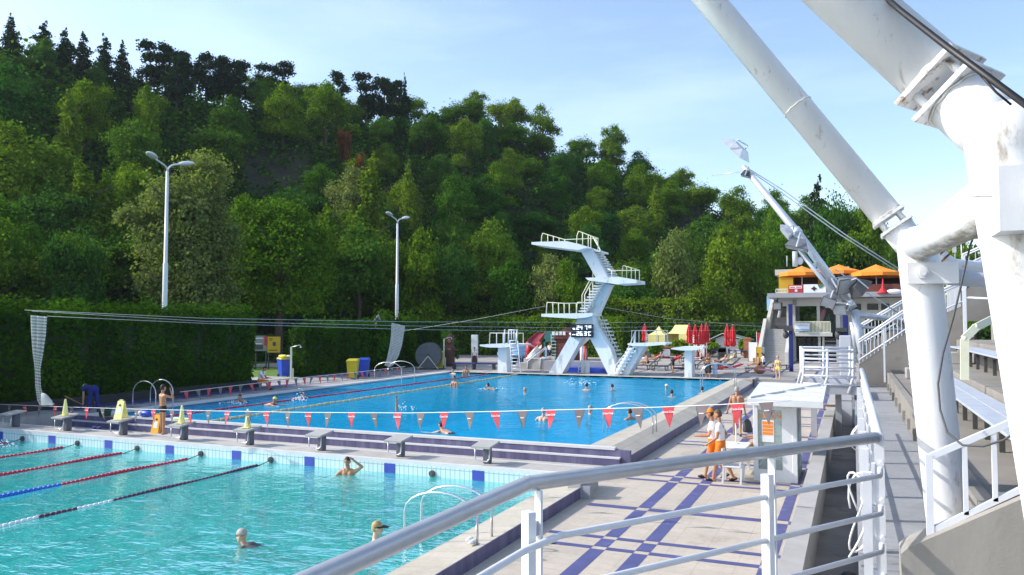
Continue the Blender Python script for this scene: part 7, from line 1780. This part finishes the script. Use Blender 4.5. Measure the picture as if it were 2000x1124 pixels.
hedge('higher hedge with bright top rising behind the back left hedge', -52, -18, 92, 95, .45, 6.5, .34, 40, 4, 'leaf_light')  # lighter leaf colour stands in for sunlight on this hedge
hedge('dark hedge closing the deck behind the yellow party tents', -21, -3, 99, 101, .45, 3.2, .32, 45, 5)
# ---- tree meshes
def crown(lobes, n, s, seed, gap=.35, aspect=.75, wild=.75, up=.25, inner=.45):
    rg = np.random.default_rng(seed); tot = sum(l[1][0]*l[1][1]+l[1][1]*l[1][2]+l[1][0]*l[1][2] for l in lobes); P = []; Nn = []; CR = []
    for c, r in lobes:
        m = int(n*(r[0]*r[1]+r[1]*r[2]+r[0]*r[2])/tot); d = rg.normal(size=(m, 3)); d /= np.linalg.norm(d, axis=1)[:, None]
        cr_ = rg.random(); d[:, 2] = np.where(d[:, 2] < -.5, -d[:, 2]*.5, d[:, 2])
        rad = rg.uniform(inner**2, 1, m)**.5*(1+.12*rg.normal(size=m))
        # bumpy outline and gaps
        w = np.sin(d[:, 0]*7+c[0]*3+seed)+np.sin(d[:, 1]*8+c[1]*2)+np.sin(d[:, 2]*9+c[2])
        rad = rad*(1+.09*w); keep = (w > -1.75+gap*1.2) | (rg.random(m) < .25)
        p = np.array(c)+d*rad[:, None]*np.array(r); P.append(p[keep]); Nn.append(d[keep]); cl = .5+.5*np.sin(p[keep][:, 0]*2.1+p[keep][:, 2]*1.7+seed)*np.sin(p[keep][:, 1]*2.3-p[keep][:, 2]*1.3); CR.append(.55*cr_+.45*cl)
    V, F, r = leaf_quads(np.concatenate(P), np.concatenate(Nn), s, rg, aspect, wild, up); return V, F, np.clip(.5*r+.5*np.repeat(np.concatenate(CR), 4), 0, 1)
def trunk_mb(h, r, limbs, seed, lean=.3):
    rd = random.Random(seed); b = MB(); p = [Vector((0, 0, -.5))]
    for i in range(1, 6): p.append(Vector((lean*sin(i*.9+seed)*i*.12, lean*cos(i*1.3+seed)*i*.12, h*i/5)))
    b.tube(p, [r*(1.25-.2*i) if i < 5 else r*.18 for i in range(6)], 8)
    for k in range(limbs):
        f = rd.uniform(.3, .85); q = p[0].lerp(p[-1], f); a = rd.uniform(0, 2*pi); L = h*rd.uniform(.25, .42)
        e = q+Vector((cos(a)*L*.8, sin(a)*L*.8, L*.6)); b.tube([q, q.lerp(e, .5)+Vector((0, 0, L*.05)), e], [r*.42, r*.28, r*.08], 6)
    return b
def proto(kind, seed, n, s, mat):
    rd = random.Random(seed); L = []
    if kind == 'broad':
        h = 10; L.append(((0, 0, 6.2), (2.7, 2.7, 3.2)))
        for k in range(7): a = k*2.4+seed; q = rd.uniform(1.4, 2.6); L.append(((q*cos(a), q*sin(a), rd.uniform(2.3, 8.4)), (rd.uniform(1.3, 2.1),)*2+(rd.uniform(1.2, 1.9),)))
        L.append(((rd.uniform(-.6, .6), rd.uniform(-.6, .6), 9.0), (1.3, 1.3, 1.3))); tr_ = trunk_mb(7.5, .22, 6, seed)
    elif kind == 'dome':
        L.append(((0, 0, 4.6), (3.4, 3.4, 3.0)))
        for k in range(9): a = k*2.4+seed; q = rd.uniform(2.0, 3.2); L.append(((q*cos(a), q*sin(a), rd.uniform(2.4, 6.0)), (rd.uniform(1.2, 1.9),)*2+(rd.uniform(1.0, 1.5),)))
        tr_ = trunk_mb(5.6, .24, 6, seed)
    elif kind == 'column':
        for k in range(9): f = k/8; L.append(((rd.uniform(-.35, .35), rd.uniform(-.35, .35), 1.6+8.6*f), ((1.25*sin(pi*min(1, .22+f*.74))+.28),)*2+(1.3,)))
        tr_ = trunk_mb(9.5, .16, 5, seed, .1)
    elif kind == 'spruce':
        for k in range(14): f = k/13; r = 2.3*(1-f)**.8+.2; L.append(((.25*sin(k*2.1), .25*cos(k*1.7), .8+9.4*f), (r*rd.uniform(.8, 1.15), r*rd.uniform(.8, 1.15), .55)))
        tr_ = trunk_mb(10.3, .16, 2, seed, .05)
    elif kind == 'pine':
        for k in range(15): a = k*2.4+seed; z = rd.uniform(2.2, 9.2); q = rd.uniform(.3, 1.9)*(1 if z < 7.5 else .7); L.append(((q*cos(a), q*sin(a), z), (rd.uniform(.8, 1.35),)*2+(rd.uniform(.9, 1.5),)))
        L.append(((0, 0, 9.4), (1.0, 1.0, .8))); tr_ = trunk_mb(9., .17, 6, seed, .25)
    elif kind == 'bush':
        for k in range(6): a = k*1.9+seed; q = rd.uniform(.4, 1.5); L.append(((q*cos(a), q*sin(a), rd.uniform(.9, 2.2)), (rd.uniform(.9, 1.5),)*2+(rd.uniform(.8, 1.4),)))
        tr_ = trunk_mb(2., .1, 4, seed)
    V, F, r = crown(L, n, s, seed, .3 if kind in ('broad', 'dome') else .15, up=.25 if kind not in ('spruce', 'pine') else .0)
    return np_mesh('crown', V, F, [M[mat]], rnd=r), tr_
PROTO = {}
for kind, seeds, n, s in (('broad', (1, 2, 3, 4), 9000, .28), ('dome', (5, 6, 7), 9000, .28), ('column', (8, 9), 3800, .3), ('spruce', (10, 11), 4200, .38), ('pine', (12, 13, 14), 4600, .36), ('bush', (15, 16, 17), 2400, .3)):
    for sd in seeds:
        mat = {'spruce': 'leaf_pine', 'pine': 'leaf_pine', 'column': 'leaf_light'}.get(kind, 'leaf')
        cm, tb = proto(kind, sd, n, s, mat); to = tb.build('trunk', M['bark'], None); tm = to.data; bpy.data.objects.remove(to); PROTO.setdefault(kind, []).append((cm, tm))
for k2, src, mat in (('light', 'broad', 'leaf_light'), ('lightdome', 'dome', 'leaf_light'), ('redbush', 'bush', 'leaf_red'), ('silver', 'broad', 'leaf_silver')):
    for cm, tm in PROTO[src]: c2 = cm.copy(); c2.materials.clear(); c2.materials.append(M[mat]); PROTO.setdefault(k2, []).append((c2, tm))
def plant_tree(kind, i, loc, sc, rz, name, label, group=None):
    cm, tm = PROTO[kind][i % len(PROTO[kind])]; t = thing(name, label, 'tree', loc, rz, group); t.scale = sc if hasattr(sc, '__len__') else (sc, sc, sc)
    c = bpy.data.objects.new('crown', cm); link(c, t); k = bpy.data.objects.new('trunk', tm); link(k, t); return t
def polar(px, d):
    th = HEAD+math.atan((px-CXP)/FPX); x, y = d*sin(th), d*cos(th); return Vector((x, y, hillz(x, y)))
def seen(v):
    fx, fy = -sin(YAW), cos(YAW); hf = v.x*fx+v.y*fy; r = v.x*cos(YAW)+v.y*sin(YAW); z = v.z-H; c = hf*cos(PITCH)+z*sin(PITCH); u = -hf*sin(PITCH)+z*cos(PITCH); return CXP+FPX*r/c, CYP-FPX*u/c
# ---- skyline conifers on the left, one by one
SKY = [(5, 20, 'spruce', 14), (72, 34, 'spruce', 15), (113, 48, 'spruce', 10), (150, 55, 'spruce', 9), (193, 62, 'spruce', 11), (228, 75, 'spruce', 10), (283, 74, 'pine', 10), (315, 78, 'pine', 10), (345, 92, 'pine', 11), (395, 94, 'pine', 9), (428, 100, 'pine', 9), (460, 110, 'pine', 9), (500, 118, 'pine', 9), (545, 112, 'pine', 10), (655, 134, 'pine', 8), (712, 136, 'pine', 9), (748, 144, 'pine', 8), (775, 150, 'pine', 8), (788, 140, 'spruce', 7)]
SN = ['first of the skyline row, beside the tallest one', 'with a bent tip, tallest of the skyline row', 'just right of the tallest one', 'fourth of the skyline row', 'with a slim tip, fifth of the skyline row', 'the last slim one before the round pines', 'the first round pine of the skyline row', 'second round pine of the skyline row', 'third round pine of the skyline row', 'the pine right of the gap in the skyline row', 'fifth pine of the skyline row', 'sixth pine of the skyline row', 'seventh pine of the skyline row', 'the broad pine before the rounded green tree on the skyline', 'a small pine above the bare slope', 'the first of three pines in the middle of the skyline', 'the second of three pines in the middle of the skyline', 'the third of three pines in the middle of the skyline', 'a very thin dark spire beside the three pines']
for i, ((px, pyt, kind, h), l) in enumerate(zip(SKY, SN)):
    f, c, _ = hp(px); d = c*1.0; p = polar(px, d); th = math.atan((px-CXP)/FPX); dax = d*cos(th)
    top = H+(632-pyt)*dax/FPX; hh = max(6, top-p.z); sc = hh/10.3; wd = (.95 if i != 1 else 1.2) if kind == 'spruce' else 1.15
    if px == 788: wd = .35
    plant_tree(kind, i, p, (sc*wd*1.05, sc*wd*1.05, sc), i*1.3, 'spruce' if kind == 'spruce' else 'pine', 'dark '+('spruce' if kind == 'spruce' else 'pine')+', '+l, 'conifers on the skyline')
# ---- named trees
def named(px, pyt, pyb, wpx, d, kind, i, name, label):
    """crown top and bottom and width as seen at distance d"""
    q = at(px, pyb, d=d); top = at(px, pyt, d=d).z; g = hillz(q.x, q.y); g = max(g, .3)
    z0 = min(q.z, g+1.5) if kind != 'column' else g
    hh = top-g; w = wpx*d/FPX; base_w = {'broad': 7.8, 'dome': 8.6, 'column': 3.0, 'light': 7.8, 'silver': 7.8, 'bush': 4.4, 'lightdome': 8.6, 'redbush': 4.4, 'spruce': 4.2, 'pine': 4.5}[kind]; base_h = {'dome': 7.7, 'lightdome': 7.7, 'bush': 3.4, 'redbush': 3.4}.get(kind, 10.4)
    plant_tree(kind, i, Vector((q.x, q.y, g)), (w/base_w, w/base_w, hh/base_h), px*.37, name, label)
# big pale tree behind the tall lamp: own detailed crown
def big_tree(label, px, d, lobes_px, n, s, mat, seed):
    base = at(px, 632, d=d); base.z = .4; t = thing('broad_tree', label, 'tree', base); L = []
    for lx, ly, rx, ry in lobes_px:
        c = at(lx, ly, d=d); rr = rx*d/FPX; L.append(((c.x-base.x+rr*.15*sin(lx), c.y-base.y+rr*.3*cos(ly), c.z-base.z), (rr, rr, ry*d/FPX)))
    V, F, r = crown(L, n, s, seed, .3, wild=.7); me = np_mesh('crown', V, F, [M[mat]], rnd=r); o = bpy.data.objects.new('crown', me); link(o, t)
    hh = max(c[2]+r_[2] for c, r_ in L); b = trunk_mb(hh*.75, .35, 9, seed, .3); b.build('trunk', M['bark'], t)
big_tree('big pale leafy tree behind the tall lamp post on the left', 372, 66, [(390, 340, 50, 50), (350, 400, 62, 60), (400, 430, 60, 70), (330, 480, 58, 60), (390, 520, 72, 70), (265, 425, 36, 26), (290, 445, 40, 30), (300, 560, 45, 60), (340, 590, 60, 50), (420, 580, 60, 60), (430, 470, 40, 60), (250, 430, 22, 18)], 26000, .27, 'leaf_silver', 21)
big_tree('broad dark round tree right of the big pale tree', 545, 72, [(545, 500, 85, 85), (500, 450, 50, 50), (590, 470, 60, 60), (550, 420, 50, 36), (600, 540, 50, 70), (490, 550, 50, 70), (550, 590, 80, 50), (475, 420, 30, 40)], 22000, .27, 'leaf', 22)
NT = [(40, 290, 560, 95, 75, 'light', 0, 'pale leafy tree above the hanging net'), (-10, 420, 600, 120, 62, 'broad', 1, 'dark leafy tree just above the near end of the long hedge'), (60, 430, 600, 110, 66, 'broad', 2, 'dark leafy tree low at the left above the hanging net'), (95, 310, 560, 60, 76, 'column', 0, 'slim pale tree right of the pale leafy tree'), (155, 330, 600, 70, 74, 'column', 1, 'slim pale tree between two other slim ones'), (200, 345, 600, 60, 76, 'column', 0, 'slim pale tree left of the big pale tree'), (150, 440, 610, 130, 64, 'dome', 0, 'dark low tree above the left end of the long hedge'), (235, 380, 600, 80, 78, 'broad', 0, 'dark tree behind the left side of the big pale tree'),
      (480, 375, 470, 60, 92, 'light', 2, 'yellowish tree peeping out above the broad dark tree'), (635, 420, 600, 60, 90, 'column', 1, 'slim pale tree right of the broad dark tree'), (672, 450, 590, 85, 88, 'light', 1, 'pale bushy tree between the broad dark tree and the far lamp'), (712, 420, 590, 85, 92, 'column', 0, 'pale tall slim tree just left of the far lamp post'), (722, 320, 440, 70, 104, 'column', 1, 'tall yellow green poplar on the slope above the far lamp'), (685, 318, 440, 110, 106, 'silver', 3, 'greyish bushy tree beside the tall poplar on the slope'), (800, 330, 450, 40, 112, 'column', 0, 'slim dark green tree right of the poplar on the slope'), (820, 440, 580, 130, 92, 'broad', 3, 'bright green tree behind the far lamp post'), (880, 470, 600, 120, 94, 'dome', 1, 'round green tree left of the tower'), (960, 420, 560, 120, 104, 'light', 3, 'yellowish green broad tree behind the left of the tower'), (1000, 500, 600, 110, 92, 'broad', 0, 'dark green tree just left of the tower neck'), (1085, 490, 600, 110, 92, 'silver', 1, 'greyish green tree right behind the tower'), (1110, 500, 610, 90, 90, 'broad', 2, 'green tree behind the middle of the tower'), (1240, 520, 640, 110, 100, 'broad', 1, 'dark green tree right of the middle diving platform'), (1180, 570, 650, 120, 96, 'dome', 2, 'low dark tree behind the tower stair'), (1320, 440, 640, 120, 108, 'silver', 2, 'drooping grey green birch like tree behind the red parasols'), (1420, 430, 640, 130, 114, 'light', 0, 'bright green tall tree left of the outer stair'), (1480, 440, 640, 120, 116, 'light', 2, 'bright green tree just left of the poolside building'), (1390, 550, 650, 130, 106, 'lightdome', 0, 'low bright tree behind the white hut'), (1530, 400, 600, 120, 122, 'broad', 3, 'green tree above the restaurant roof, left of the slim mast'), (1598, 348, 450, 62, 150, 'spruce', 0, 'lone pale spruce on the skyline right of the slim mast'), (1515, 362, 450, 70, 146, 'broad', 2, 'small leafy tree on the skyline above the slim mast'), (1690, 385, 520, 110, 130, 'broad', 1, 'green tree right of the slim mast above the terrace'), (1640, 375, 520, 110, 134, 'dome', 0, 'round green tree above the orange parasols'), (1870, 455, 530, 100, 120, 'light', 1, 'green tree seen between the two thick masts'), (1900, 470, 560, 110, 110, 'broad', 0, 'green tree half hidden by the nearest mast'),
      (905, 200, 260, 110, 168, 'dome', 2, 'greyish round bush crowning the hilltop'), (1005, 190, 260, 70, 172, 'light', 1, 'bright round tree on the hilltop right of the grey bush'), (1060, 200, 290, 70, 176, 'broad', 2, 'leafy tree on the descending skyline'), (1195, 240, 300, 60, 182, 'broad', 1, 'dark leafy tree standing out on the descending skyline')]
for px, pyt, pyb, w, d, kind, i, l in NT:
    named(px, pyt, pyb, w, d, kind, i, {'column': 'slim_tree', 'spruce': 'spruce'}.get(kind, 'leafy_tree'), l)
named(672, 240, 275, 26, 128, 'redbush', 0, 'red_bush', 'reddish bush on the slope above the bare patch'); named(700, 290, 320, 30, 122, 'redbush', 1, 'red_bush', 'second reddish bush lower on the slope')
# shrub around the far lamp foot and vine on the hedge
named(775, 590, 650, 105, 70, 'bush', 0, 'wild_shrub', 'loose grey green shrub round the foot of the far lamp post')
named(735, 640, 690, 60, 60, 'bush', 2, 'wild_shrub', 'straggly shrub growing over the hedge by the net pole')
named(880, 640, 715, 45, 66, 'bush', 1, 'wild_shrub', 'light green climbing shrub beside the far shower')
# ---- the wood on the hillside
ZONE = [(120, 'the hanging net'), (320, 'the tall lamp'), (500, 'the big pale tree'), (660, 'the broad dark tree'), (860, 'the far lamp'), (1040, 'the low springboard'), (1200, 'the diving tower'), (1340, 'the yellow tents'), (1480, 'the white hut'), (1620, 'the slim mast'), (2100, 'the terrace restaurant')]
rd = random.Random(5); cnt = 0; placed = []
def bare(px, py): return (462 < px < 605 and 300 < py < 385) or (1318 < px < 1378 and 405 < py < 455)
cands = []
for i in range(9000):
    px = rd.uniform(-60, 1960); f, c, _ = hp(px); d = sqrt(rd.uniform((f+3)**2, (c+5)**2)) if i % 4 else c*rd.uniform(.93, 1.02); cands.append((px, d))
for px, d in cands:
    if cnt >= 285: break
    p = polar(px, d); f, c, _ = hp(px); u = (d-f)/(c-f); sx, sy = seen(p+Vector((0, 0, 3)))
    if bare(sx, sy) or (440 < sx < 622 and 288 < sy < 400) or (p.x > -45 and p.y < 106): continue
    mind = 6.0+2.6*u if u < .85 else 6.0
    if any((p.x-q.x)**2+(p.y-q.y)**2 < mind*mind for q in placed): continue
    placed.append(p); r_ = rd.random(); left = px < 620; kind = 'broad'
    if u > .8 and px < 560 and r_ < .5: kind = 'pine'
    elif u > .82: kind = ('dome' if px < 600 else 'lightdome') if r_ < .4 else ('bush' if r_ < .55 else ('dome' if r_ < .8 else 'broad'))
    elif r_ < .42: kind = 'broad'
    elif r_ < .62: kind = 'dome'
    elif r_ < .76: kind = 'light' if not (left and u > .6) else 'broad'
    elif r_ < .86: kind = 'lightdome' if px > 600 else 'dome'
    elif r_ < .92: kind = 'column'
    elif r_ < .96: kind = 'silver'
    else: kind = 'bush'
    s = rd.uniform(.8, 1.2); s *= .78 if u > .85 else 1
    if px < 300 and u > .75: s *= .7
    if .25 < u < .8 and 580 < px < 1250: s *= .85
    if kind == 'bush': s *= 1.6
    col = next(n_ for e_, n_ in ZONE if px < e_); row = 'low on the slope' if u < .33 else ('midway up the slope' if u < .68 else 'high on the slope')
    kn = {'broad': 'green leafy tree', 'dome': 'round green tree', 'light': 'pale green leafy tree', 'lightdome': 'pale green round tree', 'column': 'slim pale tree', 'silver': 'grey green tree', 'bush': 'large green bush', 'pine': 'dark pine'}[kind]
    plant_tree(kind, cnt, p, (s*rd.uniform(.9, 1.15), s*rd.uniform(.9, 1.15), s*rd.uniform(.9, 1.2)), rd.uniform(0, 6.3), 'pine' if kind == 'pine' else ('bush' if kind == 'bush' else 'leafy_tree'), f'{kn} of the wood {row}, above {col}', 'trees of the wood on the hillside, '+col+', '+row+', '+kn)
    cnt += 1
print('hill trees', cnt)
# undergrowth between the trees
rg = np.random.default_rng(9); Pn = []; Nr = []
m = 17000
pxs = rg.uniform(-90, 1990, m)
for px in pxs:
    f, c, _ = hp(px); d = sqrt(rg.uniform((f-2)**2, (c+8)**2)); p = polar(px, d); sx, sy = seen(p)
    if bare(sx, sy) and rg.random() < .7: continue
    if p.x > -45 and p.y < 104: continue
    k = 11; R_ = rg.uniform(1.0, 2.8); h_ = rg.uniform(.6, 1.2)*rg.choice([1., 1., 2.2, 3.4])*(1.5 if d > .9*c else 1.)
    dd = rg.normal(size=(k, 3)); dd[:, 2] = abs(dd[:, 2]); dd /= np.linalg.norm(dd, axis=1)[:, None]
    Pn.append(np.array(p)+dd*np.array((R_, R_, h_))*rg.uniform(.5, 1, k)[:, None]); Nr.append(dd)
V, F, r = leaf_quads(np.concatenate(Pn), np.concatenate(Nr), .6, rg, .75, .7, .25)
me = np_mesh('undergrowth', V, F, [M['leaf_under']], rnd=r); o = bpy.data.objects.new('undergrowth', me); link(o)
tag(o, 'dense green undergrowth covering the wooded hillside between the trees', 'undergrowth', None, 'stuff')
# ================================================================== LIGHT, SKY, CAMERA
SUN = Vector((-.95*cos(radians(35)), -.3*cos(radians(35)), sin(radians(35)))).normalized()
sd = bpy.data.lights.new('sun', 'SUN'); sd.energy = 2.4; sd.angle = radians(.53); sd.color = (1., .95, .88)
so = bpy.data.objects.new('sun', sd); link(so); so.location = SUN*60; so.rotation_euler = SUN.to_track_quat('Z', 'Y').to_euler()
w = bpy.data.worlds.new('World'); SC.world = w; w.use_nodes = True; nt = w.node_tree; bg = nt.nodes['Background']
sk = N(nt, 'ShaderNodeTexSky', sky_type='NISHITA'); sk.sun_disc = False; sk.sun_elevation = radians(35); sk.sun_rotation = atan2(SUN.x, SUN.y); sk.altitude = 200; sk.air_density = 1.; sk.dust_density = 1.5; sk.ozone_density = 1.
tc = N(nt, 'ShaderNodeTexCoord'); mp = N(nt, 'ShaderNodeMapping'); mp.inputs['Scale'].default_value = (1.2, 2.6, 7.); mp.inputs['Rotation'].default_value = (.2, .15, .5); nt.links.new(tc.outputs['Generated'], mp.inputs[0])
nz = N(nt, 'ShaderNodeTexNoise'); nz.inputs['Scale'].default_value = 1.6; nz.inputs['Detail'].default_value = 7; nz.inputs['Roughness'].default_value = .6; nt.links.new(mp.outputs[0], nz.inputs[0])
cr = ramp(nt, nz.outputs['Fac'], [(.45, (0, 0, 0)), (.85, (.14, .14, .14))])
nt.links.new(mixc(nt, cr.outputs[0], sk.outputs[0], (7.5, 8., 8.6)), bg.inputs[0]); bg.inputs['Strength'].default_value = .13
SC.view_settings.view_transform = 'Standard'; SC.view_settings.look = 'None'; SC.view_settings.exposure = 1.15; SC.view_settings.gamma = 1.
cd = bpy.data.cameras.new('Camera'); cam = bpy.data.objects.new('Camera', cd); link(cam); SC.camera = cam
cd.sensor_width = 36.; cd.lens = FPX/2000*36.; cd.clip_start = .05; cd.clip_end = 4000
cam.location = (0, 0, H); cam.rotation_euler = (radians(90)+PITCH, 0, YAW)
b = MB(); b.box(-420, 420, -60, 420, -3.6, 95)
hz = b.build('haze', M['haze']); tag(hz, 'thin summer haze in the valley air', 'haze', None, 'stuff')
SC.cycles.max_bounces = 8; SC.cycles.transparent_max_bounces = 12; SC.cycles.use_denoising = True
SC.render.resolution_x = 1024; SC.render.resolution_y = 575
